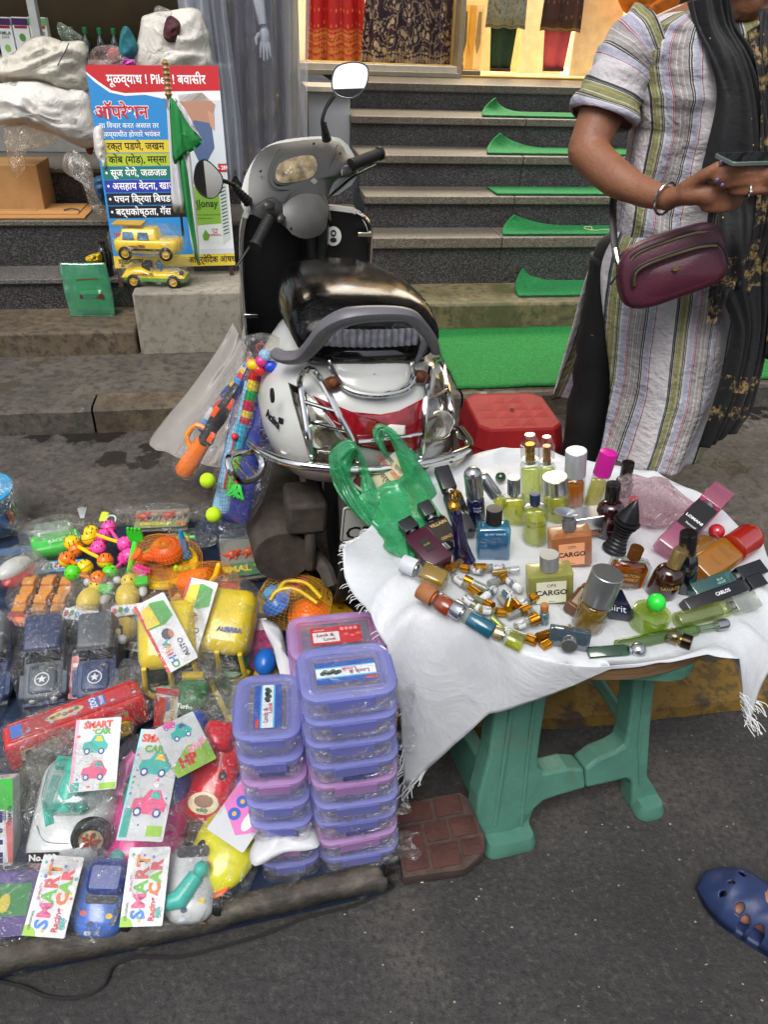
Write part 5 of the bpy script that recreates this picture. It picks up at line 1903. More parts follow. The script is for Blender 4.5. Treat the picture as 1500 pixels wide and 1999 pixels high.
ph = tag(put('phone',mb,M('#6f7f78',.3,.3)),'slim grey green phone held in the woman\'s hands','phone')
ph.data.transform(Matrix.Translation(wm.location))
mb = MB(fm)
mb.prism(rrect(.142,.066,.006)(),.0041,.0044)
o = put('screen',mb,M('#15181c',.05,0,0,coat=1),ph)
o.data.transform(Matrix.Translation(wm.location))
# ---- maroon bag
q = PD(1308,522,1.83)
BGM = frame(q,(1,.12,.30),(-.10,-1,.22))
bg_ = thing('waist_bag','maroon nylon crossbody bag with two zips hanging at the woman\'s waist','bag',mat4=BGM)
MAR = M('#4a1a2c',.42,0,.07,14,bump=.25,bs=240)
o = dens([(-.118,.03),(-.100,.062),(-.05,.078),(.06,.082),(.105,.074),(.122,.04),(.124,-.03),(.10,-.062),(.02,-.072),(-.07,-.078),(-.112,-.062),(-.124,-.02)],3)
mb = MB()
mb.rings([[(x * k,y * k,z) for x,y in o] for k,z in ((.9,-.04),(.98,-.035),(1,-.02),(1,.01),(.98,.028),(.93,.036),(.8,.041),(.5,.044),(.02,.045))])
bb = put('bag_body',mb,MAR,bg_,ang=180)
mb = MB()
mb.pillow([(x * .86 + .008,y * .62 - .018) for x,y in o],.014,T(0,0,.036),n=4)
put('front_pocket',mb,MAR,bg_,ang=180)
for y0,z_,nm in ((.052,.040,'zip'),(.020,.056,'zip')):
 mb = MB()
 mb.tube(spline([(-.095,y0 - .035,z_ - .006),(-.085,y0 - .004,z_),(-.04,y0 + .008,z_ + .003),(.05,y0 + .012,z_ + .002),(.098,y0 + .004,z_ - .004)],5),.0028,6)
 put(nm,mb,M('#9a8a6a',.3,.9),bg_)
 mb = MB()
 mb.tube(spline([(-.097,y0 - .036,z_ - .010),(-.088,y0 - .001,z_ - .004),(-.04,y0 + .011,z_ - .002),(.05,y0 + .015,z_ - .003),(.102,y0 + .006,z_ - .009)],5),.006,6,flat=.6)
 put('zip_tape',mb,M('#241418',.6),bg_)
mb = MB()
mb.tube(spline([(.100,.03,.05),(.112,.012,.052),(.118,-.02,.05),(.125,-.03,.05)],4),.003,6)
put('zip_pull',mb,M('#161214',.5),bg_)
mb = MB()
mb.prism(ell(.015,.012,12),.0565,.0585)
put('gold_emblem',mb,M('#a58a5a',.3,.9),bg_)
mb = MB()
mb.tube([(.125,.02,0),(-.125,-.01,.0)],.004,6)
st2 = MB(BGM.inverted())
pts = spline([PD(1206,512,1.86),PD(1200,470,1.9),PD(1198,430,1.93),PD(1200,385,1.97),PD(1224,330,1.98)],5)
st2.tube(pts,.009,8,flat=.25,up=(0,1,0))
put('strap',st2,M('#1f1a1a',.5),bg_)
st2 = MB(BGM.inverted())
st2.tube([PD(1202,486,1.87),PD(1206,508,1.85),PD(1214,530,1.84)],.007,8)
put('buckle',st2,M('#b8b2a6',.2,1),bg_)
st2 = MB(BGM.inverted())
st2.tube(spline([PD(1210,530,1.84),PD(1200,545,1.83),PD(1192,556,1.83)],3),.0028,6)
put('loose_cord',st2,M('#161214',.5),bg_)
# ================================================================ FOOT IN A BLUE CLOG AT THE LOWER RIGHT
toe = P(1400,1745,0)
heel = P(1640,1905,0)
ftm = frame((toe + heel) / 2,heel - toe,(0,0,1))
ft = thing('person','bare foot in a blue perforated clog entering at the lower right corner','person',mat4=ftm)
hl = (heel - toe).length / 2
mb = MB()
limb(mb,[(-hl * .62,0,.035),(-hl * .2,0,.045),(hl * .3,0,.05),(hl * .72,0,.05)],[.036,.04,.034,.034],16)
limb(mb,[(hl * .55,0,.05),(hl * .6,0,.16),(hl * .7,.0,.32),(hl * .8,0,.45)],[.034,.034,.05,.055],16)
for k,(y,r) in enumerate(((-.034,.013),(-.017,.0105),(-.002,.010),(.012,.0095),(.026,.009))):
 limb(mb,[(-hl * .5,y * .9,.034),(-hl * .74 + .004 * k,y,.032),(-hl * .86 + .010 * k,y,.026)],[r * 1.15,r,r * .9],10)
fb = put('foot',mb,M('#9a6a58',.5,0,.06,20),ft,ang=180)
rm = fb.modifiers.new('Remesh','REMESH')
rm.mode = 'VOXEL'
rm.voxel_size = .003
rm.use_smooth_shade = True
BLU = M('#27365f',.5,0,.08,12,bump=.2,bs=80,dirt=('#3a4870',20,.6,.5))
# upper: dome with real holes
holes = [(-.098,-.036,.006),(-.094,-.014,.0062),(-.086,.016,.0085),(-.090,.040,.0065),(-.066,-.044,.0085),(-.050,-.054,.0095),(-.026,-.058,.013),(-.045,.050,.009)]
def foot_w(x):
 t = (x + .14) / .28
 return .052 * (max(0,min(1,(x + .145) / .06)) ** .45) * (1 - .22 * max(0,t - .35))
vs,fs = [],[]
NX,NY = 90,70
for j in range(NY + 1):
 for i in range(NX + 1):
  x = -.138 + .158 * i / NX
  w_ = foot_w(x)
  s = -1 + 2 * j / NY
  y = w_ * s * 1.08 - .004
  h = .014 + (.052 + .02 * (x + .138) / .158) * (max(0,1 - abs(s) ** 2.6)) ** .5 * min(1,((x + .140) / .05)) ** .5
  h += .0014 * math.sin((x + .1) * 160 + s * s * 6)
  vs.append((x,y,h))
for j in range(NY):
 for i in range(NX):
  f = (j * (NX + 1) + i,j * (NX + 1) + i + 1,(j + 1) * (NX + 1) + i + 1,(j + 1) * (NX + 1) + i)
  c = [sum(vs[q][k] for q in f) / 4 for k in range(2)]
  if any((c[0] - a) ** 2 + (c[1] * 1.0 - b) ** 2 < (r_ * .85) ** 2 for a,b,r_ in holes):
   continue
  fs.append(f)
mb = MB()
mb.add(vs,fs)
cl = put('clog',mb,BLU,ft,ang=60,solid=.005)
mb = MB()
mb.stack(lambda i: [(x,foot_w(x) * s * (1.12) - i * s) for x,s in [(-.142 + .30 * k / 20,1) for k in range(21)] + [(.158 - .30 * k / 20,-1) for k in range(21)]],[(.002,0),(0,.004),(0,.016),(.004,.02)])
put('sole',mb,BLU,cl)
mb = MB(T(.008,.012,.092))
mb.lathe([(.012,0),(.012,.003),(.009,.004),(.004,.003),(.0,.004)],16)
put('rivet',mb,M('#b9b6a8',.3,.8),cl)
# ================================================================ PERFUME TABLE
TZ = .50
TC = Vector((.36,1.2,TZ))
def mpp(p):
 return (p.y * math.cos(PITCH) - (p.z - CZ) * math.sin(PITCH)) / FOC
TEAL = M('#4c7c6c',.5,0,.10,9,bump=.3,bs=90,dirt=('#55604f',13,.55,.6))
tb = thing('stall_table','sea green plastic stool table with a round wooden top under the white sack','table',(TC.x,TC.y,0))
TI = Matrix.Translation((-TC.x,-TC.y,0))
def vplane(px,py,p0,dr,lean=0):
 """point of the sight line on an upright plane through p0 along dr"""
 n = Vector((-dr.y,dr.x,-lean))
 o,d = Vector((0,0,CZ)),ray(px,py)
 return o + d * ((p0 - o).dot(n) / d.dot(n))
f1,f2 = Vector((.262,.885,0)),Vector((.572,.975,0))
dr = (f2 - f1).normalized()
def legside(pix,p0,dr,name,th,lean=.22,mat=TEAL,bev=.006):
 pts = [vplane(x,y,p0,dr,lean) for x,y in pix]
 pts = [Vector((p.x,p.y,min(.46,max(p.z,.002)))) for p in pts]
 nrm = Vector((-dr.y,dr.x,-lean)).normalized()
 mb = MB(TI)
 mb.rings([pts,[p + nrm * th for p in pts]])
 return put(name,mb,mat,tb,smooth=False,bev=bev)
legside([(972,1345),(968,1380),(956,1477),(934,1560),(931,1592),(940,1625),(952,1648),(982,1659),(1034,1646),(1036,1602),(1043,1582),(1062,1565),(1090,1555),(1145,1539),(1142,1502),(1110,1500),(1078,1508),(1062,1510),(1053,1500),(1052,1477),(1060,1420),(1074,1335)],f1,dr,'leg',.05)
legside([(1146,1539),(1200,1527),(1222,1521),(1232,1524),(1236,1536),(1234,1583),(1262,1579),(1283,1569),(1287,1551),(1280,1538),(1266,1517),(1272,1420),(1284,1300),(1240,1305),(1234,1380),(1226,1440),(1220,1458),(1204,1468),(1170,1482),(1144,1502)],f1,dr,'leg',.05)
# raised ribs and foot caps on the front legs
for pix,w_ in ((((1003,1350),(985,1480),(966,1610)),.005),(((1046,1350),(1030,1480),(1018,1610)),.004),(((1262,1320),(1248,1440),(1250,1530)),.003)):
 mb = MB(TI)
 nrm = Vector((-dr.y,dr.x,-.22)).normalized()
 mb.tube([vplane(x,y,f1,dr,.22) - nrm * .001 for x,y in pix],w_,8)
 put('moulded_rib',mb,TEAL,tb)
for (x,y),w_ in (((990,1640),.105),((1262,1572),.06)):
 q = vplane(x,y,f1,dr,.22)
 mb = MB(TI @ T(q.x,q.y - .002,0) @ Matrix.Rotation(math.atan2(dr.y,dr.x),4,'Z'))
 mb.stack(rrect(w_ * 1.06,.062,.022,5),[(0,.001),(0,.012),(.008,.03)])
 put('foot_cap',mb,TEAL,tb,ang=50)
dl = (Vector((.165,1.19,0)) - f1).normalized()
legside([(881,1420),(913,1398),(957,1470),(958,1507),(934,1575),(928,1536),(912,1490)],f1 + Vector((.0,.005,0)),dl,'side_rail',.03,0)
r1,r2 = Vector((.165,1.19,0)),Vector((.45,1.30,0))
for p in (r1,r2):
 mb = MB(TI)
 ct = Vector((.37,1.08,.47))
 mb.tube([p + Vector((0,0,.01)),p + (ct - p) * .25 + Vector((0,0,.0)),Vector((p.x * .7 + ct.x * .3,p.y * .7 + ct.y * .3,.47))],[.035,.028,.032],4,flat=.7)
 put('leg',mb,TEAL,tb,bev=.004,smooth=False)
mb = MB(TI)
mb.tube([r1 + Vector((.03,0,.15)),r2 + Vector((-.03,0,.15))],.02,4)
mb.tube([Vector((.535,1.03,.15)),r2 + Vector((.01,0,.15))],.016,4)
put('stretcher',mb,TEAL,tb,smooth=False,bev=.004)
mb = MB(TI @ T(.37,1.08,0))
mb.stack(rrect(.36,.36,.06),[(.01,.44),(0,.445),(0,.465)])
put('stool_seat',mb,TEAL,tb,ang=50)
m,t,b = newmat('plywood edge')
m.name = 'plywood'
tcn = nn(t,'ShaderNodeTexCoord').outputs['Object']
mp = nn(t,'ShaderNodeMapping')
mp.inputs['Scale'].default_value = (3,3,160)
t.links.new(tcn,mp.inputs[0])
n = noise_node(t,3,5,.7,mp.outputs[0])
t.links.new(ramp(t,n.outputs[0],[(.35,hx('#4a3624')),(.6,hx('#8a6a48'))]),b.inputs['Base Color'])
b.inputs['Roughness'].default_value = .8
PLY = m
mb = MB(T(0,0,0))
mb.lathe([(.320,TZ - .030),(.329,TZ - .028),(.330,TZ - .010),(.325,TZ - .008)],72)
put('round_top',mb,PLY,tb,ang=40)
# white woven sack spread as table cloth
CT = [(0,.40,.0),(25,.388,0),(55,.385,0),(70,.37,0),(108,.39,0),(124,.39,-.002),(150,.385,-.005),(175,.385,-.012),(182,.41,-.008),(188,.44,.0),(194,.442,.02),(204,.425,.03),(215,.425,.06),
  (221,.425,.20),(226,.445,.375),(229,.41,.31),(234,.372,.24),(242,.348,.14),(250,.341,.10),(258,.338,.07),(266,.337,.035),(272,.336,.012),(285,.339,.004),(300,.352,.008),(306,.385,.012),(310,.41,.12),(313,.43,.17),(316,.425,.12),(322,.42,.05),(340,.40,.01),(360,.40,.0)]
def ctab(a):
 a %= 360
 for p,q in zip(CT,CT[1:]):
  if a <= q[0]:
   f = (a - p[0]) / (q[0] - p[0])
   return p[1] + (q[1] - p[1]) * f,p[2] + (q[2] - p[2]) * f
SACKW = woven('white sack cloth','#cbced1',900,.3,.5,9)
def clothpt(a,s):
 """s 0..1 inside the rim, 1..2 beyond it"""
 Rr,dp = ctab(a)
 ca,sa = math.cos(R(a)),math.sin(R(a))
 if s <= 1:
  r_ = .335 * s
  z = TZ + .0035
  lip = math.exp(-((s - .94) / .06) ** 2) * .012 * max(0,math.sin(R((a - 120) * 180 / 140)) if 120 < a < 260 else 0)
  z += lip
 else:
  t = s - 1
  r_ = .335 + (Rr - .335) * t
  z = TZ + .0035 - dp * (t ** 1.25) + .012 * math.sin(t * PI) * (1 if dp > .05 else .3)
  r_ += .010 * math.sin(a * .13 + t) * t * min(1,dp * 10)
 q = Vector((ca * r_,sa * r_,0))
 wv = .0035 * nz((q.x * 14,q.y * 14,0),1,2) + .009 * ((1 - abs(nz((q.x * 5,q.y * 5,1),1,5)) * 2) ** 3) * (1 if s > .9 else .3)
 z += max(wv,-.002) if s < 1 else wv * (1 + 1.5 * (s - 1))
 if s > 1:
  k = .005 * math.sin(R(a) * 12 + 1.5 * nz((a * .02,s,0),1,2)) * (s - 1) * min(1,abs(dp) * 8)
  q *= 1 + k * 2
  z += k
 return Vector((q.x,q.y,z))
mb = MB()
NA,NS = 300,46
vs = [clothpt(360 * i / NA,2 * j / NS) for j in range(1,NS + 1) for i in range(NA)]
fs = [(j * NA + i,j * NA + (i + 1) % NA,(j + 1) * NA + (i + 1) % NA,(j + 1) * NA + i) for j in range(NS - 1) for i in range(NA)]
vs.append(Vector((0,0,TZ + .0035)))
fs += [(len(vs) - 1,i,(i + 1) % NA)[::1] for i in range(NA)]
mb.add(vs,fs)
cl_ = put('table_cloth',mb,SACKW,ang=180,solid=.0012,loc=(TC.x,TC.y,0))
tag(cl_,'white woven sack spread over the round table, its frayed corner hanging at the left','tablecloth')
# frayed threads
mb = MB()
rn = random.Random(4)
def fray(a0,a1,n,ln,spread=.5):
 for i in range(n):
  a = a0 + (a1 - a0) * rn.random()
  p = clothpt(a,2)
  o = Vector((math.cos(R(a)),math.sin(R(a)),0))
  L = ln * (.4 + .9 * rn.random())
  d = (o * (.3 + .6 * rn.random()) + Vector((rn.uniform(-1,1),rn.uniform(-1,1),rn.uniform(-1.2,.2))) * spread).normalized()
  q = p + d * L * .5 + Vector((rn.uniform(-1,1),rn.uniform(-1,1),rn.uniform(-1,1))) * L * .15
  mb.tube(spline([p - o * .006,q,p + d * L + Vector((0,0,-L * .3))],3),[.0008] * 7,4)
fray(223,229,40,.022,.4)
fray(206,223,9,.012)
fray(184,206,26,.012)
fray(176,186,12,.016,.6)
fray(309,316,34,.024,.4)
fr = put('frayed_threads',mb,M('#d8d9da',.7,0,0),cl_,kind='stuff')
# tuft of threads at the rear left corner
mb = MB(Matrix.Translation((-TC.x,-TC.y,0)))
c = P(690,1075,.50)
for i in range(46):
 d = Vector((rn.uniform(-1,.6),rn.uniform(-.6,.6),rn.uniform(-.3,1))).normalized()
 L = rn.uniform(.012,.03)
 mb.tube([c + Vector((.012,0,-.012)),c + d * L * .6,c + d * L + Vector((0,0,-.006))],[.0012,.0011,.0009],4)
put('thread_tuft',mb,M('#d8d9da',.7,0,0),cl_,kind='stuff')
# ---------------------------------------------------------------- bottles
def liquid(c,body=.24):
 return glass(c,.01,.05,body)
CLEAR = lambda: glass('#f2f5f2',.06,.02)
SILV = lambda: M('#b9bbbd',.22,.95,.05,60)
GOLD = lambda: M('#b8862f',.2,.95,.08,60)
def fr2(p0,p1,face):
 z = (p1 - p0).normalized()
 y = -(face - z * face.dot(z)).normalized()
 x = y.cross(z)
 m = Matrix((x,y,z)).transposed().to_4x4()
 m.translation = p0
 return m
def stand(bx,by,tx,ty,dD=0,yaw=0,z=None):
 p0 = P(bx,by,TZ + .006 if z is None else z)
 p1 = PD(tx,ty,p0.y + dD)
 return fr2(p0,p1,Vector((math.sin(R(yaw)),-math.cos(R(yaw)),0))),(p1 - p0).length,mpp(p0)
def lie(bx,by,tx,ty,z0=.52,z1=.52,face=(0,-.5,1)):
 p0,p1 = P(bx,by,z0),P(tx,ty,z1)
 return fr2(p0,p1,Vector(face)),(p1 - p0).length,mpp(p0)
PG = 'perfume bottles on the white table'
def bottle(label,F3,w,d=.6,kind='rect',rr=.2,gm=None,liq=None,fill=.85,caph=.28,capw=.55,cap='cyl',capm=None,neck=.05,neckm=None,txt=None,name='perfume_bottle',prof=None,base=.05,shoulder=.12,lb=None,body=.24,cat='perfume bottle',group=PG):
 """w in picture pixels; d as a share of w; heights as shares of the length"""
 Mx,H,k = F3
 W_ = w * k
 D_ = W_ * d
 t = thing(name,label,cat,mat4=Mx,group=group)
 hb = H * (1 - caph - neck)
 if kind == 'rect':
  ol = rrect(W_,D_,min(W_,D_) * rr,3)
 else:
  ol = lambda i: [(x * (1 - 2 * i / W_),y * (1 - 2 * i / W_)) for x,y in ell(W_,D_,24)]
 nw = W_ * capw * .32
 if prof:
  lv = [(W_ / 2 * (1 - s),z * hb) for s,z in prof]
 else:
  lv = [(W_ * .04,0),(0,W_ * .05),(0,hb * (1 - shoulder)),(W_ * .06,hb * (1 - shoulder * .35)),(W_ * .2,hb)]
 gm = gm or CLEAR()
 mb = MB()
 mb.stack(ol,lv)
 put('glass_body',mb,gm,t,ang=50)
 if liq:
  i0 = W_ * .07
  mb = MB()
  b0 = hb * base
  tp = b0 + (hb * .93 - b0) * fill
  if prof:
   sel = [(l + i0,max(b0,min(tp,z))) for l,z in lv if True]
   mb.stack(ol,sel)
  else:
   mb.stack(ol,[(i0 * 1.3,b0),(i0,b0 + W_ * .04),(i0,tp - .0005),(i0 * 1.2,tp)])
  put('liquid',mb,liquid(liq,body),t,ang=50)
 if neck > .01:
  mb = MB()
  mb.lathe([(nw,hb - .001),(nw,hb + H * neck + .001)],14)
  put('neck',mb,neckm or SILV(),t)
 z0 = H * (1 - caph)
 r_ = W_ * capw / 2
 hc = H * caph
 mb = MB()
 cm = capm or SILV()
 if cap == 'cyl':
  mb.lathe([(r_ * .96,z0),(r_,z0 + .0006),(r_,H - .0015),(r_ * .95,H - .0003),(.0001,H)],24)
 elif cap == 'rib':
  n_ = 40
  mb.rings([[((r_ - (.0011 if i % 2 else 0)) * q * math.cos(2 * PI * i / n_),(r_ - (.0011 if i % 2 else 0)) * q * math.sin(2 * PI * i / n_),z) for i in range(n_)] for q,z in ((1,z0),(1,H - .001),(.9,H))])
 elif cap == 'ring':
  mb.lathe([(r_ - (.0008 if i % 2 else 0),z0 + hc * i / 14) for i in range(15)],24)
 elif cap == 'ball':
  mb.sphere((0,0,z0 + hc / 2),hc / 2,20)
 elif cap == 'dome':
  mb.lathe([(r_,z0)] + [(r_ * math.cos(a * PI / 16),z0 + hc - r_ + r_ * math.sin(a * PI / 16)) for a in range(0,8)] + [(.0001,z0 + hc)],24)
 elif cap == 'box':
  mb.stack(rrect(r_ * 2,min(r_ * 2,D_ * .95),.002),[(.0005,z0),(0,z0 + .001),(0,H - .001),(.001,H)])
 elif cap == 'facet':
  mb.lathe([(r_ * .9,z0),(r_,z0 + hc * .1),(r_,z0 + hc * .6),(r_ * .55,H),(.0001,H)],8)
 co = put('cap',mb,cm,t,ang=35)
 if cap == 'facet':
  mb = MB()
  mb.lathe([(r_ * .5,z0),(r_ * .5,z0 + hc * .62)],14)
  put('inner_tube',mb,GOLD() if not lb else lb,co)
 if lb and cap != 'facet':
  lw,lh,lc,lz = lb
  mb = MB(T(0,-D_ / 2 - .0007,hb * lz) @ RX(90))
  mb.prism([(x * W_ * lw / 2,y * hb * lh / 2) for x,y in ((-1,-1),(1,-1),(1,1),(-1,1))],0,.0004)
  put('paper_label',mb,M(lc,.6,0,.03),t,smooth=False)
 for q in (txt or []):
  s,size,c,x,z = q[:5]
  kw = q[5] if len(q) > 5 else {}
  text(s,size * W_,M(c,.4,0,0),t,T(x * W_,-D_ / 2 - .0014,z * hb) @ RX(90) @ RZ(kw.pop('rz',0)),wrapr=W_ / 2 if kind == 'round' else 0,**kw)
 return t
BK = lambda: M('#101012',.18,0,.05,coat=.6)
S_ = stand
bottle('tall clear bottle of pale green scent with faceted crystal cap, rearmost on table',S_(1037,975,1035,848),38,.8,'rect',.3,liq='#e4f08c',caph=.36,capw=.95,cap='facet',capm=glass('#f4f6f4',.12,.02),txt=None)
bottle('tall clear bottle with rose gold tube in its crystal cap',S_(1069,960,1068,852),32,.8,'rect',.3,liq='#e8ee78',caph=.42,capw=.95,cap='facet',capm=glass('#f4f0ee',.12,.02),lb=M('#c98f78',.2,.9))
bottle('round bottle of yellow scent with a wide polished chrome cap',S_(1088,1010,1084,930),54,.9,'round',liq='#e6e848',caph=.34,capw=.9,neck=.02,txt=[('Jaguar\nfor men',.17,'#4a4a30',0,.5)])
bottle('orange cylinder bottle with a tall silvery white cap',S_(1121,985,1126,879),40,1,'round',liq='#e38a1c',caph=.45,capw=1.0,neck=.01,capm=M('#c2c7cb',.3,.5),body=.6)
bottle('ribbed yellow tube bottle leaning with magenta ribbed cap',S_(1156,985,1190,882),34,1,'round',liq='#e6dd7a',caph=.42,capw=1.0,cap='rib',capm=M('#c2198f',.35,0,.05),neck=.01)
bottle('small glossy black bottle behind the maroon one',S_(1216,965,1228,902),34,1,'round',gm=BK(),caph=.45,capw=.7,capm=BK())
bottle('square yellow bottle with silver cap standing rear left',S_(1004,1020,1004,932),46,.7,'rect',.25,liq='#dfe04a',caph=.34,capw=.55,txt=[('S',.3,'#5a5a30',.05,.55)])
bottle('pale yellow cylinder bottle with a small navy cap',S_(1045,1056,1045,963),50,1,'round',liq='#e8ec52',caph=.22,capw=.40,capm=M('#1d2f4d',.35),neck=.04,txt=[('DAVID\nBECKHAM',.17,'#3a3a2a',0,.66)],shoulder=.04)
bottle('navy cylinder bottle with a long chrome domed cap',S_(934,1030,922,912),34,1,'round',gm=M('#0d1236',.1,0,.2,30,coat=1),caph=.45,capw=1,cap='dome',neck=.01,txt=[('Sweet\nNight',.2,'#b9bccb',.05,.72)])
bottle('chrome capped clear bottle leaning right beside the navy cylinder',lie(985,990,938,925,.53,.60),26,.8,'round',caph=.65,capw=1,cap='dome',neck=.01,liq='#e8ec52')
bottle('black cap blue gradient square bottle with white lettering',S_(962,1083,966,992),62,.62,'rect',.12,gm=glass('#4fb2d8',.12,.02,.25),liq='#1590c4',caph=.30,capw=.50,capm=M('#18181a',.4),neck=.02,txt=[('BE MY WAVE',.11,'#dfeaf0',.02,.84),('OCEAN',.18,'#0f3f5a',.08,.5)],shoulder=.08,body=.8)
bottle('twisted dark violet bottle with a gold knot top',S_(906,1095,888,990),46,.8,'round',gm=M('#15123a',.12,0,.3,40,coat=1),caph=.02,capw=.45,capm=GOLD(),neck=.0,prof=[(1,0),(.9,.06),(.62,.3),(.48,.6),(.5,.9),(.35,.97),(.2,1)])
t = thing('bottle_stopper','gold interlaced knot on top of the twisted violet bottle','bottle stopper',PD(887,984,P(906,1095,.506).y - .0))
mb = MB()
mb.lathe([(.0001,-.006),(.011,-.006),(.0115,.0),(.009,.003),(.006,.006)],14)
put('collar',mb,GOLD(),t)
mb = MB()
for a in (0,90):
 mb.tube([RZ(a) @ Vector((math.cos(2 * PI * k / 18) * .0085,0,.017 + math.sin(2 * PI * k / 18) * .011)) for k in range(18)],.0028,8,closed=True)
put('knot',mb,GOLD(),t)
# frosted square bottles
ORF = glass('#d99a5f',.05,.25,.55)
mxo = bottle('frosted orange square bottle with flared pewter horn stopper',S_(1113,1096,1112,1012),78,.55,'rect',.12,gm=ORF,liq='#e07b35',caph=.22,capw=.34,capm=M('#8f9296',.35,.7),neck=.05,lb=(.62,.68,'#e9a377',.45),body=.7,shoulder=.03,
    txt=[('CARGO',.19,'#1c1a18',0,.45,dict(bold=.03)),('OPS',.11,'#1c1a18',0,.68),('100ml',.06,'#1c1a18',0,.16)])
H_,k_ = S_(1113,1096,1112,1012)[1:]
mb = MB(T(0,0,H_ * .97) @ RX(8))
mb.rings([[(math.cos(2 * PI * i / 24) * r1_ * k_ + o_ * k_,math.sin(2 * PI * i / 24) * r1_ * .6 * k_,z * k_ + dz * k_ * math.cos(2 * PI * i / 24)) for i in range(24)] for r1_,z,o_,dz in ((12,-2,0,0),(11,4,-1,0),(13,10,-3,-2),(18,16,-5,-4),(23,20,-6,-7),(22,21,-6,-7),(8,17,-6,-4),(1,15,-6,-3))])
put('horn_stopper',mb,M('#9da1a6',.3,.6),mxo)
bottle('frosted yellow green square bottle with ribbed silver cap',S_(1073,1166,1073,1082),85,.55,'rect',.12,gm=glass('#cfd07a',.05,.25,.5),liq='#c9cc5a',caph=.30,capw=.42,cap='ring',capm=M('#a7aaac',.35,.7),neck=.02,lb=(.66,.72,'#dfe0c4',.45),body=.7,shoulder=.03,
  txt=[('CARGO',.20,'#1c1a18',0,.44,dict(bold=.03)),('OPS',.12,'#1c1a18',0,.68),('100ml',.06,'#1c1a18',0,.14)])
bottle('orange bottle with wide mirrored cap hidden behind the frosted orange one',S_(1148,1040,1146,1000),72,.6,'rect',.1,liq='#d9622c',caph=.60,capw=1.0,cap='box',neck=.0,body=.8)
bottle('dark maroon bottle with black cap ringed in gold',S_(1188,1042,1199,944),54,.95,'round',gm=M('#2c0a14',.1,0,.15,20,coat=1),caph=.30,capw=.52,capm=BK(),neck=.05,neckm=GOLD(),shoulder=.3,txt=[('FOGG',.2,'#8a6a60',.05,.6),('SCENT',.11,'#8a6a60',0,.3)])
mb = MB()
# black spiral bottle
F3 = S_(1199,1074,1245,975)
t = thing('perfume_bottle','matte black bottle shaped like a stack of discs under a pointed cone','perfume bottle',mat4=F3[0],group=PG)
H_ = F3[1]
mb = MB()
pr = [(.022,0)]
for k in range(9):
 z = H_ * .62 * k / 9
 r_ = .024 - .0075 * math.sin(k / 8 * PI) + (.002 if k > 6 else 0)
 pr += [(r_ * .88,z + .001),(r_,z + .002),(r_,z + .005),(r_ * .88,z + .006)]
mb.lathe(pr,24)
put('ridged_body',mb,M('#121214',.4),t,ang=60)
mb = MB(T(0,0,H_ * .60))
mb.lathe([(.020,0),(.022,.004),(.018,.014),(.010,.032),(.003,H_ * .38),(.0001,H_ * .40)],24)
put('cone_cap',mb,M('#101012',.3),t)
bottle('large bottle half yellow, half brushed silver cap, leaning right in front',S_(1146,1222,1188,1118),62,1,'round',liq='#c9a21c',caph=.50,capw=.98,neck=.01,txt=[('LEGEND',.15,'#3f3a1c',.1,.6)],capm=M('#9c9fa0',.3,.8),body=.6)
bottle('ribbed yellow green bottle with a bright green ball cap',S_(1264,1222,1288,1162),72,1,'round',gm=glass('#d9ee8a',.08,.04,.15),liq='#cfe25a',caph=.46,capw=.4,cap='ball',capm=M('#2ad13c',.3,0,.03),neck=.0,shoulder=.1)
bottle('orange hip flask bottle with bronze cap and dark plate',S_(1216,1142,1246,1068),76,.45,'rect',.8,liq='#e07a14',caph=.28,capw=.34,capm=M('#7a4a22',.3,.7),neck=.03,lb=(.55,.42,'#5a3a18',.5),body=.55,txt=[('MILTON\nWHISKY',.12,'#c98a3a',0,.5,dict(bold=.02))])
bottle('brown bottle with brushed gold cap and gold lettering, front right',S_(1290,1158,1332,1072),60,.9,'round',gm=M('#2f120c',.1,0,.15,20,coat=1),caph=.38,capw=.45,capm=M('#b59a68',.3,.8),neck=.02,shoulder=.35,txt=[('SAVAGE',.18,'#c9a05a',0,.5,dict(rz=20))])
bottle('black bottle with black and gold cap behind the brown one',S_(1335,1150,1346,1040),46,.9,'round',gm=M('#0d1418',.1,0,.1,coat=1),caph=.30,capw=.7,capm=BK(),neck=.06,neckm=GOLD(),shoulder=.25)
# lying on the right
bottle('pink and black bottle with clear pink block cap lying on the right',lie(1300,1075,1410,960,.53,.58),50,.7,'rect',.12,gm=glass('#e58ab8',.1,.02,.15),liq='#d96aa0',caph=.26,capw=.95,cap='box',capm=glass('#f06a9a',.15,.02,.25),neck=.05,lb=(.9,.56,'#111114',.70),body=.5,txt=[('LOMANI',.2,'#e6e6e8',0,.62,dict(rz=0,bold=.03)),('Sensual',.16,'#e6e6e8',.05,.50)])
bottle('round amber bottle with red ball stopper at the far right',lie(1372,1095,1405,1028,.525,.55),60,.6,'round',liq='#e0a030',caph=.30,capw=.5,cap='ball',capm=M('#b01824',.15,0,.05,coat=1),neck=.04,neckm=M('#b01824',.2),body=.5)
bottle('frosted orange bottle with long translucent red cap lying at the right',lie(1362,1118,1478,1040,.525,.54),60,.6,'rect',.3,gm=glass('#dd9a20',.06,.2,.6),liq='#d08c10',caph=.42,capw=1.0,cap='dome',capm=glass('#e03020',.15,.08,.7),neck=.0,txt=[('YARDLEY\nLONDON',.13,'#9a6a1a',0,.66),('GENTLEMAN\nLEGACY',.08,'#9a6a1a',0,.34)])
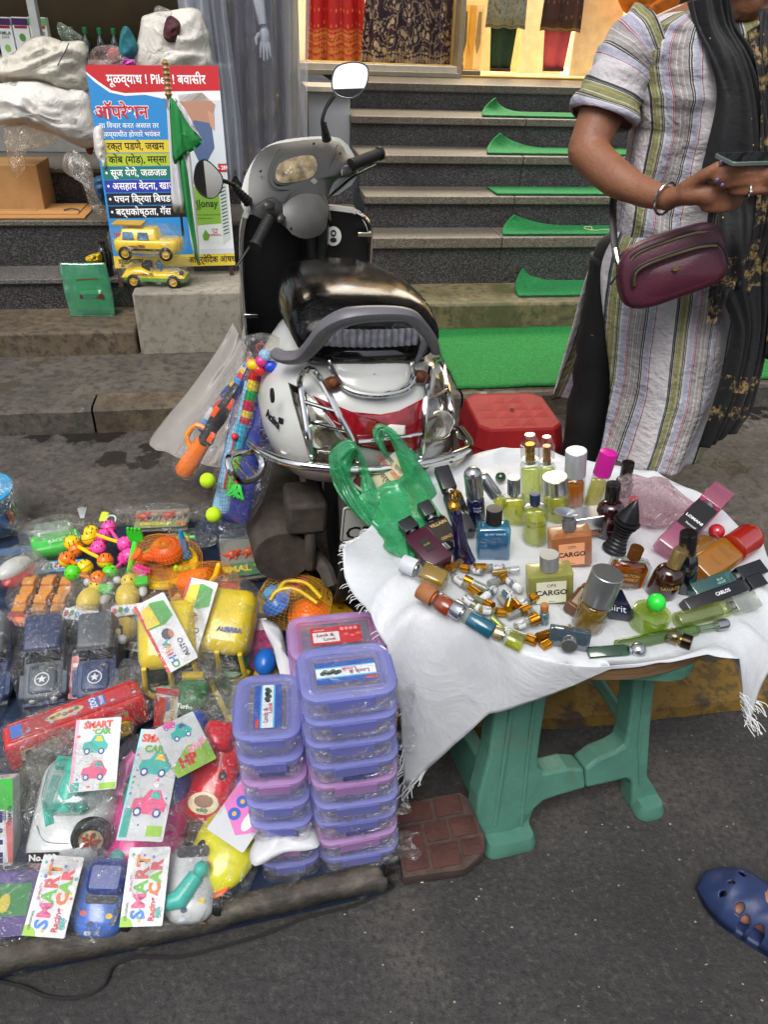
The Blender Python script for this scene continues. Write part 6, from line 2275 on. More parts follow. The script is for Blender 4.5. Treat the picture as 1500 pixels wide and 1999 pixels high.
bottle('teal lying bottle with a black rectangular cap',lie(1352,1158,1488,1108,.52,.525),34,.7,'rect',.1,gm=glass('#3f9a90',.1,.02,.3),liq='#0f5a55',caph=.36,capw=.9,cap='box',capm=BK(),neck=.05,body=.8,txt=[('BLUE\nNIGHT',.2,'#a8d0c8',0,.6,dict(rz=90))])
bottle('flat black box bottle with white lettering below the teal one',lie(1338,1186,1488,1132,.515,.52),28,.8,'rect',.1,gm=BK(),caph=.2,capw=1.0,cap='box',capm=BK(),neck=.0,txt=[('CARLOS',.36,'#e6e6e8',0,.55,dict(rz=90,bold=.03))])
bottle('pale green lying bottle with a chunky crystal cap',lie(1322,1212,1476,1172,.517,.52),34,.8,'round',gm=glass('#dbe6a0',.1,.02,.1),liq='#b7c24a',caph=.30,capw=1.0,cap='box',capm=glass('#eef0e8',.2,.02),neck=.03)
bottle('slim yellow green lying bottle with polished chrome end cap',lie(1205,1262,1425,1216,.514,.517),26,.8,'round',gm=glass('#7fa83a',.1,.02,.15),liq='#c2cc22',caph=.12,capw=.9,cap='dome',neck=.16,neckm=glass('#cfe0c0',.2))
bottle('small amber bottle pointing its black and gold cap forward',lie(1305,1240,1352,1256,.52,.522),34,1,'round',liq='#a88a1a',caph=.42,capw=.85,capm=M('#2a2012',.2,.7),neck=.05,neckm=GOLD())
bottle('long dark green bottle along the front rim with chrome ball cap',lie(1148,1276,1262,1268,.512,.515),24,.7,'rect',.2,gm=glass('#1f6a30',.1,.02,.4),liq='#125a24',caph=.28,capw=1.3,cap='ball',neck=.02,body=.8)
bottle('grey blue rectangular bottle facing forward with round chrome cap',lie(1112,1238,1112,1262,.53,.532,face=(0,0,1)),78,.55,'rect',.1,gm=glass('#6f8a9a',.15,.03,.5),liq='#4a6474',caph=.42,capw=.40,neck=.02,body=.8)
bottle('dark navy shield shaped bottle with copper sides and script lettering',lie(1196,1205,1196,1150,.515,.535),88,.3,'rect',.5,gm=M('#121a33',.2,0,.1,coat=.8),caph=.12,capw=.3,capm=M('#6b3a22',.3,.8),neck=.0,prof=[(.75,0),(1,.12),(.95,.35),(.6,.8),(.35,1)],txt=[('spirit',.24,'#c9cdd6',.02,.22)])
bottle('small brown lying bottle with beige printed label beside the shield bottle',lie(1118,1192,1150,1150,.52,.52),36,.7,'rect',.2,gm=M('#6b4632',.3,.3),caph=.2,capw=.9,capm=M('#8a5a3c',.4,.4),neck=.0,lb=(.6,.8,'#a89478',.5),txt=[('Dallas',.3,'#3a2a1c',0,.5,dict(rz=90))])
# lying on the left
bottle('long black bottle box leaning by the scooter guard',lie(912,1045,862,915,.52,.585),38,.6,'rect',.12,gm=BK(),caph=.34,capw=.8,cap='box',capm=BK(),neck=.03,txt=[('KURO',.42,'#d8d8da',0,.80,dict(rz=90,bold=.02))])
bottle('black bottle with gold edged label half inside the green bag',lie(884,1075,826,985,.52,.56),46,.6,'rect',.2,gm=M('#0e0d0c',.1,0,.1,coat=1),caph=.28,capw=.6,cap='box',capm=BK(),neck=.05,lb=(.8,.6,'#241a0e',.5),txt=[('VILLAIN',.22,'#c9a860',0,.72,dict(bold=.02)),('GENZ',.2,'#c9a860',0,.3)])
bottle('flat maroon bottle with square black cap sliding out of the green bag',lie(862,1105,790,1020,.53,.555),52,.6,'rect',.06,gm=M('#3f1226',.35,0,.06),caph=.24,capw=.62,cap='box',capm=BK(),neck=.02,lb=(.34,.34,'#1c1a14',.5),txt=[('OUD',.12,'#b59a4a',0,.5)])
bottle('golden yellow bottle with frosted white cap lying at the left rim',lie(872,1135,785,1098,.53,.54),42,.8,'rect',.3,liq='#d9b02c',caph=.32,capw=.85,capm=M('#c3c8cc',.4,0,.03),neck=.02,body=.6)
bottle('orange bottle with round wooden cap lying at the left rim',lie(882,1190,820,1150,.53,.54),40,.9,'round',liq='#d9601c',caph=.45,capw=.95,capm=M('#9a6238',.6,0,.12,40),neck=.04,neckm=M('#c9682c',.5),body=.7)
bottle('turquoise bottle with silver cap lying at the front left rim',lie(965,1235,884,1184,.525,.54),38,.9,'round',liq='#2a96b8',caph=.24,capw=1.0,neck=.02,body=.6,txt=None)
q = lie(965,1235,884,1184,.525,.54)
bottle('lemon yellow bottle with pale gold cap at the front left rim',lie(1022,1258,965,1232,.52,.53),38,.8,'round',liq='#dfe04a',caph=.30,capw=.75,capm=M('#c9b88a',.25,.8),neck=.03)
mb = MB()
mb.sphere((0,0,0),.0125,18)
tag(put('glass_ball',mb,M('#0f3a1c',.08,0,.1,coat=1),loc=P(978,932,.52)),'small dark green glass ball lying at the back of the table','stopper')
# roll-on vials
VG = 'small gold capped attar vials heaped on the table'
vials = [(885,1125,935,1160,'gold','#dfe2c8'),(900,1095,880,1108,'gold','#c9a050'),(945,1115,915,1110,'gold','#e2e2e0'),(960,1118,1012,1112,'clear','#e0b42c'),(985,1108,930,1108,'gold','#dcdcd8'),(955,1140,985,1128,'gold','#d8d8d4'),(990,1130,1015,1150,'white','#cfd3da'),
   (925,1165,958,1182,'gold','#c9cfa0'),(905,1165,925,1180,'white','#dfe2b8'),(985,1155,1012,1185,'gold','#7fb0c0'),(1000,1160,992,1190,'gold','#d8d4c4'),(975,1165,998,1195,'clear','#dcd8d0'),(1010,1185,1035,1170,'gold','#b8c8c8'),(1030,1185,1048,1210,'gold','#dfe0d8'),
   (935,1190,985,1195,'gold','#d9c830'),(990,1205,1025,1190,'gold','#dfe0d8'),(1005,1225,1030,1215,'gold','#e0d8b0'),(960,1205,975,1220,'white','#cfe02c'),(1115,1225,1055,1243,'gold','#e0cc20'),(1000,1235,1042,1250,'gold','#dfe0d8'),(1100,1240,1060,1262,'gold','#cfd4c8'),
   (950,1150,925,1138,'gold','#d4d8c0'),(968,1148,945,1168,'white','#b8c8d8')]
seen_ = {}
vl = {'gold': 'gold','clear': 'clear','white': 'white'}
FG = M('#c98a22',.22,.9,.1,90)
for i,(x0,y0,x1,y1,ck,lc) in enumerate(vials):
 a,b = P(x0,y0,TZ + .014 + .004 * (i % 3)),P(x1,y1,TZ + .016 + .004 * ((i + 1) % 3))
 L = max((b - a).length,.042) * 1.06
 t = thing('attar_vial','','vial',mat4=fr2(a,b,Vector((0,-.5,1))),group=VG)
 near = [(905,1100,'by the violet bottle'),(1075,1150,'by the frosted yellow green bottle'),(885,1180,'by the turquoise bottle'),(1140,1230,'by the half silver bottle'),(870,1135,'by the golden yellow bottle'),(965,1085,'below the blue gradient bottle'),(965,1235,'by the lemon yellow bottle')]
 nb = min(near,key=lambda q: (q[0] - x0) ** 2 + (q[1] - y0) ** 2)[2]
 tone = {'#dfe2c8': 'cream','#c9a050': 'amber','#e0b42c': 'deep yellow','#7fb0c0': 'pale blue','#c9cfa0': 'sage','#dfe2b8': 'pale lime','#d9c830': 'yellow','#cfe02c': 'lime','#e0cc20': 'bright yellow','#cfd3da': 'bluish','#b8c8c8': 'grey green','#b8c8d8': 'ice blue','#e0d8b0': 'straw'}.get(lc,'clear')
 lean = 'pointing ' + ('right' if x1 > x0 + 8 else 'left' if x1 < x0 - 8 else 'forward') + (' and back' if y1 < y0 - 8 else ' and forward' if y1 > y0 + 12 else '')
 t['label'] = f'small {tone} vial with {vl[ck]} cap {lean}, {nb}'
 if t['label'] in seen_:
  o_,ox = seen_[t['label']]
  t['label'],o_['label'] = t['label'] + (', right one' if x0 > ox else ', left one'),o_['label'] + (', left one' if x0 > ox else ', right one')
 else:
  seen_[t['label']] = (t,x0)
 r_ = .0074
 mb = MB()
 mb.lathe([(r_ * .8,0),(r_,.001),(r_,L * .62),(r_ * .7,L * .66)],14)
 put('glass_tube',mb,CLEAR(),t)
 mb = MB()
 mb.lathe([(r_ * .78,.0015),(r_ * .78,L * .56)],12)
 put('oil',mb,liquid(lc,.5),t)
 mb = MB()
 if ck == 'gold':
  mb.lathe([(r_ * 1.12 - (.0003 if k % 2 else 0),L * .64 + L * .36 * k / 8) for k in range(9)],16)
 else:
  mb.lathe([(r_ * 1.0,L * .64),(r_ * 1.0,L * .97),(r_ * .7,L)],16)
 put('cap',mb,FG if ck == 'gold' else M('#d6d8da',.3) if ck == 'white' else glass('#eeeeee',.2),t)
 if i % 2 == 0:
  mb = MB()
  mb.lathe([(r_ * 1.03,L * .12),(r_ * 1.03,L * .42)],14,cap=False)
  put('paper_label',mb,M('#cfd0d0',.6),t)
  text(('Oudh','Rose','Cool','CK1')[i % 4],.0065,ink('#2a2a66'),t,T(0,-r_ * 1.05,L * .27) @ RX(90) @ RZ(90),bold=.02)
F3 = S_(1063,1216,1064,1180)
bottle('tiny blue vial with wooden cap standing before the yellow green bottle',F3,20,1,'round',liq='#8fb8c8',caph=.36,capw=.8,capm=M('#a8713c',.5),neck=.02,group=None)
# crumpled clear bag with a red cap inside
mb = bag(.12,.10,.075,31,amp=.02,pinch='+x')
o = put('plastic_bag',mb,film('#f2dfe4',.30,.35,22),loc=P(1262,1010,TZ + .006),rot=(0,0,R(-25)),ang=180)
tag(o,'crumpled clear pinkish plastic bag between maroon and pink bottles','plastic bag')
mb = MB()
mb.lathe([(.010,0),(.010,.016),(.008,.018)],14)
o = put('red_stopper',mb,M('#c03038',.3),loc=P(1236,985,.53))
tag(o,'red bottle cap inside the crumpled clear bag','bottle cap')
# ---------------------------------------------------------------- green carrier bag with newspaper
gb = thing('carrier_bag','thin green carrier bag holding folded newspaper at the table\'s left back','carrier bag',(0,1.35,.5))
GI = Matrix.Translation((0,-1.35,-.5))
GFILM = glass('#35d08a',.07,.22,.40)
def bagmat():
 m,t,b = newmat('green bag film')
 m.name = 'green film'
 t.nodes.remove(b)
 out = t.nodes['Material Output']
 tc = nn(t,'ShaderNodeTexCoord').outputs['Object']
 n = noise_node(t,9,5,.6,tc)
 n.inputs['Distortion'].default_value = 1.2
 bp = nn(t,'ShaderNodeBump')
 bp.inputs['Strength'].default_value = 1
 bp.inputs['Distance'].default_value = .010
 t.links.new(n.outputs[0],bp.inputs['Height'])
 c = hx('#4fcf92')
 tr = nn(t,'ShaderNodeBsdfTransparent')
 tr.inputs[0].default_value = hx('#b4f2d2')
 tl = nn(t,'ShaderNodeBsdfTranslucent')
 tl.inputs[0].default_value = c
 df = nn(t,'ShaderNodeBsdfDiffuse')
 df.inputs[0].default_value = c
 gl = nn(t,'ShaderNodeBsdfGlossy')
 gl.inputs['Roughness'].default_value = .25
 for q in (tl,df,gl):
  t.links.new(bp.outputs[0],q.inputs['Normal'])
 def mx(f,a,b_):
  m_ = nn(t,'ShaderNodeMixShader')
  if isinstance(f,float):
   m_.inputs[0].default_value = f
  else:
   t.links.new(f,m_.inputs[0])
  t.links.new(a,m_.inputs[1])
  t.links.new(b_,m_.inputs[2])
  return m_.outputs[0]
 a = mx(.55,tl.outputs[0],df.outputs[0])
 f = ramp(t,n.outputs[0],[(.35,g1(.2)),(.62,g1(.55))])
 a = mx(f,tr.outputs[0],a)
 lw = nn(t,'ShaderNodeLayerWeight')
 lw.inputs[0].default_value = .3
 t.links.new(bp.outputs[0],lw.inputs['Normal'])
 k = nn(t,'ShaderNodeMath',operation='MULTIPLY_ADD',use_clamp=True)
 t.links.new(lw.outputs['Facing'],k.inputs[0])
 k.inputs[1].default_value = .3
 k.inputs[2].default_value = .05
 a = mx(k.outputs[0],a,gl.outputs[0])
 t.links.new(a,out.inputs[0])
 return m
GM = bagmat()
def ray_sheet(name,rows,mat,par,inv,amp=.008,sd=0,m_=44,bulge=.03,sol=.0008,holes=()):
 """film whose left and right edges run through given points (px, py, distance)"""
 l_ = spline([PD(*r[0]) for r in rows],6)
 r_ = spline([PD(*r[1]) for r in rows],6)
 n = len(l_) - 1
 vs = []
 for j in range(n + 1):
  for i in range(m_ + 1):
   u,v = i / m_,j / n
   p = l_[j] + (r_[j] - l_[j]) * u
   d = amp * (1 - 2 * abs(nz((u * 4 + sd,v * 5,sd),1,3))) + amp * .6 * math.sin(u * (17 if m_ > 20 else 4) + v * 6 + sd)
   vs.append(p + Vector((.2 * d,-d - bulge * math.sin(u * PI),.3 * d + .4 * bulge * math.sin(u * PI))))
 mb = MB(inv)
 mb.add(vs,[(j * (m_ + 1) + i,j * (m_ + 1) + i + 1,(j + 1) * (m_ + 1) + i + 1,(j + 1) * (m_ + 1) + i) for j in range(n) for i in range(m_)])
 return put(name,mb,mat,par,ang=180,solid=sol)
ray_sheet('bag_front',[((690,965,1.345),(800,920,1.385)),((704,990,1.31),(822,945,1.36)),((732,1018,1.25),(848,985,1.30)),((756,1046,1.20),(866,1020,1.24)),((748,1066,1.17),(830,1038,1.20)),((790,1086,1.14),(808,1080,1.145))],GM,gb,GI,.010,1,bulge=.035)
ray_sheet('bag_back',[((690,930,1.42),(800,870,1.46)),((705,980,1.39),(838,930,1.42)),((730,1020,1.34),(862,990,1.36)),((760,1050,1.28),(872,1025,1.30))],GM,gb,GI,.008,4,bulge=-.01)
ray_sheet('bag_edge',[((643,915,1.37),(668,905,1.37)),((656,955,1.35),(700,960,1.34)),((694,1004,1.29),(735,1010,1.27)),((742,1044,1.22),(765,1048,1.20)),((752,1066,1.17),(784,1072,1.16))],GM,gb,GI,.006,7,bulge=.02)
# the two handle loops, flat strips of film
ray_sheet('bag_handle',[((643,925,1.37),(682,945,1.36)),((643,890,1.38),(684,915,1.37)),((660,866,1.39),(690,893,1.38)),((684,858,1.39),(700,885,1.38)),((704,880,1.385),(706,910,1.37)),((722,925,1.37),(704,950,1.35)),((742,968,1.34),(712,985,1.32))],GM,gb,GI,.006,3,m_=16,bulge=.012)
ray_sheet('bag_handle',[((744,880,1.385),(760,890,1.385)),((730,858,1.39),(752,870,1.39)),((727,836,1.40),(750,852,1.40)),((742,826,1.40),(756,848,1.40)),((772,842,1.40),(766,868,1.40)),((808,888,1.40),(778,900,1.39)),((846,945,1.39),(796,950,1.37)),((866,1000,1.35),(820,1000,1.32))],GM,gb,GI,.006,6,m_=16,bulge=.012)
# newspaper and leaflets inside
def paper(corners,lab,name,mat,tx=()):
 p = [PD(*c) for c in corners]
 x,y = p[1] - p[0],p[3] - p[0]
 m_ = frame(p[0],x,x.cross(y))
 t = thing(name,lab,'newspaper',mat4=m_)
 W_,H_ = x.length,(m_.inverted() @ p[3]).y
 mb = MB()
 mb.stack(rrect(W_,abs(H_),.012),[(.0,-.004),(0,0)],T(W_ / 2,H_ / 2,0))
 put('folded_sheets',mb,mat,t)
 for s,sz,c,u,v,rz in tx:
  text(s,sz,ink(c),t,T(W_ * u,H_ * v,.0008) @ RZ(rz),bold=.02)
 return t,W_,H_
t_,W_,H_ = paper([(700,945,1.385),(735,985,1.36),(805,905,1.395),(765,862,1.42)],'folded Marathi newspaper printed in black and red inside the green bag','newspaper',M('#aeb0a8',.6,0,.05,30),[('मालकी जाहीर',.016,'#b04020',.35,.62,0),('करावा, पाणी मास,',.013,'#2a2a28',.5,.75,0),('गोवर्धन',.016,'#2a2a28',.45,.45,0)])
mb = MB()
mb.prism(rrect(W_ * .72,abs(H_) * .62,.004)(),.0002,.0006,T(W_ * .5,H_ * .56,0))
put('printed_panel',mb,M('#c2b894',.6,0,.06),t_)
t_,W_,H_ = paper([(668,930,1.39),(712,965,1.365),(722,935,1.375),(682,898,1.40)],'small leaflet with a dark red and yellow corner showing through the bag handle','leaflet',M('#b8b4a4',.6,0,.05))
mb = MB()
mb.prism(rrect(W_ * .4,abs(H_) * .5,.003)(),.0002,.0008,T(W_ * .6,H_ * .4,0))
put('printed_panel',mb,M('#4a1620',.5,0,.1),t_)
# ================================================================ RED STOOL
rs_ = thing('plastic_stool','red plastic stool with a cross moulded seat behind the perfume table','stool',(0,0,.06))
zt = .30
a,b_,c,d = P(905,800,zt),P(1108,810,zt),P(1018,762,zt),P(900,768,zt)
cen = P(1000,800,zt)
RM_ = M('#8f1c20',.6,0,.08,10,bump=.15,bs=160,spec=.22)
rs_.matrix_world = T(cen.x,cen.y,.06) @ RZ(8)
hh = zt - .06
mb = MB()
octo = lambda i: [(x,y) for x,y in ((-.105 + i,-.14 + i),(.105 - i,-.14 + i),(.14 - i,-.105 + i),(.14 - i,.105 - i),(.105 - i,.14 - i),(-.105 + i,.14 - i),(-.14 + i,.105 - i),(-.14 + i,-.105 + i))]
mb.stack(octo,[(-.012,hh - .075),(-.004,hh - .03),(0,hh - .008),(.006,hh),(.012,hh - .002)])
put('seat',mb,RM_,rs_,bev=.004,smooth=False)
for i in range(4):
 for j in range(4):
  cx,cy2 = -.087 + .058 * i,-.087 + .058 * j
  if abs(i - 1.5) > 1 and abs(j - 1.5) > 1:
   continue
  mb = MB(T(cx,cy2,hh - .0015))
  s_ = .026
  mb.add([(-s_,-s_,0),(s_,-s_,0),(s_,s_,0),(-s_,s_,0),(0,0,.004)],[(0,1,4),(1,2,4),(2,3,4),(3,0,4)])
  put('moulded_stud',mb,RM_,rs_,smooth=False)
mb = MB(T(0,0,hh + .003))
mb.lathe([(.008,0),(.0001,.0003)],12)
put('finger_hole',mb,M('#200506',.8),rs_)
for sx in (-1,1):
 for sy in (-1,1):
  mb = MB()
  mb.tube([(sx * .11,sy * .11,hh - .05),(sx * .14,sy * .14,0)],[.036,.026],4)
  put('leg',mb,RM_,rs_,smooth=False,bev=.004)
mb = MB()
for k in range(4):
 mb.add([RZ(90 * k) @ Vector(v) for v in ((-.11,-.142,hh - .06),(.11,-.142,hh - .06),(.11,-.146,hh - .10),(.0,-.147,hh - .085),(-.11,-.146,hh - .10))],[(0,1,2,3,4)])
put('skirt',mb,RM_,rs_,smooth=False,solid=.004)
# ================================================================ BRICK-PATTERN PAVER
q = P(858,1615,.05)
pv_ = thing('paver','reddish brown broken paving tile with interlocking block pattern beside the table leg','paving tile',mat4=T(q.x,q.y,.0) @ RZ(12) @ RX(10) @ RY(-4))
BR = M('#4c2c26',.85,0,.16,22,bump=.8,bs=90,dirt=('#3d2a24',14,.55,.6))
a,b_ = P(778,1600,.06),P(935,1580,.06)
wd = .088
out = [(-.085,-.072),(.03,-.078),(.075,-.055),(.088,-.03),(.078,.05),(.062,.072),(-.07,.07),(-.082,.04)]
mb = MB()
mb.rings([[(x * k,y * k,z) for x,y in out] for k,z in ((.95,.0),(1,.02),(1.0,.048),(.985,.052))])
mb.v = [v + Vector((nz(v,40,1),nz(v,40,2),0)) * .004 for v in mb.v]
put('slab',mb,M('#4a3a34',.9,0,.2,30,bump=1,bs=60),pv_,bev=.002)
for x0,y0,x1,y1 in ((-.078,-.064,-.032,.02),(-.078,.026,-.004,.064),(-.026,-.018,.018,.02),(.002,.026,.058,.064),(.024,-.018,.074,.020),(-.026,-.068,.03,-.024),(.036,-.056,.076,-.024)):
 mb = MB()
 g = .0015
 mb.stack(rrect(x1 - x0 - g,y1 - y0 - g,.003,2),[(0,.049),(0,.0545),(.002,.056)],T((x0 + x1) / 2,(y0 + y1) / 2,0))
 put('block',mb,BR,pv_)
# ================================================================ GROUND MAT OF THE TOY STALL
MZ = .068
def ring3(pix,z): return [P(x,y,z) for x,y in pix]
mpix = [(-260,1940),(0,1868),(300,1808),(560,1750),(748,1708),(735,1560),(700,1330),(640,1130),(560,1000),(300,1022),(100,1040),(-300,1060)]
m,t,b = newmat('worn blue tarpaulin')
m.name = 'worn blue tarpaulin'
tcn = nn(t,'ShaderNodeTexCoord').outputs['Object']
n = noise_node(t,28,8,.72,tcn)
n2 = noise_node(t,5,5,.6,tcn)
ad = nn(t,'ShaderNodeMath',operation='MULTIPLY_ADD')
t.links.new(n2.outputs[0],ad.inputs[0])
ad.inputs[1].default_value = .6
t.links.new(n.outputs[0],ad.inputs[2])
t.links.new(ramp(t,ad.outputs[0],[(.72,hx('#0d1d36')),(.88,hx('#152a47')),(.97,hx('#5a574c')),(1,hx('#77705f'))]),b.inputs['Base Color'])
b.inputs['Roughness'].default_value = .7
bp = nn(t,'ShaderNodeBump')
bp.inputs['Strength'].default_value = .6
bp.inputs['Distance'].default_value = .004
t.links.new(n.outputs[0],bp.inputs['Height'])
t.links.new(bp.outputs[0],b.inputs['Normal'])
TARP = m
mb = MB()
o_ = [(p.x,p.y) for p in ring3(mpix,MZ)]
mb.rings([[(x,y,.004) for x,y in o_],[(x,y,MZ - .006) for x,y in o_],[(x * .998,y + .002,MZ) for x,y in o_]])
gm_ = tag(put('ground_sheet',mb,TARP,smooth=False),'worn blue tarpaulin laid on boards under the heap of toys','tarpaulin')
mb = MB()
ed = [P(x,y,.03) for x,y in ((-250,1985),(0,1905),(300,1845),(560,1782),(756,1738))]
ed2 = [P(x,y,MZ + .005) for x,y in ((-250,1912),(0,1840),(300,1782),(560,1724),(738,1684))]
md_ = [P(x,y,MZ + .006) for x,y in ((-250,1952),(0,1876),(300,1816),(560,1758),(757,1716))]
a_,b2_,m2_ = spline(ed,14),spline(ed2,14),spline(md_,14)
vs = []
for j in range(6):
 for i in range(len(a_)):
  p = (b2_[i] + (m2_[i] - b2_[i]) * (j / 3)) if j < 4 else m2_[i] + (a_[i] - m2_[i]) * ((j - 3) / 2)
  vs.append(p + Vector((0,-.006 * math.sin(j * 1.2) - .004 * nz((i * .3,j,0),1,2),.003 * nz((i * .4,j,1),1,3))))
n_ = len(a_)
mb.add(vs,[(j * n_ + i,j * n_ + i + 1,(j + 1) * n_ + i + 1,(j + 1) * n_ + i) for j in range(5) for i in range(n_ - 1)])
put('frayed_edge',mb,M('#5c574e',.85,0,.2,30,bump=.8,bs=120,dirt=('#2c2a28',9,.5,.7)),gm_,ang=180,solid=.004)
# black cord along the edge
mb = MB()
mb.tube(spline([P(x,y,.006) for x,y in ((-60,1905),(40,1925),(90,1945),(150,1948),(200,1925),(222,1885),(270,1868),(350,1868),(430,1848),(520,1822),(600,1790),(690,1768),(740,1745),(768,1730),(752,1712),(770,1700))],8),.003,6)
tag(put('cord',mb,M('#18181a',.7)),'thin black cord snaking along the front edge of the tarpaulin','cord')
# ---------------------------------------------------------------- helpers
WF = film('#ffffff',.05,.19,15)
WF2 = film('#fafaf8',.10,.22,14)
def TF(px,py,z=MZ,yaw=0,pitch=0,roll=0):
 p = P(px,py,z)
 return T(p.x,p.y,p.z) @ RZ(yaw) @ RX(pitch) @ RY(roll)
def mm(px,py,z=MZ): return mpp(P(px,py,z))
TG = 'plastic wrapped toys heaped on the tarpaulin'
def toy(name,lab,cat,M4,group=TG): return thing(name,lab,cat,mat4=M4,group=group)
def shape(par,name,col,fn,mat=None,**k):
 mb = MB()
 fn(mb)
 return put(name,mb,mat or plastic(col),par,**k)
PAL = ['#2aa79a','#e0508c','#e8b820','#3a6fc0','#e0602a','#6fb83a','#8a4aa8']
def car_print(par,Q,x,y,s,c1,c2,z=.0006):
 """small printed toy car"""
 bd = [(-1,-.1),(-.9,.35),(-.4,.45),(-.1,.9),(.5,.85),(.8,.3),(1.0,.1),(.9,-.3),(.2,-.5),(-.8,-.4)]
 poly('printed_car',[(x + a * s,y + b * s) for a,b in bd],ink(c1),par,Q,z)
 poly('printed_car',[(x + a * s,y + b * s) for a,b in ((-.05,.45),(.1,.8),(.45,.75),(.6,.35))],ink(c2),par,Q,z + .0003)
 for wx,wy in ((-.6,-.35),(.5,-.4)):
  poly('printed_wheel',[(x + wx * s + a * s * .9,y + wy * s + b * s * .9) for a,b in ell(.55,.6,10)],ink('#3a4488'),par,Q,z + .0005)
  poly('printed_wheel',[(x + wx * s + a * s * .5,y + wy * s + b * s * .5) for a,b in ell(.55,.6,10)],ink('#d8dde8'),par,Q,z + .0008)
def flatcard(par,w,h,Q,c='#bfc2c3',name='header_card',edge=None):
 mb = MB(Q)
 mb.stack(rrect(w,h,.002,1),[(0,-.0016),(0,0)])
 o = put(name,mb,M(c,.3,0,.03,coat=.3),par,smooth=False)
 return o
def confetti(par,Q,w,h,seed,n=10):
 r2 = random.Random(seed)
 for k in range(n):
  x,y = r2.uniform(-.44,.44) * w,r2.uniform(-.46,.46) * h
  q = r2.uniform(.003,.007)
  poly('printed_dot',[(x + a,y + b_) for a,b_ in ell(q,q * r2.uniform(.6,1.3),7)],ink(r2.choice(PAL)),par,Q,.0004)
def prect(par,Q,x0,y0,x1,y1,c,z=.0004,name='printed_panel'):
 return poly(name,[(x0,y0),(x1,y0),(x1,y1),(x0,y1)],ink(c),par,Q,z)
def wheel(par,M4,r,w_,hub='#d9b020',tyre='#141414',seg=22,name='wheel'):
 mb = MB(M4)
 mb.lathe([(r * .6,-w_ / 2),(r * .92,-w_ / 2),(r,-w_ * .3),(r,w_ * .3),(r * .92,w_ / 2),(r * .6,w_ / 2),(r * .6,-w_ / 2)],seg,cap=False)
 o = put(name,mb,M(tyre,.55,0,.08),par)
 mb = MB(M4)
 mb.lathe([(r * .62,w_ * .28),(r * .6,w_ * .42),(r * .45,w_ * .3),(r * .2,w_ * .5),(.0001,w_ * .52)],seg)
 mb.lathe([(r * .62,-w_ * .28),(r * .6,-w_ * .42),(r * .2,-w_ * .5),(.0001,-w_ * .52)],seg)
 put('hub',mb,plastic(hub),o)
 mb = MB(M4)
 for k in range(6):
  a = 2 * PI * k / 6
  mb.box((math.cos(a) * r * .34,math.sin(a) * r * .34,w_ * .42),(r * .12,r * .12,w_ * .2),None)
 put('spokes',mb,M('#8f7420' if hub == '#d9b020' else '#7a7a78',.4),o)
 return o
# ================================================================ LUNCH BOX STACKS
def boxset(colr,gask):
 pass
BG = 'stacked lidded plastic containers'
def container(W_,D_,H_,lidc,rimc,lab,M4):
 t = thing('food_container',lab,'food container',mat4=M4,group=BG)
 mb = MB()
 mb.stack(rrect(W_ * .93,D_ * .92,.022,5),[(.010,.001),(.006,.0),(.003,.006),(0,H_ * .75),(.0,H_ * .78)])
 put('base',mb,glass('#f4f2ff',.06,.05,.28),t,ang=50)
 ol = rrect(W_,D_,.024,5)
 mb = MB()
 mb.rings([[(x,y,z) for x,y in ol(i)] for i,z in ((.0,H_ * .74),(-.0015,H_ * .80),(-.001,H_ * .96),(.004,H_ * 1.0),(.010,H_ * 1.0),(.013,H_ * .95),(.015,H_ * .95))],cap=False)
 put('rim',mb,glass(rimc,.05,.08,.68),t,ang=50)
 mb = MB()
 mb.rings([[(x,y,z) for x,y in ol(i)] for i,z in ((.014,H_ * .95),(.018,H_ * .965),(.022,H_ * .93))],cap=False)
 put('gasket',mb,glass(lidc,.05,.1,.45),t,ang=50)
 mb = MB()
 mb.add([(x,y,H_ * .93) for x,y in ol(.0215)],[list(range(24))])
 put('lid',mb,glass('#f0ecff',.07,.04,.10),t,smooth=False)
 for a,L,off in ((0,W_ * .5,-D_ / 2),(180,W_ * .5,-D_ / 2),(90,D_ * .5,-W_ / 2),(270,D_ * .5,-W_ / 2)):
  mb = MB(RZ(a) @ T(0,off - .0025,H_ * .72))
  mb.stack(rrect(L,.0035,.0012,1),[(0,-H_ * .16),(0,H_ * .2)])
  put('clip',mb,glass(rimc,.07,.08,.45),t,ang=40)
 return t
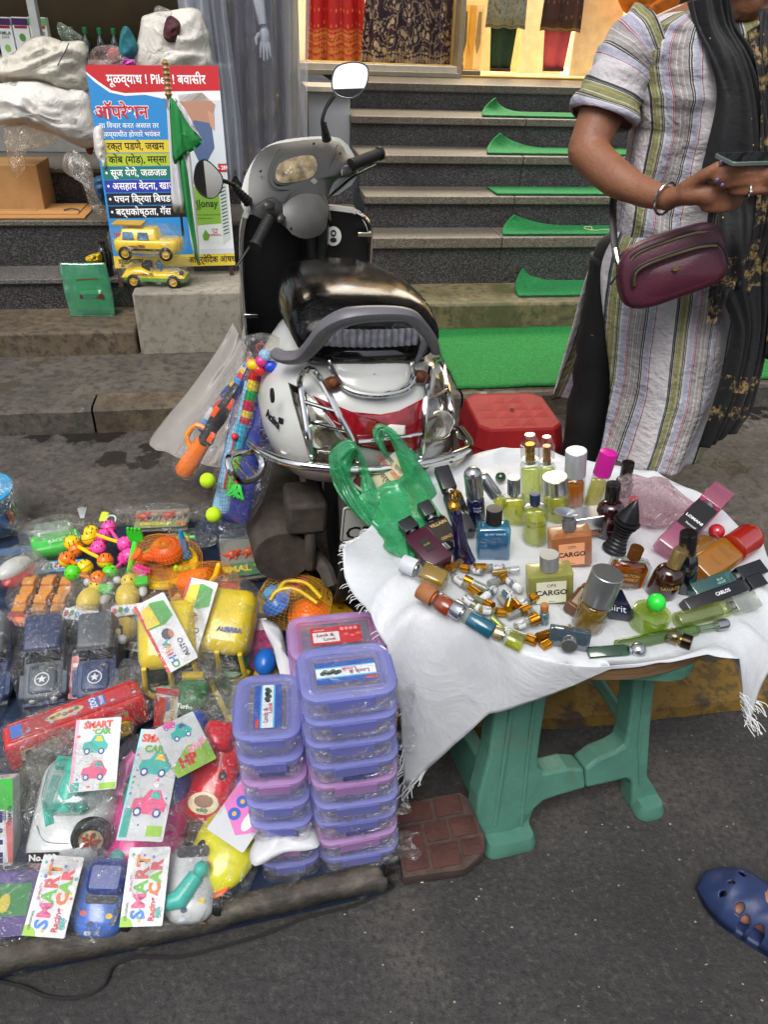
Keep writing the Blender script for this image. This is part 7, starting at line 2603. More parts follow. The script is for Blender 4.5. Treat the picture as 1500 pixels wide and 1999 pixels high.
def sticker(t,W_,D_,H_,kind):
 z = H_ * .93 + .0006
 Q = T(0,0,z) @ RZ(0 if kind != 'L' else -90)
 w_,h_ = (.092,.045)
 if kind == 'red':
  prect(t,Q,-w_ / 2,-h_ / 2,w_ / 2,h_ / 2,'#c8202c',name='label')
  prect(t,Q,-w_ * .46,-h_ * .38,w_ * .06,h_ * .2,'#e6e4e2',.0008)
  text('Lock & \n    Look',.011,ink('#7a1a2a'),t,Q @ T(-w_ * .2,-h_ * .1,.0012),bold=.03)
  text('LONGER',.005,ink('#f2d8d0'),t,Q @ T(-w_ * .33,h_ * .32,.0012),bold=.02)
  for i in range(4):
   prect(t,Q,w_ * (.1 + .09 * i),h_ * .25,w_ * (.165 + .09 * i),h_ * .42,'#e8a0a0',.0008)
  for i in range(3):
   poly('printed_leaf',[(w_ * (.2 + .12 * i) + x,-h_ * (.1 * (i % 2)) + y) for x,y in ell(.009,.006,8)],ink('#e07a6a'),t,Q,.0008)
 else:
  Q2 = Q @ RZ(180)
  prect(t,Q2,-w_ / 2,-h_ / 2,w_ / 2,h_ / 2,'#1f4fa8',name='label')
  prect(t,Q2,-w_ / 2,-h_ * .26,w_ / 2,h_ * .26,'#4fb4e0',.0008)
  prect(t,Q2,-w_ / 2,-h_ * .2,w_ / 2,h_ * .2,'#dfe6ee',.0010)
  text('Lock &',.011,ink('#8a2040'),t,Q2 @ T(-w_ * .22,h_ * .06,.0014),bold=.03)
  text('Look',.011,ink('#c02838'),t,Q2 @ T(-w_ * .06,-h_ * .09,.0014),bold=.03)
  for i in range(7):
   poly('printed_berry',[(w_ * (.12 + .045 * i) + x,h_ * .05 * math.sin(i * 2.2) + y) for x,y in ell(.009,.009,8)],ink(('#1f4a3a','#223a66','#2f6a3a')[i % 3]),t,Q2,.0014)
  prect(t,Q2,-w_ * .5,h_ * .30,-w_ * .3,h_ * .42,'#c84030',.0008)
BLU_,PNK = '#b2b8ff','#ffaee4'
def stack_at(px,py,n,W_,D_,H_,yaw,cols,labs,lean=(0,0),z0=MZ,top=None,rot_top=0):
 p = P(px,py,z0)
 for i in range(n):
  last = i == n - 1
  yy = yaw + rn.uniform(-3,3) if not last else yaw + rot_top
  Mx = T(p.x + lean[0] * i + rn.uniform(-.002,.002),p.y + lean[1] * i + rn.uniform(-.002,.002),z0 + i * H_ * 1.0) @ RZ(yy)
  c = cols[i % len(cols)]
  t = container(W_,D_,H_,c,c if c != PNK else '#eec0fa',labs(i,n,c),Mx)
  if top and last:
   sticker(t,W_,D_,H_,top)
  elif i in (2,5):
   prect(t,frame((0,-D_ * .47,H_ * .35),(1,0,0),(0,-1,0)),-.02,-.01,.03,.01,'#3a4a8a' if c == BLU_ else '#b03a48',name='label')
  wrap(t,W_ * 1.04,D_ * 1.05,H_ * 1.04,seed=i * 3 + int(px),amp=.004,mat=WF,nu=30,nv=8,p=6)
 return p
ordn = ['lowest','second','third','fourth','fifth','sixth','seventh','eighth','ninth']
colw = {BLU_: 'lavender blue',PNK: 'pink rimmed'}
def lab_r(i,n,c): return f'{colw[c]} container, ' + ('topmost with blue berry label' if i == n - 1 else f'{ordn[i]} from the ground') + ', tall right stack by the paver'
def lab_l(i,n,c): return f'{colw[c]} container, ' + ('topmost with its label lengthwise' if i == n - 1 else f'{ordn[i]} from the ground') + ', left stack of the lunch boxes'
def lab_b(i,n,c): return f'{colw[c]} container, ' + ('topmost with red label' if i == n - 1 else f'{ordn[i]} from the ground') + ', rear stack beside the sack cloth'
stack_at(694,1650,9,.142,.108,.0515,12,[BLU_,PNK,BLU_,BLU_,PNK,BLU_,BLU_,BLU_],lab_r,(-.0022,-.001),top='blue')
stack_at(566,1652,7,.105,.136,.0500,7,[BLU_,PNK,BLU_,BLU_,PNK,BLU_],lab_l,(-.0045,.004),top='L')
stack_at(676,1500,8,.170,.112,.045,11,[BLU_,PNK,BLU_,PNK,BLU_,BLU_,PNK,PNK],lab_b,(-.003,.002),top='red')
# white torn wrapping flaps
for nm,pts,z,lb in (('wrapper_flap',[(490,1650),(520,1610),(560,1590),(610,1602),(625,1640),(600,1650),(555,1655),(500,1678)],.17,'torn white wrapping over the left container stack near the ground'),
      ('wrapper_flap',[(512,1205),(545,1215),(560,1260),(568,1300),(592,1318),(560,1340),(545,1300),(535,1260)],.36,'twisted white wrapper between the left and rear container stacks')):
 o = [P(x,y,z) for x,y in pts]
 cx = sum((q for q in o),Vector()) / len(o)
 mb = MB()
 rs = []
 for k in (1,.8,.55,.3,.05):
  rs.append([cx + (q - cx) * k + Vector((0,-.01,.02 * (1 - k) + .006 * nz(q * 1.0 * 20 * k,1,3))) for q in spline(o,3,True)])
 mb.rings(rs,cap=False)
 tag(put(nm,mb,M('#cdced0',.45,0,.04,bump=.5,bs=40),solid=.001,ang=180),lb,'wrapper')
# loose crinkled film corners sticking out at the right of the stack
for i,(x,y,z) in enumerate(((782,1355,.36),(786,1440,.3),(775,1560,.2),(790,1650,.12),(560,1700,.09))):
 mb = MB()
 def cf_(u,v,i=i):
  return ((u - .5) * .05,(v - .5) * .045 + .01 * math.sin(u * 7 + i),.01 * math.sin(u * 11 + v * 5 + i) + .012 * u)
 mb.grid(cf_,12,10)
 p = P(x,y,z)
 o = put('film_scrap',mb,WF2,ang=180)
 o.matrix_world = T(p.x,p.y,p.z) @ RX(40) @ RZ(30 * i)
 tag(o,('crinkled clear film corner beside the topmost right container','crinkled clear film sticking out near the fourth container','crinkled clear film above the brick paver','crinkled clear film lying against the brick paver','crinkled clear film on the ground before the left stack')[i],'plastic film','loose film corners around the container stacks')
# orange yellow cloth bundle behind the stacks, printed yellow sheet
q = [P(x,y,.16) for x,y in ((768,1300),(800,1290),(828,1330),(822,1380),(790,1395),(765,1360))]
o_ = [(p.x,p.y) for p in spline(q,4,True)]
mb = MB()
mb.pillow(o_,.06,T(0,0,.12),both=True)
mb.v = [v + Vector((1,1,1)) * .008 * nz(v,30,2) for v in mb.v]
tag(put('cloth_bundle',mb,M('#b8761a',.7,0,.25,40),ang=180),'orange yellow printed cloth bundle under the corner of the white sack','cloth')
yq = [P(x,y,MZ + .012) for x,y in ((556,1128),(600,1118),(690,1192),(668,1222))]
mb = MB()
mb.add(yq + [p - Vector((0,0,.003)) for p in yq],[(0,1,2,3),(7,6,5,4),(0,4,5,1),(1,5,6,2),(2,6,7,3),(3,7,4,0)])
ys = tag(put('printed_sheet',mb,M('#d9a318',.4,0,.04),smooth=False),'yellow sheet printed with small dark figures behind the rear container stack','sheet')
for k in range(9):
 u = (k + .5) / 9
 c = yq[0] + (yq[3] - yq[0]) * u + ((yq[1] - yq[0]) + (yq[2] - yq[3] - yq[1] + yq[0]) * u) * (.35 + .3 * (k % 2))
 poly('printed_figure',[(c.x + x * (1 + .3 * (k % 3)),c.y + y * .8) for x,y in ((-.008,-.004),(0,-.001),(.007,-.006),(.003,.002),(.008,.008),(0,.004),(-.006,.009),(-.003,.001))],ink(('#5a1f10','#2f3a20','#7a2a10')[k % 3]),ys,I4,MZ + .0125)
# ================================================================ TOY CARS AND PACKS
def body_stack(par,w_,l_,lv,mat,r=.03,name='body',off=(0,0),**k):
 mb = MB(T(off[0],off[1],0))
 mb.stack(rrect(w_,l_,r,5),lv)
 return put(name,mb,mat,par,ang=60,**k)
# --- white car No.123
t = toy('toy_car','white toy car numbered 123 with a teal driver and one large black wheel showing','toy car',TF(156,1590,.10,4,20) @ Matrix.Scale(1.08,4))
W_,L_ = .140,.190
body_stack(t,W_,L_,[(.004,.0),(0,.012),(.002,.03),(.012,.045),(.03,.054)],plastic('#c8cccb',.2,coat=.5),r=.04)
body_stack(t,W_ * 1.03,L_ * 1.02,[(.002,-.014),(.0,-.01),(.004,.002)],plastic('#15161a',.4),r=.04,name='chassis')
body_stack(t,W_ * .7,L_ * .5,[(0,.050),(.004,.075),(.014,.084)],glass('#cfe8e4',.12,.04,.15),r=.03,name='cabin',off=(0,.03))
shape(t,'driver','#2fb8a0',lambda m_: (m_.sphere((.005,.055,.082),.019,14),m_.tube([(.005,.05,.075),(0,.02,.07),(-.005,-.01,.06)],[.018,.022,.018],12),m_.tube([(.0,.02,.07),(-.03,-.01,.062)],.008,8),m_.tube([(.0,.02,.07),(.025,-.012,.062)],.008,8),m_.tube([(-.035,.07,.062),(.04,.065,.062)],.012,8)))
shape(t,'seat','#2fa894',lambda m_: m_.tube([(-.035,.05,.05),(-.04,.0,.05),(-.028,-.03,.05)],.009,8))
wheel(t,T(.044,-.05,.052) @ RX(48) @ RY(6),.033,.022,'#b8a878')
mb = MB(T(.044,-.05,.052) @ RX(48) @ RY(6) @ T(0,0,.0135))
for k in range(5):
 a = 2 * PI * k / 5
 mb.add([(0,0,0),(math.cos(a - .35) * .010,math.sin(a - .35) * .010,0),(math.cos(a) * .019,math.sin(a) * .019,0),(math.cos(a + .35) * .010,math.sin(a + .35) * .010,0)],[(0,1,2,3)])
put('printed_star',mb,ink('#a8342c'),t,smooth=False)
for k in range(9):
 a_ = -.058 + .0145 * k
 mb = MB(T(a_,-.0965 + abs(a_) ** 2 * 4,-.004) @ RX(86))
 mb.prism(rrect(.009,.008,.001)(),0,.0012)
 put('sticker',mb,M(('#2a2a2c','#c8c8c4','#a85a2a')[k % 3],.4),t)
shape(t,'bonnet_line','',lambda m_: m_.tube(spline([(-.05,-.03,.052),(-.03,-.055,.0535),(.01,-.06,.0535)],5),.0012,6),mat=M('#8f9494',.4))
Q = T(-.028,-.079,.0475) @ RX(38)
prect(t,Q,-.028,-.008,.024,.009,'#141414')
text('No.123',.0145,ink('#e8e8e8'),t,Q @ T(-.002,.0,.001),bold=.04)
text('SUPER RACING',.007,ink('#c03a50'),t,Q @ T(-.0,-.014,.001),bold=.02)
for x in (-.05,.055):
 wheel(t,T(x,-.07,.0) @ RY(90),.022,.016,'#7a7a78')
wrap(t,W_ * 1.15,L_ * 1.25,.148,seed=3,z=-.015,mat=WF,amp=.006,pinch='+y',flare=.02)
Qc = T(.045,.065,.118) @ RZ(4) @ RX(6)
flatcard(t,.075,.118,Qc)
confetti(t,Qc,.075,.118,3)
prect(t,Qc,-.0375,-.059,-.032,.059,'#d8a0b8',.0003)
for x,y,c1,c2 in ((-.002,.012,'#2aa79a','#e8b820'),(.0,-.03,'#dc4a7c','#2aa79a')):
 car_print(t,Qc,x,y,.021,c1,c2)
text('SMART',.015,ink('#d0503a'),t,Qc @ T(.0,.048,.0008),bold=.05)
text('CAR',.013,ink('#58a03a'),t,Qc @ T(.008,.036,.0008),bold=.05)
prect(t,Qc,-.036,-.058,-.022,-.044,'#2a9a8c')
prect(t,Qc,.010,-.058,.036,-.048,'#8ab82a')
# --- pink car
t = toy('toy_car','bright pink toy car with teal windows under a long printed card','toy car',TF(300,1598,.09,2,18) @ Matrix.Scale(1.08,4))
W_,L_ = .130,.195
body_stack(t,W_,L_,[(.004,.0),(0,.012),(.003,.032),(.014,.046),(.03,.052)],plastic('#e63c96',.22,coat=.5),r=.035)
body_stack(t,W_ * .72,L_ * .55,[(0,.045),(.006,.072),(.014,.08)],plastic('#27998a',.25),r=.03,name='cabin',off=(0,.045))
shape(t,'roof_figure','#e86aae',lambda m_: (m_.tube([(-.045,.02,.06),(-.04,.07,.075),(-.03,.085,.08)],[.012,.014,.01],10),))
shape(t,'headlight','#5fc0b0',lambda m_: m_.sphere((-.035,-.075,.048),.014,12,sz=.5))
shape(t,'bumper','#f060a8',lambda m_: m_.tube([(-.06,-.085,.006),(-.04,-.10,.006),(.04,-.10,.006),(.06,-.085,.006)],.010,8))
for x in (-.055,.055):
 wheel(t,T(x,-.06,-.002) @ RY(90),.020,.014,'#d0d0d0')
wrap(t,W_ * 1.15,L_ * 1.22,.136,seed=8,z=-.01,mat=WF,amp=.006,pinch='+y',flare=.02)
Qc = T(.014,.025,.108) @ RZ(-2) @ RX(3) @ Matrix.Scale(.9,4)
flatcard(t,.082,.20,Qc)
confetti(t,Qc,.082,.2,5,16)
prect(t,Qc,-.041,-.1,-.035,.1,'#9ad0d8',.0003)
text('SMAR',.020,ink('#d0503a'),t,Qc @ T(-.01,.082,.0008),bold=.05)
text('CAR',.018,ink('#58a03a'),t,Qc @ T(-.008,.062,.0008),bold=.05)
car_print(t,Qc,.0,.030,.030,'#2aa79a','#e8b820')
car_print(t,Qc,.004,-.04,.032,'#dc4a7c','#2aa79a')
prect(t,Qc,-.038,-.095,-.024,-.045,'#2a9a8c')
prect(t,Qc,.008,-.092,.036,-.074,'#8ab82a')
for k in range(4):
 poly('printed_dot',[(-.034 + x,.01 - .010 * k + y) for x,y in ell(.005,.005,8)],ink(('#c04a60','#58a03a','#9a9aa0','#6a6a70')[k]),t,Qc,.0006)
# green and white hanging tag card lying across
tq = TF(362,1452,.25,38,25)
t = toy('header_card','white and green folded toy tag with pink lettering lying across two packs','toy card',tq)
flatcard(t,.075,.10,I4,name='card')
poly('printed_panel',[(-.037,-.05),(.037,-.05),(.037,-.01),(.0,-.004),(-.037,-.03)],ink('#7fae2a'),t,I4,.0005)
text('HP',.026,ink('#b8202c'),t,T(-.008,-.030,.0010),bold=.06)
text('toys',.020,ink('#e88ab0'),t,T(.016,-.010,.0012) @ RZ(14),bold=.05)
car_print(t,I4,.002,.022,.020,'#2aa79a','#4a4488')
car_print(t,I4,-.012,.044,.012,'#dc4a9c','#7fae2a')
wrap(t,.085,.10,.02,seed=5,z=-.012,mat=WF,amp=.004)
# --- red horse shaped car with blue wheels
t = toy('toy_truck','red toy truck with fat blue wheels and an animal sticker on its bonnet','toy truck',TF(432,1512,.12,-6,28) @ Matrix.Scale(1.15,4))
body_stack(t,.078,.165,[(.006,.0),(0,.014),(.002,.04),(.01,.056),(.03,.062)],plastic('#d81c2c',.2,coat=.5),r=.02)
body_stack(t,.052,.05,[(0,.05),(.002,.075),(.008,.085)],plastic('#c81828',.2),r=.012,name='cab',off=(0,.05))
for x,y in ((-.058,-.035),(.058,-.022),(-.05,.055),(.05,.06)):
 shape(t,'wheel','#1656c8',lambda m_,x=x,y=y: m_.sphere((x,y,.034),.040,18,sx=.5,sz=.9),mat=plastic('#1656c8',.2,coat=.4))
for x,y in ((-.02,.03),(.018,-.01),(-.01,.06)):
 shape(t,'patch','#3a2a2e',lambda m_,x=x,y=y: m_.sphere((x,y,.060),.008,8,sz=.25))
Q = T(-.002,-.055,.0615) @ RX(8)
poly('sticker',[(x,y) for x,y in ell(.05,.034,14)],ink('#d8c8a0'),t,Q,.002)
poly('sticker_print',[(x,y + .003) for x,y in ell(.032,.02,9)],ink('#7a4a20'),t,Q,.0024)
text('wildy',.009,ink('#2a6a3a'),t,Q @ T(0,-.010,.0028),bold=.05)
wrap(t,.165,.22,.10,seed=12,z=-.005,mat=WF,amp=.008,pinch='+y',flare=.02)
# --- yellow duck car
t = toy('toy_duck','yellow duck faced toy with orange beak and black spots below the red truck','toy duck',TF(450,1660,.085,-18,14) @ Matrix.Scale(1.1,4))
shape(t,'body','',lambda m_: m_.sphere((0,.0,.026),.058,26,sx=.95,sy=1.35,sz=.55),mat=plastic('#dcd818',.2,coat=.4))
mb = MB()
mb.rings([[(x * k,-.052 + y * k - d,.026 + z) for x,y in ell(.075,.05,16)] for k,d,z in ((1,0,0),(.9,.012,.008),(.5,.022,.006),(.05,.028,.0))])
put('beak',mb,plastic('#ee6a30',.25),t)
shape(t,'lower_beak','#e8e020',lambda m_: m_.sphere((0,-.066,.012),.02,12,sx=1.3,sz=.5))
for x,y in ((-.030,-.02),(.018,-.012)):
 shape(t,'eye_spot','#17161a',lambda m_,x=x,y=y: m_.sphere((x,y,.052),.009,10,sx=.8,sz=.3))
wrap(t,.13,.19,.07,seed=17,z=-.004,mat=WF,amp=.008,pinch='+y',flare=.02)
Qc = T(.02,.035,.078) @ RZ(-12) @ RX(4)
flatcard(t,.075,.09,Qc)
poly('printed_panel',[(-.037,.0),(.01,-.03),(.037,-.01),(.037,.045),(-.037,.045)],ink('#d070b0'),t,Qc,.0005)
for x,y in ((-.012,.018),(-.012,-.004)):
 poly('printed_ball',[(x + a,y + b_) for a,b_ in ell(.022,.02,12)],ink('#2a5ab8'),t,Qc,.0009)
 poly('printed_ball',[(x + a,y + b_) for a,b_ in ell(.008,.008,8)],ink('#e0a040'),t,Qc,.0012)
poly('printed_ball',[(.016 + a,-.002 + b_) for a,b_ in ell(.018,.034,12)],ink('#e6dcd8'),t,Qc,.0009)
# --- smart car packs
def smart(px,py,z,yaw,carc,fig,lab,wdt=.16,ln=.135,seed=1,grp=None):
 t = toy('toy_car_pack',lab,'toy pack',TF(px,py,z,yaw,24) @ Matrix.Scale(.88,4))
 body_stack(t,.10,.14,[(.004,.0),(0,.012),(.004,.034),(.02,.046)],plastic(carc,.22,coat=.4),r=.035,off=(.035,0))
 if fig:
  shape(t,'rider','#3fb8a8',lambda m_: (m_.sphere((.06,.02,.055),.016,12),m_.tube([(.05,.01,.05),(.02,-.03,.05),(-.01,-.035,.048)],[.016,.02,.014],10)))
 else:
  shape(t,'roof','#1f3a8a',lambda m_: m_.stack(rrect(.075,.06,.015),[(0,.04),(.003,.058),(.01,.064)],T(.045,.03,0)))
 mb = MB(T(.035,0,0))
 mb.rings([[(x,y,z) for x,y in rrect(.1005 - i,.1405 - i,.035,5)()] for i,z in ((0,.013),(0,.017))],cap=False)
 put('dark_trim',mb,M('#1c1e24',.3),t)
 shape(t,'windscreen','',lambda m_: m_.stack(rrect(.062,.022,.008),[(0,.0455),(.001,.0475)],T(.040,.050 if fig else -.008,0) @ RX(-6)),mat=M('#1e242c',.1,0,.1,coat=1))
 for k,(ox,oy,cc) in enumerate(((.012,-.030,'#c8503a'),(.062,-.034,'#e8c020'),(.070,.03,'#d84a80'),(.03,-.048,'#1f2a5a'))):
  poly('sticker',[(ox + x,oy + y) for x,y in ell(.014,.010,8)],ink(cc),t,I4,.0464)
 for k in range(2):
  wheel(t,T(.088,-.035 + .075 * k,.006) @ RY(90),.024,.016,'#c4c6c8')
 shape(t,'headlight','#cfd8e6',lambda m_: m_.sphere((.025,-.055,.034),.012,10,sz=.5))
 for k in range(3):
  mb = MB(T(.0 + .03 * k,-.069,.008) @ RX(80))
  mb.prism(rrect(.014,.009,.002)(),0,.002)
  put('sticker',mb,M(('#caa04a','#2a2a2c','#8a6a4a')[k],.4),t)
 wrap(t,wdt * 1.02,.165,.098,seed=seed,z=-.006,mat=WF,amp=.007,pinch='-x',flare=.015)
 Qc = T(-.040,-.005,.074) @ RZ(-2) @ RX(2)
 flatcard(t,.078,ln,Qc)
 confetti(t,Qc,.078,ln,seed,12)
 R90 = RZ(90)
 for i,(ch,c) in enumerate(zip('SMART',('#2a7ad0','#e05a90','#5fae3a','#d04a4a','#e0862a'))):
  text(ch,.034,ink('#ffffff'),t,Qc @ T(-.008,-.048 + .023 * i,.0006) @ R90,bold=.05)
  text(ch,.034,ink(c),t,Qc @ T(-.008,-.048 + .023 * i,.0010) @ R90,bold=.04)
 for i,(ch,c) in enumerate(zip('CAR',('#e0722a','#6fb83a','#d8485a'))):
  text(ch,.028,ink(c),t,Qc @ T(.018,-.005 + .020 * i,.0010) @ R90,bold=.06)
 text('Racing',.015,ink('#c02a50'),t,Qc @ T(.017,-.040,.0010) @ R90,bold=.03)
 text('ORIGINAL',.007,ink('#2a5a2a'),t,Qc @ T(-.030,-.042,.0010) @ R90,bold=.02)
 text('QUALITY',.007,ink('#c02a80'),t,Qc @ T(-.028,.005,.0010) @ R90,bold=.02)
 for k in range(5):
  poly('printed_dot',[(-.03 + .013 * k + x,(.055,.035,-.058,.05,-.052)[k] + y) for x,y in ell(.006,.006,8)],ink(PAL[k]),t,Qc,.0007)
 poly('printed_panel',[(-.039,-ln / 2),(-.014,-ln / 2),(-.02,-ln / 2 + .012),(-.034,-ln / 2 + .018),(-.039,-ln / 2 + .016)],ink('#8ab82a'),t,Qc,.0006)
 car_print(t,Qc @ T(.029,-.045,0) @ R90,0,0,.010,'#2aa79a','#dc4a7c')
 return t
t = smart(172,1752,.085,0,'#4a78d0',False,'blue toy car pack with a sideways colourful racing card, front left of the heap',seed=21)
Q = T(.075,-.03,.048) @ RZ(80)
text('Racing',.015,ink('#2a2a30'),t,Q,bold=.05)
t2 = smart(340,1730,.085,6,'#c9cdcc',True,'white toy car pack with teal rider and shorter racing card, below the pink car',seed=25)
# --- Fauji box at the far left
t = toy('toy_box','tall white toy box lettered FAUJI with green and purple ends at the left edge','toy box',TF(-8,1640,.075,8,52))
mb = MB()
mb.stack(rrect(.085,.235,.002,1),[(0,0),(0,.035)])
put('box',mb,M('#d6d8d6',.35,0,.03),t,smooth=False)
Q = T(0,0,.0354)
poly('printed_panel',[(-.0425,.07),(.0425,.06),(.0425,.1175),(-.0425,.1175)],ink('#3fb040'),t,Q,.0003)
poly('printed_panel',[(-.0425,-.1175),(.0425,-.1175),(.0425,-.03),(.03,-.06),(-.0425,-.10)],ink('#4a2a8a'),t,Q,.0003)
poly('printed_tank',[(-.03,-.09),(.025,-.085),(.03,-.055),(.0,-.04),(-.035,-.06)],ink('#2f8a3a'),t,Q,.0007)
poly('printed_tank',[(-.0425,-.06),(-.02,-.055),(-.018,-.03),(-.0425,-.03)],ink('#d8b020'),t,Q,.0007)
text('FAUJI',.045,ink('#e8e8ea'),t,Q @ T(.006,.01,.0006) @ RZ(-90),bold=.09)
text('FAUJI',.045,ink('#2f2a6a'),t,Q @ T(.006,.01,.0010) @ RZ(-90),bold=.05)
poly('printed_panel',[(.03,.04),(.0425,.05),(.0425,-.03),(.034,-.03)],ink('#d86a6a'),t,Q,.0004)
text('RAMBO\nJEEP',.010,ink('#2a2a4a'),t,Q @ T(.032,.052,.0008) @ RZ(-90),bold=.02)
text('MODEL\nREX',.009,ink('#2a2a4a'),t,Q @ T(.034,-.05,.0008) @ RZ(-90),bold=.02)
wrap(t,.10,.25,.05,seed=30,z=-.006,mat=WF,amp=.005)
# second purple box below it
t = toy('toy_box','purple and green toy box lying partly under the FAUJI box','toy box',TF(20,1770,.072,6,20))
mb = MB()
mb.stack(rrect(.12,.10,.002,1),[(0,0),(0,.03)])
put('box',mb,M('#3f2478',.35,0,.06),t,smooth=False)
prect(t,T(0,0,.0304),-.03,-.02,.04,.03,'#1f7a3a')
poly('printed_leaf',[(x,y) for x,y in ell(.02,.03,8)],ink('#c8b820'),t,T(0,0,.031),.0004)
wrap(t,.14,.13,.05,seed=31,z=-.004,mat=WF2,amp=.007)
# camouflage toy behind
t = toy('toy_tank','bagged camouflage green army toy between FAUJI box and white car','toy tank',TF(82,1520,.08,10,20))
CAMO = M('#4a5034',.5,0,.5,26)
body_stack(t,.07,.15,[(0,0),(.003,.03),(.012,.04)],CAMO,r=.012)
shape(t,'turret','',lambda m_: (m_.lathe([(.028,.038),(.026,.055),(.014,.062),(.0001,.063)],14),m_.tube([(0,-.01,.05),(0,-.07,.052)],.006,8)),mat=CAMO)
for x in (-.036,.036):
 shape(t,'track','#1c1d18',lambda m_,x=x: m_.stack(rrect(.016,.15,.007),[(.001,-.006),(0,.0),(0,.02)],T(x,0,0)))
wrap(t,.11,.2,.08,seed=33,z=-.008,mat=WF2,amp=.009,pinch='+y')
# --- red zoo bus
p0,p1 = P(28,1462,.12),P(268,1372,.12)
yw = math.degrees(math.atan2(p1.y - p0.y,p1.x - p0.x))
t = toy('toy_bus','long red toy bus printed ZOO TRAIN with yellow wheels, wrapped in film','toy bus',T(*((p0 + p1) / 2)) @ RZ(yw) @ RX(-10))
BL_ = (p1 - p0).length * 1.12
REDP = plastic('#cf1f26',.2,coat=.5)
mb = MB()
mb.stack(rrect(BL_,.072,.012,4),[(.003,-.03),(0,-.024),(0,.024),(.003,.034),(.010,.038)])
put('body',mb,REDP,t,ang=50)
for y in (-.028,.028):
 shape(t,'roof_rail','',lambda m_,y=y: m_.box((0,y,.039),(BL_ * .9,.004,.004)),mat=REDP,bev=.001)
prect(t,T(0,0,.0388),-BL_ * .46,-.022,BL_ * .42,.022,'#c83a44',name='roof_label')
poly('printed_oval',[(-.018 + x,y) for x,y in ell(.075,.03,16)],ink('#d0c8a8'),t,T(0,0,.0392),.0002)
for k in range(5):
 poly('printed_animal',[(-.042 + .012 * k + x,.003 * math.sin(k * 2) + y) for x,y in ell(.012,.013,7)],ink(('#8a6a4a','#b8863a','#6a5a7a','#c04a3a','#5a7a4a')[k]),t,T(0,0,.0394),.0003)
prect(t,T(0,0,.0391),.030,-.018,.048,.018,'#3a68c0')
prect(t,T(0,0,.0391),.049,-.018,.063,.018,'#3a68c0')
text('ZOO',.017,ink('#dfe6f0'),t,T(.039,0,.0398) @ RZ(90),bold=.05)
text('TRAIN',.011,ink('#dfe6f0'),t,T(.056,0,.0398) @ RZ(90),bold=.05)
prect(t,T(0,0,.0391),-BL_ * .44,-.022,-BL_ * .36,.022,'#4a7ac8')
for k in range(5):
 poly('printed_dot',[(-.09 + .045 * k + (.03 if k > 2 else 0) + x,-.014 + y) for x,y in ell(.009,.009,8)],ink('#9ac0e0'),t,T(0,0,.0392),.0004)
Qs = frame((0,-.0364,0),(1,0,0),(0,-1,0))
for k in range(5):
 x = -BL_ * .36 + BL_ * .165 * k
 prect(t,Qs,x - .014,-.002,x + .014,.016,'#b8a878',.0006,name='window')
 poly('printed_animal',[(x + a,.007 + b_) for a,b_ in ell(.013,.012,8)],ink(('#2a2a2a','#9a9aa0','#8a5a2a','#7a4a2a','#b0602a')[k]),t,Qs,.0012)
text('TRAIN',.012,ink('#5a7ad0'),t,Qs @ T(BL_ * .2,-.012,.001),bold=.03)
for x in (-BL_ * .22,BL_ * .30):
 wheel(t,T(x,-.038,-.022) @ RX(90),.018,.010,'#d9b020','#c8a020')
 shape(t,'wheel_arch','#e03a30',lambda m_,x=x: m_.tube([(x + math.cos(R(a)) * .022,-.037,-.022 + math.sin(R(a)) * .022) for a in range(0,181,20)],.004,6))
mb = bag(BL_ * 1.16,.095,.095,40,amp=.006,pinch='+x',nu=40,nv=12,p=4)
mb.v = [v + Vector((0,0,-.045)) for v in mb.v]
put('plastic_wrap',mb,WF,t)
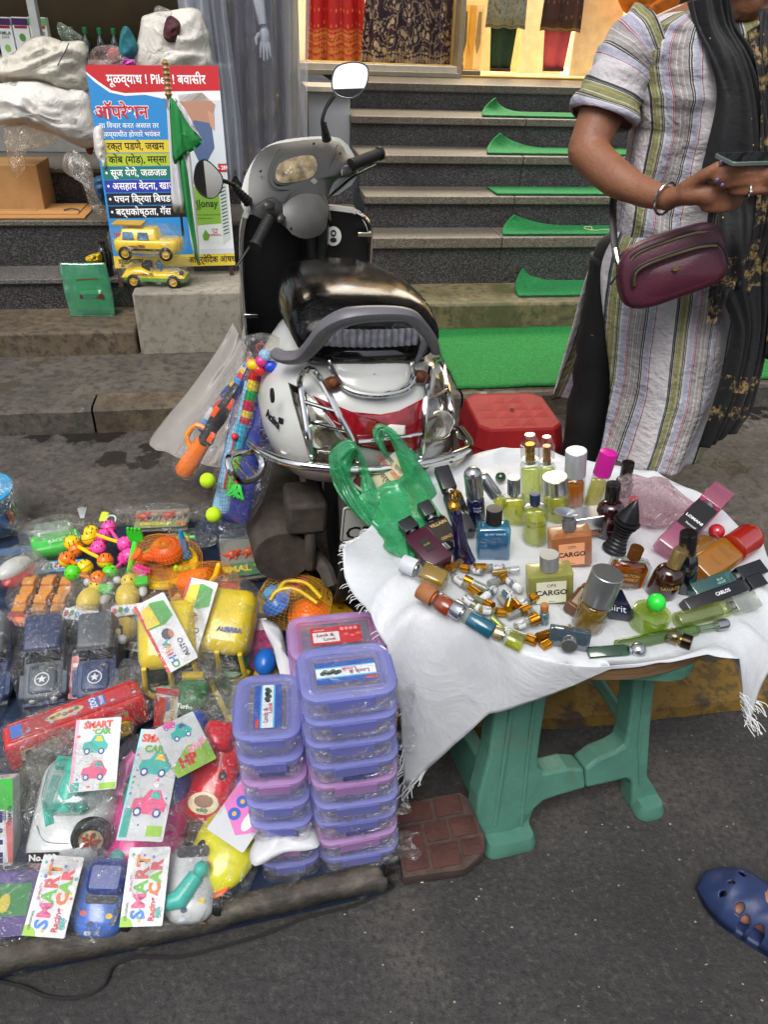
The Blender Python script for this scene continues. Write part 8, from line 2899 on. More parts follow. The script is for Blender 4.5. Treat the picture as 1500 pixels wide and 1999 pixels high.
# --- army jeeps
def jeep(px,py,z,yaw,c1,c2,lab,seed,pitch=22):
 t = toy('toy_jeep',lab,'toy jeep',TF(px,py,z,yaw,pitch) @ Matrix.Scale(1.12,4),group='grey and blue toy army jeeps')
 m1,m2 = plastic(c1,.4),plastic(c2,.4)
 body_stack(t,.076,.175,[(.003,0),(0,.01),(.0,.032),(.004,.036)],m2,r=.010)
 body_stack(t,.074,.085,[(.002,.034),(0,.05),(.004,.066),(.008,.068)],m1,r=.010,name='canvas_top',off=(0,.042))
 mb = MB()
 mb.add([(-.033,-.012,.036),(.033,-.012,.036),(.031,.0,.060),(-.031,.0,.060),(-.033,-.008,.036),(.033,-.008,.036),(.031,.004,.060),(-.031,.004,.060)],[(0,1,2,3),(7,6,5,4),(0,4,5,1),(3,2,6,7),(0,3,7,4),(1,5,6,2)])
 put('windscreen',mb,M('#1d2228',.15,0,.1,coat=1),t,smooth=False)
 body_stack(t,.052,.062,[(.001,.034),(0,.040),(.004,.044)],m2,r=.008,name='bonnet',off=(0,-.048))
 for sx in (-1,1):
  shape(t,'mudguard','',lambda m_,sx=sx: m_.stack(rrect(.020,.05,.006),[(0,.028),(.002,.034)],T(sx * .036,-.058,0)),mat=m2)
  shape(t,'headlight','#b8b8b0',lambda m_,sx=sx: m_.lathe([(.007,0),(.007,.004),(.004,.006)],12,T(sx * .02,-.087,.024) @ RX(90)))
  for y in (-.055,.055):
   wheel(t,T(sx * .040,y,.008) @ RY(90),.020,.013,'#55585a')
 Q = T(0,-.052,.0445)
 mb = MB(Q)
 o1,o2 = ell(.028,.028,24),ell(.024,.024,24)
 mb.rings([[(x,y,0) for x,y in o1],[(x,y,0) for x,y in o2]],cap=False)
 put('ring_print',mb,ink('#d6d8d6'),t)
 poly('star_print',[((.009 if k % 2 == 0 else .004) * math.sin(PI * k / 5),(.009 if k % 2 == 0 else .004) * math.cos(PI * k / 5)) for k in range(10)],ink('#d6d8d6'),t,Q,.0001)
 for sx in (-1,1):
  shape(t,'vent','#2a2d30',lambda m_,sx=sx: m_.box((sx * .013,-.026,.044),(.014,.006,.002)))
 shape(t,'bumper','',lambda m_: m_.box((0,-.092,.014),(.078,.008,.012)),mat=m1,bev=.001)
 wrap(t,.105,.225,.088,seed=seed,z=-.012,mat=WF,amp=.009,pinch='-y',flare=.03)
 return t
jeep(95,1296,.10,14,'#2c3b5e','#565f68','toy army jeep with blue roof and grey starred bonnet',50)
jeep(196,1292,.10,12,'#50565c','#31436a','toy army jeep with grey roof and blue starred bonnet',53)
jeep(-12,1300,.10,14,'#50565c','#31436a','toy army jeep cut off by the left edge of the picture',56)
# thin red pack between the jeeps
t = toy('toy_packet','narrow red packet with a striped print between the two army jeeps','toy packet',TF(147,1322,.11,4,40))
flatcard(t,.024,.095,I4,'#a81c2c','packet')
for k in range(4):
 prect(t,I4,-.008,.022 - .014 * k,.008,.031 - .014 * k,('#d8d0c0','#2a4a8a','#1f1f28','#8aa8c8')[k],.0006)
# --- auto rickshaws
def auto(px,py,z,yaw,lab,seed,cardrot,cx,lettering=True):
 t = toy('toy_rickshaw',lab,'toy rickshaw',TF(px,py,z,yaw,34) @ Matrix.Scale(1.32,4),group='yellow and green toy auto rickshaws')
 YP = plastic('#e3c80e',.22,coat=.4)
 body_stack(t,.100,.115,[(.004,.03),(0,.045),(.0,.07),(.006,.084),(.02,.090)],YP,r=.022,off=(0,.02))
 body_stack(t,.094,.14,[(.006,-.02),(0,-.01),(.002,.03)],plastic('#1f7a30',.3),r=.03,name='lower_body',off=(0,.0))
 for k in range(3):
  shape(t,'window_pillar','',lambda m_,k=k: m_.tube([(-.040 + .040 * k,-.036,.078),(-.044 + .044 * k,-.064,.03)],.0045,8),mat=YP)
 shape(t,'windscreen','',lambda m_: m_.add([(-.042,-.034,.076),(.042,-.034,.076),(.044,-.058,.03),(-.044,-.058,.03)],[(0,1,2,3)]),mat=M('#1a2c20',.1,0,.4,60,coat=1))
 shape(t,'front_rim','',lambda m_: m_.tube(spline([(-.048,-.052,.03),(-.03,-.074,.026),(.03,-.074,.026),(.048,-.052,.03)],4),.005,8),mat=YP)
 wheel(t,T(0,-.07,-.012) @ RY(90),.018,.012,'#c8c8c8')
 if lettering:
  Q = T(.018,.0,.0905)
  poly('sticker',[(x,y) for x,y in ell(.026,.012,14)],ink('#8a98a8'),t,Q,.0004)
  text('ALIBABA',.011,ink('#23305a'),t,Q @ T(0,0,.0008),bold=.05)
 wrap(t,.125,.18,.142,seed=seed,z=-.022,mat=WF,amp=.007,pinch='+y',flare=.02)
 Qc = T(cx,.015,.102) @ RZ(cardrot) @ RX(4)
 flatcard(t,.052,.125,Qc)
 poly('printed_rickshaw',[(-.022,.015),(-.018,.05),(.0,.056),(.02,.05),(.022,.02),(.005,.012)],ink('#3a9a3a'),t,Qc,.0005)
 poly('printed_rickshaw',[(-.024,.018),(-.02,.05),(-.004,.054),(-.002,.016)],ink('#e0c81c'),t,Qc,.0009)
 poly('printed_boy',[(.0 + x,-.004 + y) for x,y in ell(.018,.02,10)],ink('#3a2a50'),t,Qc,.0006)
 poly('printed_boy',[(.006 + x,-.006 + y) for x,y in ell(.009,.014,8)],ink('#b0704a'),t,Qc,.0009)
 prect(t,Qc,-.027,-.062,-.022,.062,'#c8242c',.0006)
 for i,(ch,c) in enumerate(zip('CHINA',('#2f9a4a','#2a6ab0','#c0303a','#e0862a','#2aa0a0'))):
  text(ch,.016,ink(c),t,Qc @ T(-.008,-.055 + .0095 * i,.001) @ RZ(90),bold=.04)
 text('AUTO',.012,ink('#2a2a4a'),t,Qc @ T(.014,-.035,.001) @ RZ(90),bold=.03)
 return t
auto(340,1278,.13,12,'yellow toy auto rickshaw on the left, card slanting over its roof',60,24,-.0,False)
auto(452,1252,.13,-6,'yellow toy auto rickshaw on the right lettered ALIBABA, with a CHINA AUTO card',64,-6,-.045)
# red train card and green bag
t = toy('toy_packet','red and white train packet standing under the left yellow rickshaw','toy packet',TF(324,1382,.12,-4,58))
flatcard(t,.05,.085,I4,'#d6d6d4','packet')
poly('printed_panel',[(-.025,-.042),(.0,-.042),(-.012,.0),(-.025,.03)],ink('#b81c24'),t,I4,.0005)
poly('printed_panel',[(-.025,.03),(.025,.026),(.025,.0425),(-.025,.0425)],ink('#b81c24'),t,I4,.0005)
poly('printed_train',[(-.018,-.02),(-.004,-.03),(.004,.02),(-.016,.024)],ink('#b83a20'),t,I4,.0008)
poly('printed_train',[(.0 + x * .9,.008 + y) for x,y in ell(.028,.032,12)],ink('#2a6aa8'),t,I4,.0007)
text('Tom-Train',.0135,ink('#c8a020'),t,T(.014,-.002,.0012) @ RZ(-90),bold=.05)
wrap(t,.055,.095,.012,seed=66,z=-.005,mat=WF,amp=.003)
t = toy('toy_bag','clear bag of green and yellow toy parts below the left rickshaw','toy bag',TF(378,1372,.10,-6,30) @ Matrix.Scale(1.15,4))
shape(t,'toy_parts','',lambda m_: (m_.sphere((0,.01,.02),.034,14,sy=1.3,sz=.7),),mat=M('#1f7a38',.35,0,.4,40))
shape(t,'yellow_part','#e0c020',lambda m_: (m_.sphere((.006,-.04,.02),.014,10),m_.tube([(-.02,.04,.04),(.02,.045,.04)],.008,8)))
text('Turbo',.012,ink('#d8e0d8'),t,T(.0,-.018,.048),bold=.04)
wrap(t,.085,.14,.065,seed=67,z=-.004,mat=WF2,amp=.009,pinch='+y')
t = toy('toy_bag','clear bag of dark green toy parts below the ALIBABA rickshaw','toy bag',TF(438,1372,.08,4,30))
shape(t,'toy_parts','',lambda m_: m_.sphere((0,.01,.02),.032,14,sy=1.3,sz=.7),mat=M('#23502c',.35,0,.5,40))
shape(t,'yellow_part','#c8b020',lambda m_: m_.tube(spline([(-.03,.04,.03),(0,-.01,.046),(.02,-.05,.03)],4),.006,8))
wrap(t,.085,.14,.065,seed=68,z=-.004,mat=WF2,amp=.009,pinch='+y')
t = toy('toy_bag','crumpled clear bag with yellow edge beside the left container stack','toy bag',TF(470,1440,.14,10,30))
shape(t,'toy_parts','#c8c040',lambda m_: m_.tube(spline([(-.02,.04,.02),(.01,.0,.03),(.0,-.04,.02)],4),.007,8))
wrap(t,.05,.12,.05,seed=69,mat=WF2,amp=.010,pinch='+y')
# --- orange truck pack
t = toy('toy_truck_pack','clear pack of three rows of orange mini trucks under a blue TRUCK card','toy pack',TF(92,1160,.085,4,8) @ Matrix.Scale(1.15,4))
OR_ = plastic('#e0922c',.3)
for i in range(3):
 for j in range(2):
  tr = MB(T(-.042 + .042 * i,.012 - .055 * j,0))
  tr.box((0,.010,.014),(.026,.022,.020))
  tr.box((0,.028,.010),(.022,.016,.012))
  tr.box((0,-.012,.010),(.028,.020,.014))
  for sx in (-1,1):
   for y in (-.014,.012,.028):
    tr.lathe([(.0055,-.002),(.0055,.002)],8,T(sx * .014,y,.004) @ RY(90))
  put('mini_truck',tr,OR_,t,bev=.0015,smooth=False)
Qc = T(.006,.075,.016) @ RZ(6)
flatcard(t,.115,.036,Qc,'#4aa0d8')
text('TRUCK',.024,ink('#ffffff'),t,Qc @ T(0,0,.0006),bold=.10)
for i,(ch,c) in enumerate(zip('TRUCK',('#c83030','#2a8a4a','#c83030','#2a6ab8','#d8a020'))):
 text(ch,.024,ink(c),t,Qc @ T(-.036 + .018 * i,0,.0012),bold=.04)
wrap(t,.15,.155,.045,seed=70,mat=WF2,amp=.006)
t = toy('toy_packet','red and yellow toy packet under the orange truck pack at the left','toy packet',TF(38,1210,.10,-10,20))
flatcard(t,.07,.03,I4,'#b82430','packet')
poly('printed_panel',[(x * 1,y) for x,y in ell(.04,.016,10)],ink('#e08a40'),t,I4,.0006)
wrap(t,.08,.04,.014,seed=71,mat=WF2,amp=.004,z=-.006)
# --- yellow and white plush-like dogs
def pup(px,py,z,yaw,lab,seed):
 t = toy('toy_puppy',lab,'toy puppy',TF(px,py,z,yaw,15) @ Matrix.Scale(1.25,4),group='yellow and white squeaky toy puppies in clear packs')
 shape(t,'body','',lambda m_: m_.sphere((0,-.005,.02),.024,16,sy=1.3),mat=plastic('#e3c63a',.3))
 shape(t,'head','',lambda m_: m_.sphere((.004,.028,.026),.017,14),mat=plastic('#e8d040',.3))
 shape(t,'white_paws','',lambda m_: (m_.sphere((-.022,-.03,.014),.011,10),m_.sphere((.022,-.032,.014),.011,10),m_.sphere((-.020,.036,.024),.009,10),m_.sphere((.028,.034,.024),.009,10),m_.sphere((.03,.004,.02),.010,10,sy=1.5)),mat=plastic('#cdcfd6',.3))
 for sx in (-1,1):
  shape(t,'eye','#1a1a1a',lambda m_,sx=sx: m_.sphere((.004 + sx * .006,.022,.041),.002,8))
 shape(t,'green_block','',lambda m_: m_.box((.03,.018,.034),(.026,.020,.012)),mat=plastic('#3fce3a',.3),bev=.003)
 wrap(t,.10,.105,.052,seed=seed,mat=WF2,amp=.007,pinch='-y')
 Qc = T(.008,-.052,.040) @ RX(14)
 flatcard(t,.07,.022,Qc,'#d4d8de')
 for k in range(6):
  poly('printed_panel',[(-.028 + .011 * k + x,.002 * (k % 2) + y) for x,y in ell(.010,.014,6)],ink(('#c83030','#3a8a3a','#4a8ac8','#e8e8e8','#c83030','#6aa8d8')[k]),t,Qc,.0005)
 return t
pup(182,1180,.11,-8,'yellow and white toy puppy pack to the right of the orange trucks',75)
pup(252,1172,.12,14,'yellow and white toy puppy pack under the ball rattles',76)
pup(240,1250,.10,170,'upside down toy puppy pack beside the grey roofed jeep',77)
# --- green toy car in bag, white red toy, blue bucket
t = toy('toy_car','bagged bright green toy car with clear lid at the upper left','toy car',TF(112,1070,.10,26,14) @ Matrix.Scale(1.25,4))
body_stack(t,.105,.062,[(.004,0),(0,.010),(.003,.026),(.012,.032)],plastic('#2ecf3a',.22,coat=.4),r=.014)
body_stack(t,.085,.045,[(0,.028),(.004,.046),(.012,.050)],glass('#e4f4ec',.1,.04,.3),r=.016,name='clear_lid',off=(.0,.022))
for x in (-.034,.034):
 wheel(t,T(x,-.032,.004) @ RX(90),.012,.006,'#e0e0e0')
text('RACE',.012,ink('#c8ead0'),t,T(0,-.008,.034),bold=.03)
wrap(t,.135,.105,.065,seed=80,mat=WF2,amp=.008,pinch='+x',flare=.04)
t = toy('toy_iron','bagged white and red rounded toy appliance at the left edge','toy appliance',TF(28,1118,.11,62,20))
shape(t,'white_shell','',lambda m_: m_.sphere((0,0,.018),.03,18,sx=1.7,sz=.8),mat=plastic('#cdd0ce',.25,coat=.4))
shape(t,'red_base','',lambda m_: m_.sphere((0,-.022,.010),.03,18,sx=1.8,sz=.6),mat=plastic('#b8242c',.25))
wrap(t,.13,.10,.06,seed=82,mat=WF2,amp=.008,pinch='-x',flare=.02)
p = P(-12,1030,.07)
t = toy('toy_bucket','large pale blue printed toy bucket with lid in a clear bag at the left edge','toy bucket',T(p.x,p.y,.07) @ RX(6))
SKY_ = plastic('#5fb2d8',.3)
mb = MB()
mb.lathe([(.062,0),(.066,.004),(.080,.13),(.082,.132)],36)
put('pail',mb,SKY_,t)
mb = MB()
mb.lathe([(.086,.128),(.090,.132),(.090,.142),(.084,.147),(.078,.143),(.0001,.143)],36)
lid_ = put('lid',mb,plastic('#38a2dc',.25),t)
poly('printed_panel',[(x,y) for x,y in ell(.12,.12,24)],ink('#7fc0dc'),lid_,T(0,0,.1436),.0004)
text('TOYS',.03,ink('#c83a2a'),lid_,T(.02,-.01,.1446),bold=.05)
for k in range(7):
 a = R(-100 + 22 * k)
 mb = MB(T(math.cos(a) * .0745,math.sin(a) * .0745,.06) @ RZ(math.degrees(a) + 90) @ RX(84))
 mb.prism(rrect(.022,.04,.002)(),.002,.003)
 put('printed_picture',mb,M(PAL[k % 7],.4,0,.3,80),t)
mb = MB()
mb.tube(spline([(-.07,-.05,.055),(.0,-.088,.05),(.05,-.075,.06)],5),.004,8)
mb.sphere((.055,-.072,.062),.009,10)
put('handle',mb,M('#5a2a4a',.3),t)
wrap(t,.21,.20,.16,seed=84,mat=WF2,amp=.010,nu=34,nv=16,p=3)
mb = MB()
mb.grid(lambda u,v: (.08 + .10 * u,-.03 + .08 * (v - .5) * (1 - .5 * u),.06 - .05 * u + .008 * math.sin(v * 9) * u),12,10)
put('bag_tail',mb,WF2,t,ang=180)
t = toy('toy_packet','yellow rimmed dark toy packet under the blue bucket','toy packet',TF(30,1075,.075,15,10))
flatcard(t,.10,.03,I4,'#2a5a8a','packet')
# --- flat dinosaur packs
def dinopack(px,py,z,yaw,w_,h_,lab,seed,cards,dino,wm_=WF2,pitch=8):
 t = toy('animal_pack',lab,'toy pack',TF(px,py,z,yaw,pitch))
 flatcard(t,w_,h_ * .9,T(0,0,.002),'#8f8f84','backing_card')
 for k in range(4):
  x = -w_ * .34 + w_ * .23 * k
  shape(t,'toy_animal',dino[k % len(dino)],lambda m_,x=x,k=k: (m_.sphere((x,.01 + .004 * (k % 2),.010),.012,10,sx=1.5),m_.sphere((x + .018,.018,.013),.007,8),m_.tube([(x - .015,.01,.008),(x - .032,.018,.006)],[.005,.0015],6),m_.tube([(x - .008,.01,.01),(x - .010,-.006,.004)],.0035,6),m_.tube([(x + .008,.01,.01),(x + .010,-.006,.004)],.0035,6)))
 Qc = T(0,-h_ * .30,.014)
 flatcard(t,w_ * .95,h_ * .26,Qc,cards[0],'header_card')
 text(cards[1],h_ * .17,ink('#2a3a5a'),t,Qc @ T(-w_ * .08,.001,.0006),bold=.10)
 text(cards[1],h_ * .17,ink('#e8d428'),t,Qc @ T(-w_ * .08,.001,.0011),bold=.05)
 for k in range(3):
  poly('printed_animal',[(w_ * (.34 + .05 * k) + x,-.002 * k + y) for x,y in ((-.006,-.008),(0,-.002),(.005,-.009),(.008,.004),(.002,.010),(-.006,.004))],ink('#e07a28'),t,Qc,.0012)
 wrap(t,w_ * 1.04,h_ * 1.06,.03,seed=seed,mat=wm_,amp=.006,nu=34,p=5)
 return t
dinopack(316,1016,.11,8,.155,.105,'frosted flat pack with a red dinosaur at the top of the heap',86,('#8a9a5a','DINOSAUR'),['#c8503a','#9a8a7a'])
dinopack(502,1086,.10,15,.20,.19,'glossy flat pack lettered ANIMAL WORLD beside the scooter engine',88,('#3f8a58','ANIMAL WORLD'),['#e0562c','#d8602c','#7a3a2a'],WF)
# blue folded film behind it
t = toy('plastic_bag','bluish crumpled clear bag behind the ANIMAL WORLD pack','plastic bag',TF(452,1045,.09,10,20))
put('film',bag(.20,.08,.06,91,amp=.012),film('#c2cede',.14,.25,14),t)
for i,(x,y,z,w_,d_,lb) in enumerate(((360,1062,.13,.10,.06,'crumpled bag with green toys behind the sand bucket'),(250,1010,.10,.07,.05,'crumpled empty film at the top edge of the heap'),(395,1010,.11,.09,.05,'cloudy crumpled film beside the tennis ball'))):
 t = toy('plastic_bag',lb,'plastic bag',TF(x,y,z,20 * i,15))
 put('film',bag(w_,d_,.045,95 + i,amp=.012,pinch='+x'),WF2,t)
 if i == 0:
  shape(t,'green_toy','#58d850',lambda m_: (m_.sphere((0,0,.02),.02,12),m_.tube([(-.03,0,.02),(.03,.01,.02)],.006,8)))
  shape(t,'yellow_flower','#e8c820',lambda m_: [m_.sphere((.01 + .009 * math.cos(k * 1.25),-.014 + .009 * math.sin(k * 1.25),.034),.006,8) for k in range(5)])
FB = (('beside the left rickshaw',262,1330,.11),('between bus and red truck',345,1440,.10),('below the pink car',400,1600,.09),('behind the white car',128,1465,.12),('between the rickshaws',400,1330,.12),('left of the rear container stack',540,1345,.12),('under the sand toys',520,1245,.10),('between the two racing car packs',238,1740,.08),('right of the grey roofed jeep',255,1360,.10),('above the orange trucks',70,1105,.12))
for i,(w_,x,y,z) in enumerate(FB):
 t = toy('plastic_bag','crumpled piece of clear film ' + w_,'plastic bag',TF(x,y,z,37 * i,18),'loose crumpled clear bags among the toys')
 put('film',bag(.08 + .01 * (i % 3),.055,.035,160 + i,amp=.014,pinch='+x'),WF2,t)
# small yellow green block and thread brush
t = toy('toy_block','lime yellow toy piece with a white ring at the top of the heap','toy piece',TF(205,1012,.12,-8,30))
shape(t,'block','',lambda m_: m_.stack(rrect(.024,.034,.006),[(0,0),(0,.010),(.003,.013)]),mat=plastic('#c8e028',.3))
shape(t,'ring','#d8dad8',lambda m_: m_.tube([(.024 + .014 * math.cos(2 * PI * k / 16),-.006 + .014 * math.sin(2 * PI * k / 16),.01) for k in range(16)],.0025,6,closed=True))
t = toy('fringe_brush','small brush of white nylon threads above the green toy car','brush',TF(160,1005,.12,10,50))
mb = MB()
for k in range(26):
 x = -.010 + .020 * k / 25
 mb.tube([(x * .5,-.01,0),(x * 1.3,.022 + rn.uniform(-.003,.003),rn.uniform(-.003,.003))],.0005,4)
put('threads',mb,M('#c8c9cc',.5),t,kind='stuff')
# --- ball rattles
BC = {'p': '#f050a8','o': '#f07818','y': '#f0c818','g': '#58d828'}
rat = [((178,1040),(244,1062),'y','p'),((212,1030),(252,1085),'p','p'),((148,1072),(192,1070),'o','p'),((130,1092),(165,1108),'o','y'),((140,1060),(205,1095),'y','o'),((245,1090),(215,1118),'p','g'),((192,1130),(142,1118),'o','g'),((200,1048),(174,1050),'p','y')]
cn = {'p': 'pink','o': 'orange','y': 'yellow','g': 'green'}
spots = ['at the top left of the bunch','at the top right of the bunch','left of the middle','at the left edge of the bunch','across the middle','at the right edge of the bunch','at the bottom of the bunch','near the top centre']
for i,(a,b_,ca,cb) in enumerate(rat):
 z_ = .165 - .012 * (i % 3)
 A,B = P(a[0],a[1],z_),P(b_[0],b_[1],z_ + .006)
 t = thing('ball_rattle',f'toy rattle with {cn[ca]} and {cn[cb]} slotted balls {spots[i]}','rattle',A,group='bunch of slotted ball rattles')
 for k,(c,cc) in enumerate(((A - A,ca),(B - A,cb))):
  c = Vector(c)
  r_ = .0215
  tilt = Euler((rn.uniform(-.6,.6),rn.uniform(-.6,.6),rn.uniform(0,3))).to_matrix().to_4x4()
  QM = T(*c) @ tilt
  other = {'p': 'p','o': 'y','y': 'o','g': 'g'}[cc] if (i + k) % 2 else cc
  mb = MB(QM)
  mb.lathe([(r_ * math.cos(q_ * PI / 12),r_ * math.sin(q_ * PI / 12)) for q_ in range(0,6)] + [(.0001,r_)],18)
  put('half_shell',mb,plastic(BC[cc],.25),t)
  mb = MB(QM @ RX(180))
  mb.lathe([(r_ * math.cos(q_ * PI / 12),r_ * math.sin(q_ * PI / 12)) for q_ in range(0,6)] + [(.0001,r_)],18)
  put('half_shell',mb,plastic(BC[other],.25),t)
  mb = MB(QM)
  for s_ in (1,-1):
   for q_ in range(8):
    mb.box((r_ * .76,0,s_ * r_ * .64),(.0012,.0018,.012),RZ(45 * q_) @ T(0,0,0))
  mb.lathe([(r_ * 1.015,-.0006),(r_ * 1.015,.0006)],18,cap=False)
  put('slots',mb,M('#3a1c14',.6),t)
 d = B - A
 mb = MB()
 mb.tube([d * .1,d * .5 + Vector((0,0,-.002)),d * .9],.005,8)
 put('grip',mb,plastic(BC[ca],.3),t)
# --- sand buckets
def net(par,w_,d_,h_,col,seed,z=0):
 mb = bag(w_,d_,h_,seed,amp=.004,nu=44,nv=24,p=2.6)
 mb.v = [v + Vector((0,0,z)) for v in mb.v]
 o = put('netting',mb,M(col,.5),par)
 q = o.modifiers.new('Wireframe','WIREFRAME')
 q.thickness = .0007
 q.use_even_offset = False
 return o
t = toy('sand_bucket','magenta sand bucket with yellow rim, green rake and orange watering can in a net','toy bucket',TF(335,1140,.085,-6,10) @ Matrix.Scale(1.45,4))
shape(t,'pail','',lambda m_: m_.lathe([(.030,0),(.032,.002),(.042,.052)],28),mat=plastic('#c01c78',.25))
mb = MB()
mb.lathe([(.042,.050),(.056,.046),(.058,.050),(.056,.055),(.044,.056),(.041,.052)],28)
put('rim',mb,plastic('#ecc41c',.25),t)
shape(t,'base_rim','',lambda m_: m_.tube([(math.cos(R(a)) * .052,math.sin(R(a)) * .052 - .004,.008) for a in range(-170,-9,10)],.006,8,flat=.5),mat=plastic('#ecc41c',.25))
shape(t,'watering_can','',lambda m_: (m_.sphere((.002,.012,.078),.030,20,sz=.75),m_.tube([(-.02,.0,.072),(-.038,-.01,.076),(-.045,-.012,.088)],[.010,.008,.012],12),m_.lathe([(.012,.098),(.010,.104)],16,T(.002,.008,0))),mat=plastic('#f0561c',.25))
shape(t,'blue_cone','',lambda m_: m_.tube([(.032,.02,.06),(.028,.028,.115)],[.011,.003],12),mat=plastic('#1f86c8',.3))
shape(t,'rake','',lambda m_: (m_.tube([(-.052,.01,.095),(-.056,-.03,.06),(-.040,-.062,.01)],.0055,8),m_.box((-.054,.018,.100),(.028,.004,.022)),[m_.box((-.064 + .007 * k,.018,.114),(.004,.004,.012)) for k in range(4)]),mat=plastic('#3fd834',.25))
shape(t,'green_sieve','',lambda m_: [m_.sphere((.025 + .010 * k,-.014,.062),.006,8) for k in range(3)],mat=plastic('#a0d828',.3))
shape(t,'magenta_scoop','',lambda m_: m_.tube([(-.045,-.024,.068),(-.02,-.034,.06)],[.009,.012],10,flat=.6),mat=plastic('#e01c90',.3))
net(t,.125,.10,.10,'#e09a30',101,.004)
t = toy('sand_bucket','ribbed orange sand bucket lying on its side with a yellow star rim','toy bucket',TF(402,1168,.12,8,12) @ Matrix.Scale(1.25,4))
mb = MB(T(-.004,.012,.032) @ RZ(-18) @ RY(78))
mb.lathe([(.024 + .0012 * (k % 2) + .0011 * k,-.045 + .006 * k) for k in range(12)],26)
put('pail',mb,plastic('#f2701a',.25),t)
mb = MB(T(-.004,.012,.032) @ RZ(-18) @ RY(78))
mb.lathe([(.037,.018),(.034,.022),(.028,-.02),(.0001,-.03)],24,cap=False)
put('inside',mb,plastic('#c83a10',.35),t)
shape(t,'star_rim','',lambda m_: m_.tube([T(.03,.002,.036) @ RZ(-18) @ RY(78) @ Vector(((.042 if k % 2 == 0 else .027) * math.cos(PI * k / 5),(.042 if k % 2 == 0 else .027) * math.sin(PI * k / 5),0)) for k in range(10)],.0055,8,closed=True),mat=plastic('#f0c21c',.25))
shape(t,'base_ring','',lambda m_: m_.tube([(math.cos(R(a)) * .062,math.sin(R(a)) * .045 - .012,.006) for a in range(0,360,15)],.008,8,closed=True,flat=.6),mat=plastic('#f0ae1c',.25))
shape(t,'red_bowl','',lambda m_: m_.lathe([(.010,0),(.034,.012),(.040,.026),(.037,.026),(.02,.010)],22,T(.038,-.024,.006)),mat=plastic('#d8220c',.25))
net(t,.135,.105,.075,'#f09a28',103,.0)
t = toy('sand_toy_set','netted sand toys with a blue scoop, yellow handle and orange sieve by the rear containers','toy set',TF(578,1196,.10,-12,14) @ Matrix.Scale(1.25,4))
shape(t,'blue_scoop','',lambda m_: (m_.lathe([(.010,0),(.026,.010),(.031,.020),(.028,.020),(.012,.006)],20,T(-.02,-.022,.034) @ RY(-25)),m_.tube([(-.02,-.01,.05),(-.01,.02,.05)],.006,8)),mat=plastic('#1f78d0',.25))
shape(t,'yellow_handle','',lambda m_: (m_.tube(spline([(-.035,.005,.05),(-.028,.03,.056),(-.01,.036,.058),(.02,.034,.058),(.055,.012,.05)],5),.004,8),m_.tube(spline([(-.045,-.012,.045),(-.035,.01,.052),(.0,.02,.052),(.05,.0,.046)],5),.004,8)),mat=plastic('#ecca1c',.25))
shape(t,'orange_sieve','',lambda m_: m_.lathe([(.002 + .0036 * k,.03 - .0006 * k * k * .3 + (.0014 if k % 2 else 0)) for k in range(12)][::-1],26,T(.03,-.01,.008)),mat=plastic('#ee6c1c',.3))
for k,(x,y,c) in enumerate(((-.055,.03,'#2f9ae0'),(-.035,.038,'#38d82c'),(-.012,.048,'#e8289a'),(-.06,.012,'#38a8e0'),(-.030,.052,'#f08040'),(.0,.054,'#e02a90'))):
 shape(t,'jigsaw_piece',c,lambda m_,x=x,y=y,k=k: m_.stack(rrect(.024,.018,.004),[(0,0),(0,.006),(.001,.008)],T(x,y,.02 + .003 * k) @ RZ(25 * k)))
net(t,.15,.12,.07,'#e8b040',105)
t = toy('toy_bag','pink netted toy bag with a white tag between the rickshaw and the sand toys','toy bag',TF(512,1268,.12,8,25))
shape(t,'toy_parts','',lambda m_: m_.sphere((0,.01,.016),.026,12,sy=1.5,sz=.6),mat=M('#d05a90',.4,0,.5,50))
flatcard(t,.034,.028,T(-.004,.05,.034) @ RX(10),'#d8d8da','tag')
net(t,.07,.12,.05,'#d04a80',107)
t = toy('toy_car','blue rounded toy with yellow base half hidden behind the left container stack','toy car',TF(520,1300,.13,0,20))
shape(t,'body','',lambda m_: m_.sphere((0,0,.02),.026,16,sy=1.3),mat=plastic('#1b62b8',.25))
shape(t,'base','',lambda m_: m_.lathe([(.026,-.014),(.028,-.008),(.02,.0)],16,T(.0,-.02,0)),mat=plastic('#d8a81c',.3))
# small candy packs beside
for i,(x,y,yw_) in enumerate(((262,1200,5),(282,1192,18),(300,1208,-8),(262,1262,-12))):
 t = toy('sweet_packet',('small blue and red printed sachet below the ball rattles','small printed sachet beside the green rake','printed sachet card strip above the left rickshaw','blue white sachet beside the grey jeep')[i],'sachet',TF(x,y,.10,yw_,20),group='small printed sachets')
 flatcard(t,.05,.022,I4,'#c8d4dc','sachet')
 for k in range(4):
  poly('printed_panel',[(-.018 + .012 * k + a,b_) for a,b_ in ell(.011,.016,6)],ink(('#c83030','#3a8a5a','#4a90c8','#c83030')[(k + i) % 4]),t,I4,.0005)
# yellow lime helmets / toys low in the pile to leave no bare holes
for i,(x,y,c,lb) in enumerate(((270,1120,'#e0d020','yellow toy lid under the ball rattles'),(225,1420,'#6a9a2a','olive and red toy poking out below the red bus'),(60,1470,'#a8a050','dull yellow bagged toy under the red bus'),(205,1195,'#b83030','red toy tag under the ball rattles'),(500,1190,'#d8c020','yellow toy handle beside the orange bucket'))):
 t = toy('toy_disc',lb,'toy',TF(x,y,.085,20 * i,15))
 shape(t,'disc','',lambda m_: m_.lathe([(.030,0),(.034,.005),(.028,.016),(.012,.020),(.0001,.020)],22),mat=plastic(c,.3))
 wrap(t,.085,.085,.034,seed=120 + i,mat=WF2,amp=.007)
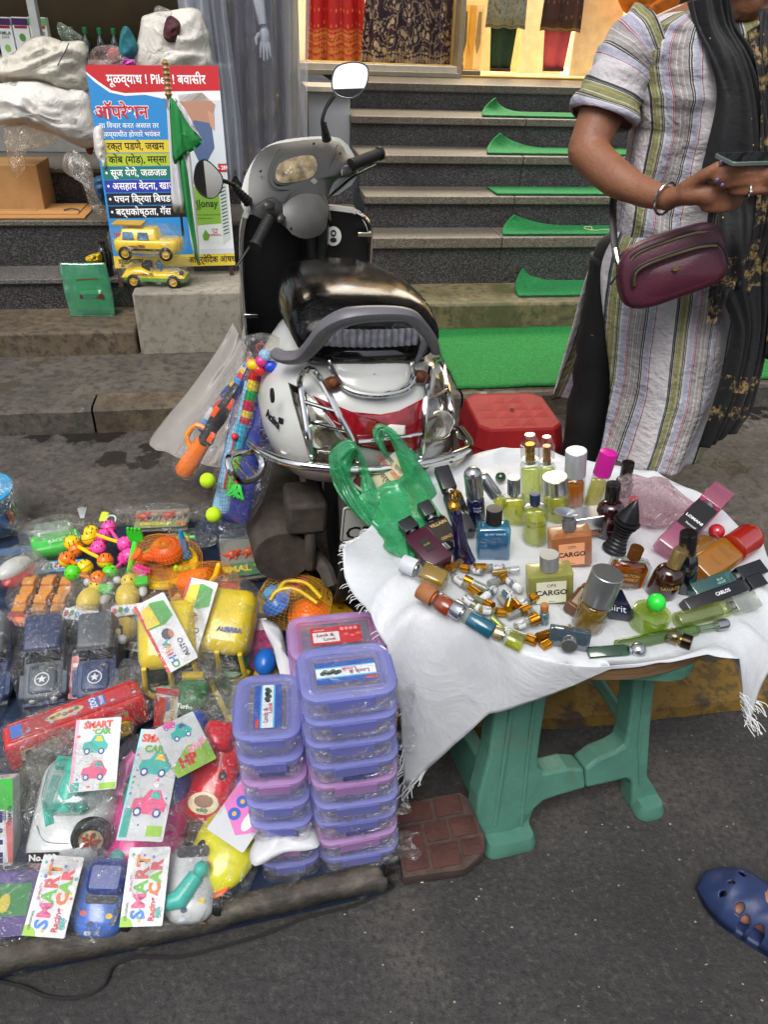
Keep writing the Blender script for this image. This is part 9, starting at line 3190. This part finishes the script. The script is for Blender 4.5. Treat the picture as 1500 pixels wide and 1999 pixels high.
# ================================================================ TOYS HANGING FROM THE SCOOTER
def hangm(p0,p1,face=(0,-1,.4)): return fr2(PD(*p0),PD(*p1),Vector(face))
t = thing('toy_gun','orange and black toy gun in a clear sleeve hanging beside the scooter','toy gun',mat4=hangm((352,930,1.62),(498,705,1.72)))
L = (PD(352,930,1.62) - PD(498,705,1.72)).length
mb = MB()
mb.rings([[(x,y,z) for x,y in ell(w_,w_ * .7,14)] for w_,z in ((.030,.004),(.046,.012),(.048,L * .12),(.040,L * .30),(.030,L * .34))])
put('stock',mb,plastic('#f0780e',.25),t)
mb = MB()
mb.rings([[(x + ox,y,z) for x,y in ell(w_,w_ * .8,14)] for w_,z,ox in ((.034,L * .28,0),(.040,L * .34,.004),(.034,L * .42,0),(.040,L * .5,0),(.036,L * .62,0),(.030,L * .78,0),(.024,L * .82,0))])
put('grip',mb,plastic('#1c1c1e',.35),t)
for z,o in ((.38,.014),(.55,-.012),(.66,.012)):
 shape(t,'orange_panel','',lambda m_,z=z,o=o: m_.box((o,-.016,L * z),(.014,.006,L * .08)),mat=plastic('#f05a1c',.25),bev=.002)
shape(t,'trigger_guard','',lambda m_: m_.tube(spline([(-.016,-.004,L * .22),(-.040,-.004,L * .28),(-.036,-.004,L * .38),(-.014,-.004,L * .40)],4),.007,8),mat=plastic('#f0900e',.25))
for k,c in enumerate(('#3a8ad8','#d83a3a','#e8c020','#3a5ac0','#e05a7a')):
 shape(t,'barrel_ring',c,lambda m_,k=k: m_.lathe([(.015,0),(.016,.004),(.015,.016)],14,T(-.004,0,L * (.80 + .04 * k))))
mb = bag(.085,.055,L * 1.02,130,amp=.006,nu=26,nv=18,p=4)
put('clear_sleeve',mb,WF,t)
t2 = thing('toy_gun','second slim toy gun with blue and red parts behind the orange one','toy gun',mat4=hangm((385,860,1.68),(500,708,1.74)))
L2 = (PD(385,860,1.68) - PD(500,708,1.74)).length
for k,c in enumerate(('#3a8ad8','#d8dce0','#d8403a','#2a3a7a','#e8c020','#d8dce0')):
 shape(t2,'barrel_part',c,lambda m_,k=k: m_.lathe([(.012,0),(.013,.003),(.012,L2 * .13)],12,T(-.012 if k % 2 else -.008,0,L2 * (.1 + .14 * k))))
put('clear_sleeve',bag(.05,.04,L2,131,amp=.005,nu=20,nv=14,p=4),WF,t2)
# net of bats and balls
t = thing('bat_and_ball_set','blue net of plastic bat and striped stumps hanging from the scooter','toy set',mat4=hangm((452,1020,1.50),(520,700,1.66)))
L = (PD(452,1020,1.50) - PD(520,700,1.66)).length
mb = MB()
mb.rings([[(x + .008,y,z) for x,y in ell(w_,w_ * .5,16)] for w_,z in ((.060,0.01),(.068,.02),(.064,L * .3),(.05,L * .5),(.022,L * .6),(.020,L * .9))])
put('bat',mb,plastic('#23359a',.3),t)
for k,(c,z0,z1) in enumerate((('#c8242a',.86,.93),('#e8c818',.80,.86),('#2a9a3a',.74,.80),('#c8242a',.68,.74),('#e8c818',.64,.68),('#c8242a',.6,.64),('#2fb8d0',.45,.6),('#8ad838',.2,.45))):
 shape(t,'stump_band',c,lambda m_,z0=z0,z1=z1,k=k: m_.lathe([(.013,L * z0),(.014,L * z0 + .002),(.014,L * z1 - .001),(.013,L * z1)],14,T(-.016 - .004 * (k > 5),-.012,0)))
shape(t,'light_blue_bat','',lambda m_: m_.rings([[(x - .030,y - .010,z) for x,y in ell(w_,w_ * .4,14)] for w_,z in ((.035,L * .05),(.044,L * .08),(.040,L * .5),(.015,L * .62),(.014,L * .85))]),mat=plastic('#8fc4e0',.3))
shape(t,'flower_stick','',lambda m_: (m_.sphere((-.03,-.03,L * .52),.009,10),m_.tube([(-.03,-.03,L * .2),(-.03,-.03,L * .5)],.002,6)),mat=plastic('#d02a30',.3))
shape(t,'green_tassel','',lambda m_: [m_.tube(spline([(.0,-.03,L * .26),(.012 * math.cos(k),-.034,L * .22),(.022 * math.cos(k * 1.7),-.034,L * .17)],3),.002,5) for k in range(10)],mat=plastic('#3fd048',.4))
mb = bag(.105,.06,L * 1.0,133,amp=.003,nu=40,nv=60,p=3)
o = put('netting',mb,M('#1b2f8a',.5),t)
q = o.modifiers.new('Wireframe','WIREFRAME')
q.thickness = .0008
put('clear_sleeve',bag(.13,.06,L * .8,134,amp=.006,nu=24,nv=18,p=3),WF,t)
for i,(x,y,D) in enumerate(((405,938,1.50),(417,1005,1.44))):
 mb = MB()
 mb.sphere((0,0,0),.0185,24)
 o = put('tennis_ball',mb,M('#c4ee1c',.75,0,.04,60,bump=.6,bs=400),loc=PD(x,y,D))
 tag(o,('neon yellow ball beside the chrome side guard, the upper of two','neon yellow ball lower down, over the top of the heap')[i],'ball','neon yellow balls hanging with the bats')
t = thing('toy_bundle','small bundle of pink, blue and yellow toys tied with red string at the scooter seat','toy bundle',PD(512,702,1.60))
for k,(c,dx,dz) in enumerate((('#d83a8a',0,0),('#2a4ac8',.02,-.012),('#e8c020',-.02,-.01),('#9ac8f0',.01,.015),('#d83030',-.008,-.022))):
 shape(t,'toy_piece',c,lambda m_,dx=dx,dz=dz: m_.sphere((dx,-.01,dz),.014,10,sx=1.2))
shape(t,'red_string','#e0304a',lambda m_: m_.tube(spline([(0,-.01,.01),(-.010,-.01,.035),(.006,-.01,.042),(.008,-.01,.02),(0,-.01,.005)],5),.0014,5))
put('film',bag(.08,.05,.06,136,amp=.008),WF2,t)
# whitish plastic sheet draped behind the scooter's left side
t = thing('plastic_sheet','greyish translucent plastic sheet hanging between the scooter and the kerb','plastic sheet',(0,0,0))
ray_sheet('film',[((455,630,2.25),(492,690,2.15)),((420,690,2.2),(488,740,2.05)),((370,760,2.12),(470,800,1.95)),((320,820,2.05),(460,860,1.85)),((292,860,2.0),(455,905,1.8)),((305,876,1.95),(440,915,1.78))],M('#8f8a84',.45,0,.08,6,bump=.3,bs=12),t,I4,.012,2,bulge=.02)
# ================================================================ YELLOW TOY CARS ON THE CONCRETE BLOCK
def ycar(px,py,z,lab,kind,seed):
 p = FP(px,py,-.54)
 t = thing('toy_car',lab,'toy car',mat4=MF @ T(p.x,-.54,z) @ RZ(-8) @ Matrix.Scale(1.1,4),group='yellow toy cars on the concrete block')
 YL = plastic('#f4cc06',.22,coat=.4)
 DK = plastic('#1e1e20',.3)
 if kind == 'suv':
  body_stack(t,.235,.10,[(.004,.022),(0,.03),(.0,.062),(.01,.070)],YL,r=.02)
  body_stack(t,.15,.088,[(0,.066),(.012,.10),(.02,.108)],YL,r=.02,name='roof',off=(-.022,0))
  for x in (-.055,.0):
   shape(t,'side_window','',lambda m_,x=x: m_.prism([(-.022,.0),(.022,.0),(.016,.026),(-.018,.026)],0,.003,frame((x - .004,-.0435,.070),(1,0,0),(0,-1,.25))),mat=M('#6a8aa8',.1,0,.3,60,coat=1),smooth=False)
  shape(t,'sign_board','',lambda m_: m_.box((-.06,0,.120),(.11,.07,.006),T(0,0,0) @ RY(0)),mat=M('#c89a10',.4),bev=.001)
  shape(t,'windscreen','',lambda m_: m_.add([(.05,-.038,.07),(.05,.038,.07),(.034,.034,.10),(.034,-.034,.10)],[(0,1,2,3)]),mat=M('#16181c',.1,0,.1,coat=1))
  shape(t,'black_stripe','',lambda m_: m_.box((-.01,-.0505,.036),(.16,.002,.008)),mat=DK)
  shape(t,'bull_bar','',lambda m_: [m_.tube([(.118,-.03 + .015 * k,.03),(.122,-.03 + .015 * k,.066)],.003,6) for k in range(5)],mat=YL)
 else:
  body_stack(t,.245,.10,[(.004,.018),(0,.024),(.002,.034)],plastic('#5fae1c',.25),r=.03,name='lower_body')
  mb = MB()
  rs = []
  for x,h_,z0 in ((-.12,.004,.034),(-.105,.028,.034),(-.07,.042,.034),(-.04,.040,.034),(-.01,.020,.034),(.03,.022,.034),(.07,.026,.034),(.105,.016,.034),(.118,.004,.034)):
   rs.append([(x,math.cos(PI * k / 12) * -.048,z0 + math.sin(PI * k / 12) ** .6 * h_) for k in range(13)])
  mb.rings(rs,closed=False,cap=False)
  put('body',mb,YL,t,ang=180)
  shape(t,'seats','',lambda m_: (m_.box((-.03,-.02,.068),(.03,.022,.03)),m_.box((-.03,.02,.068),(.03,.022,.03))),mat=DK,bev=.004)
  shape(t,'windscreen','',lambda m_: m_.add([(.028,-.036,.056),(.028,.036,.056),(.008,.034,.084),(.008,-.034,.084)],[(0,1,2,3)]),mat=glass('#3a3a40',.2,.03,.4))
  for sy in (-1,1):
   shape(t,'headlight','#2a2a28',lambda m_,sy=sy: m_.sphere((.104,sy * .03,.050),.011,10))
 Q = frame((-.0,-.0512 if kind == 'suv' else -.0495,.050),(1,0,0),(0,-1,.1))
 text('racing 7053' if kind == 'suv' else 'g-racing 183',.013,ink('#7a1a14'),t,Q @ T(-.03,-.002,.001),bold=.05)
 for x in (-.075,.075):
  wheel(t,T(x,-.050,.022) @ RX(90),.025,.016,'#e8b80a')
  wheel(t,T(x,.050,.022) @ RX(90),.025,.016,'#e8b80a')
 mb = bag(.275,.13,.115 if kind == 'suv' else .10,seed,amp=.007,nu=36,nv=14,p=4)
 put('plastic_wrap',mb,WF,t)
 return t
ycar(292,496,.534,'yellow toy jeep with a roof board, bagged, stacked on the other toy car','suv',140)
ycar(310,570,.421,'yellow and green open toy beetle car, bagged, standing on the concrete block','beetle',144)
# leaf litter and crumbs on the road
mb = MB()
for i in range(150):
 x,y = rn.uniform(-.1,1.3),rn.uniform(.35,1.1)
 s_ = rn.uniform(.0008,.0026)
 mb.add([(x - s_,y,.001),(x,y - s_ * .8,.001),(x + s_ * 1.3,y,.0012),(x,y + s_,.001),(x,y,.0012 + s_)],[(0,1,4),(1,2,4),(2,3,4),(3,0,4)])
put('road_grit',mb,M('#a39c8e',.9,0,.3,50),kind='stuff',smooth=False)
mb = MB()
mb.tube(spline([P(x,y,.004) for x,y in ((815,1718),(825,1722),(830,1712),(822,1708))],4),.0016,5)
tag(put('white_thread',mb,M('#c8c8c4',.8)),'short curl of white thread on the asphalt before the paver','thread')
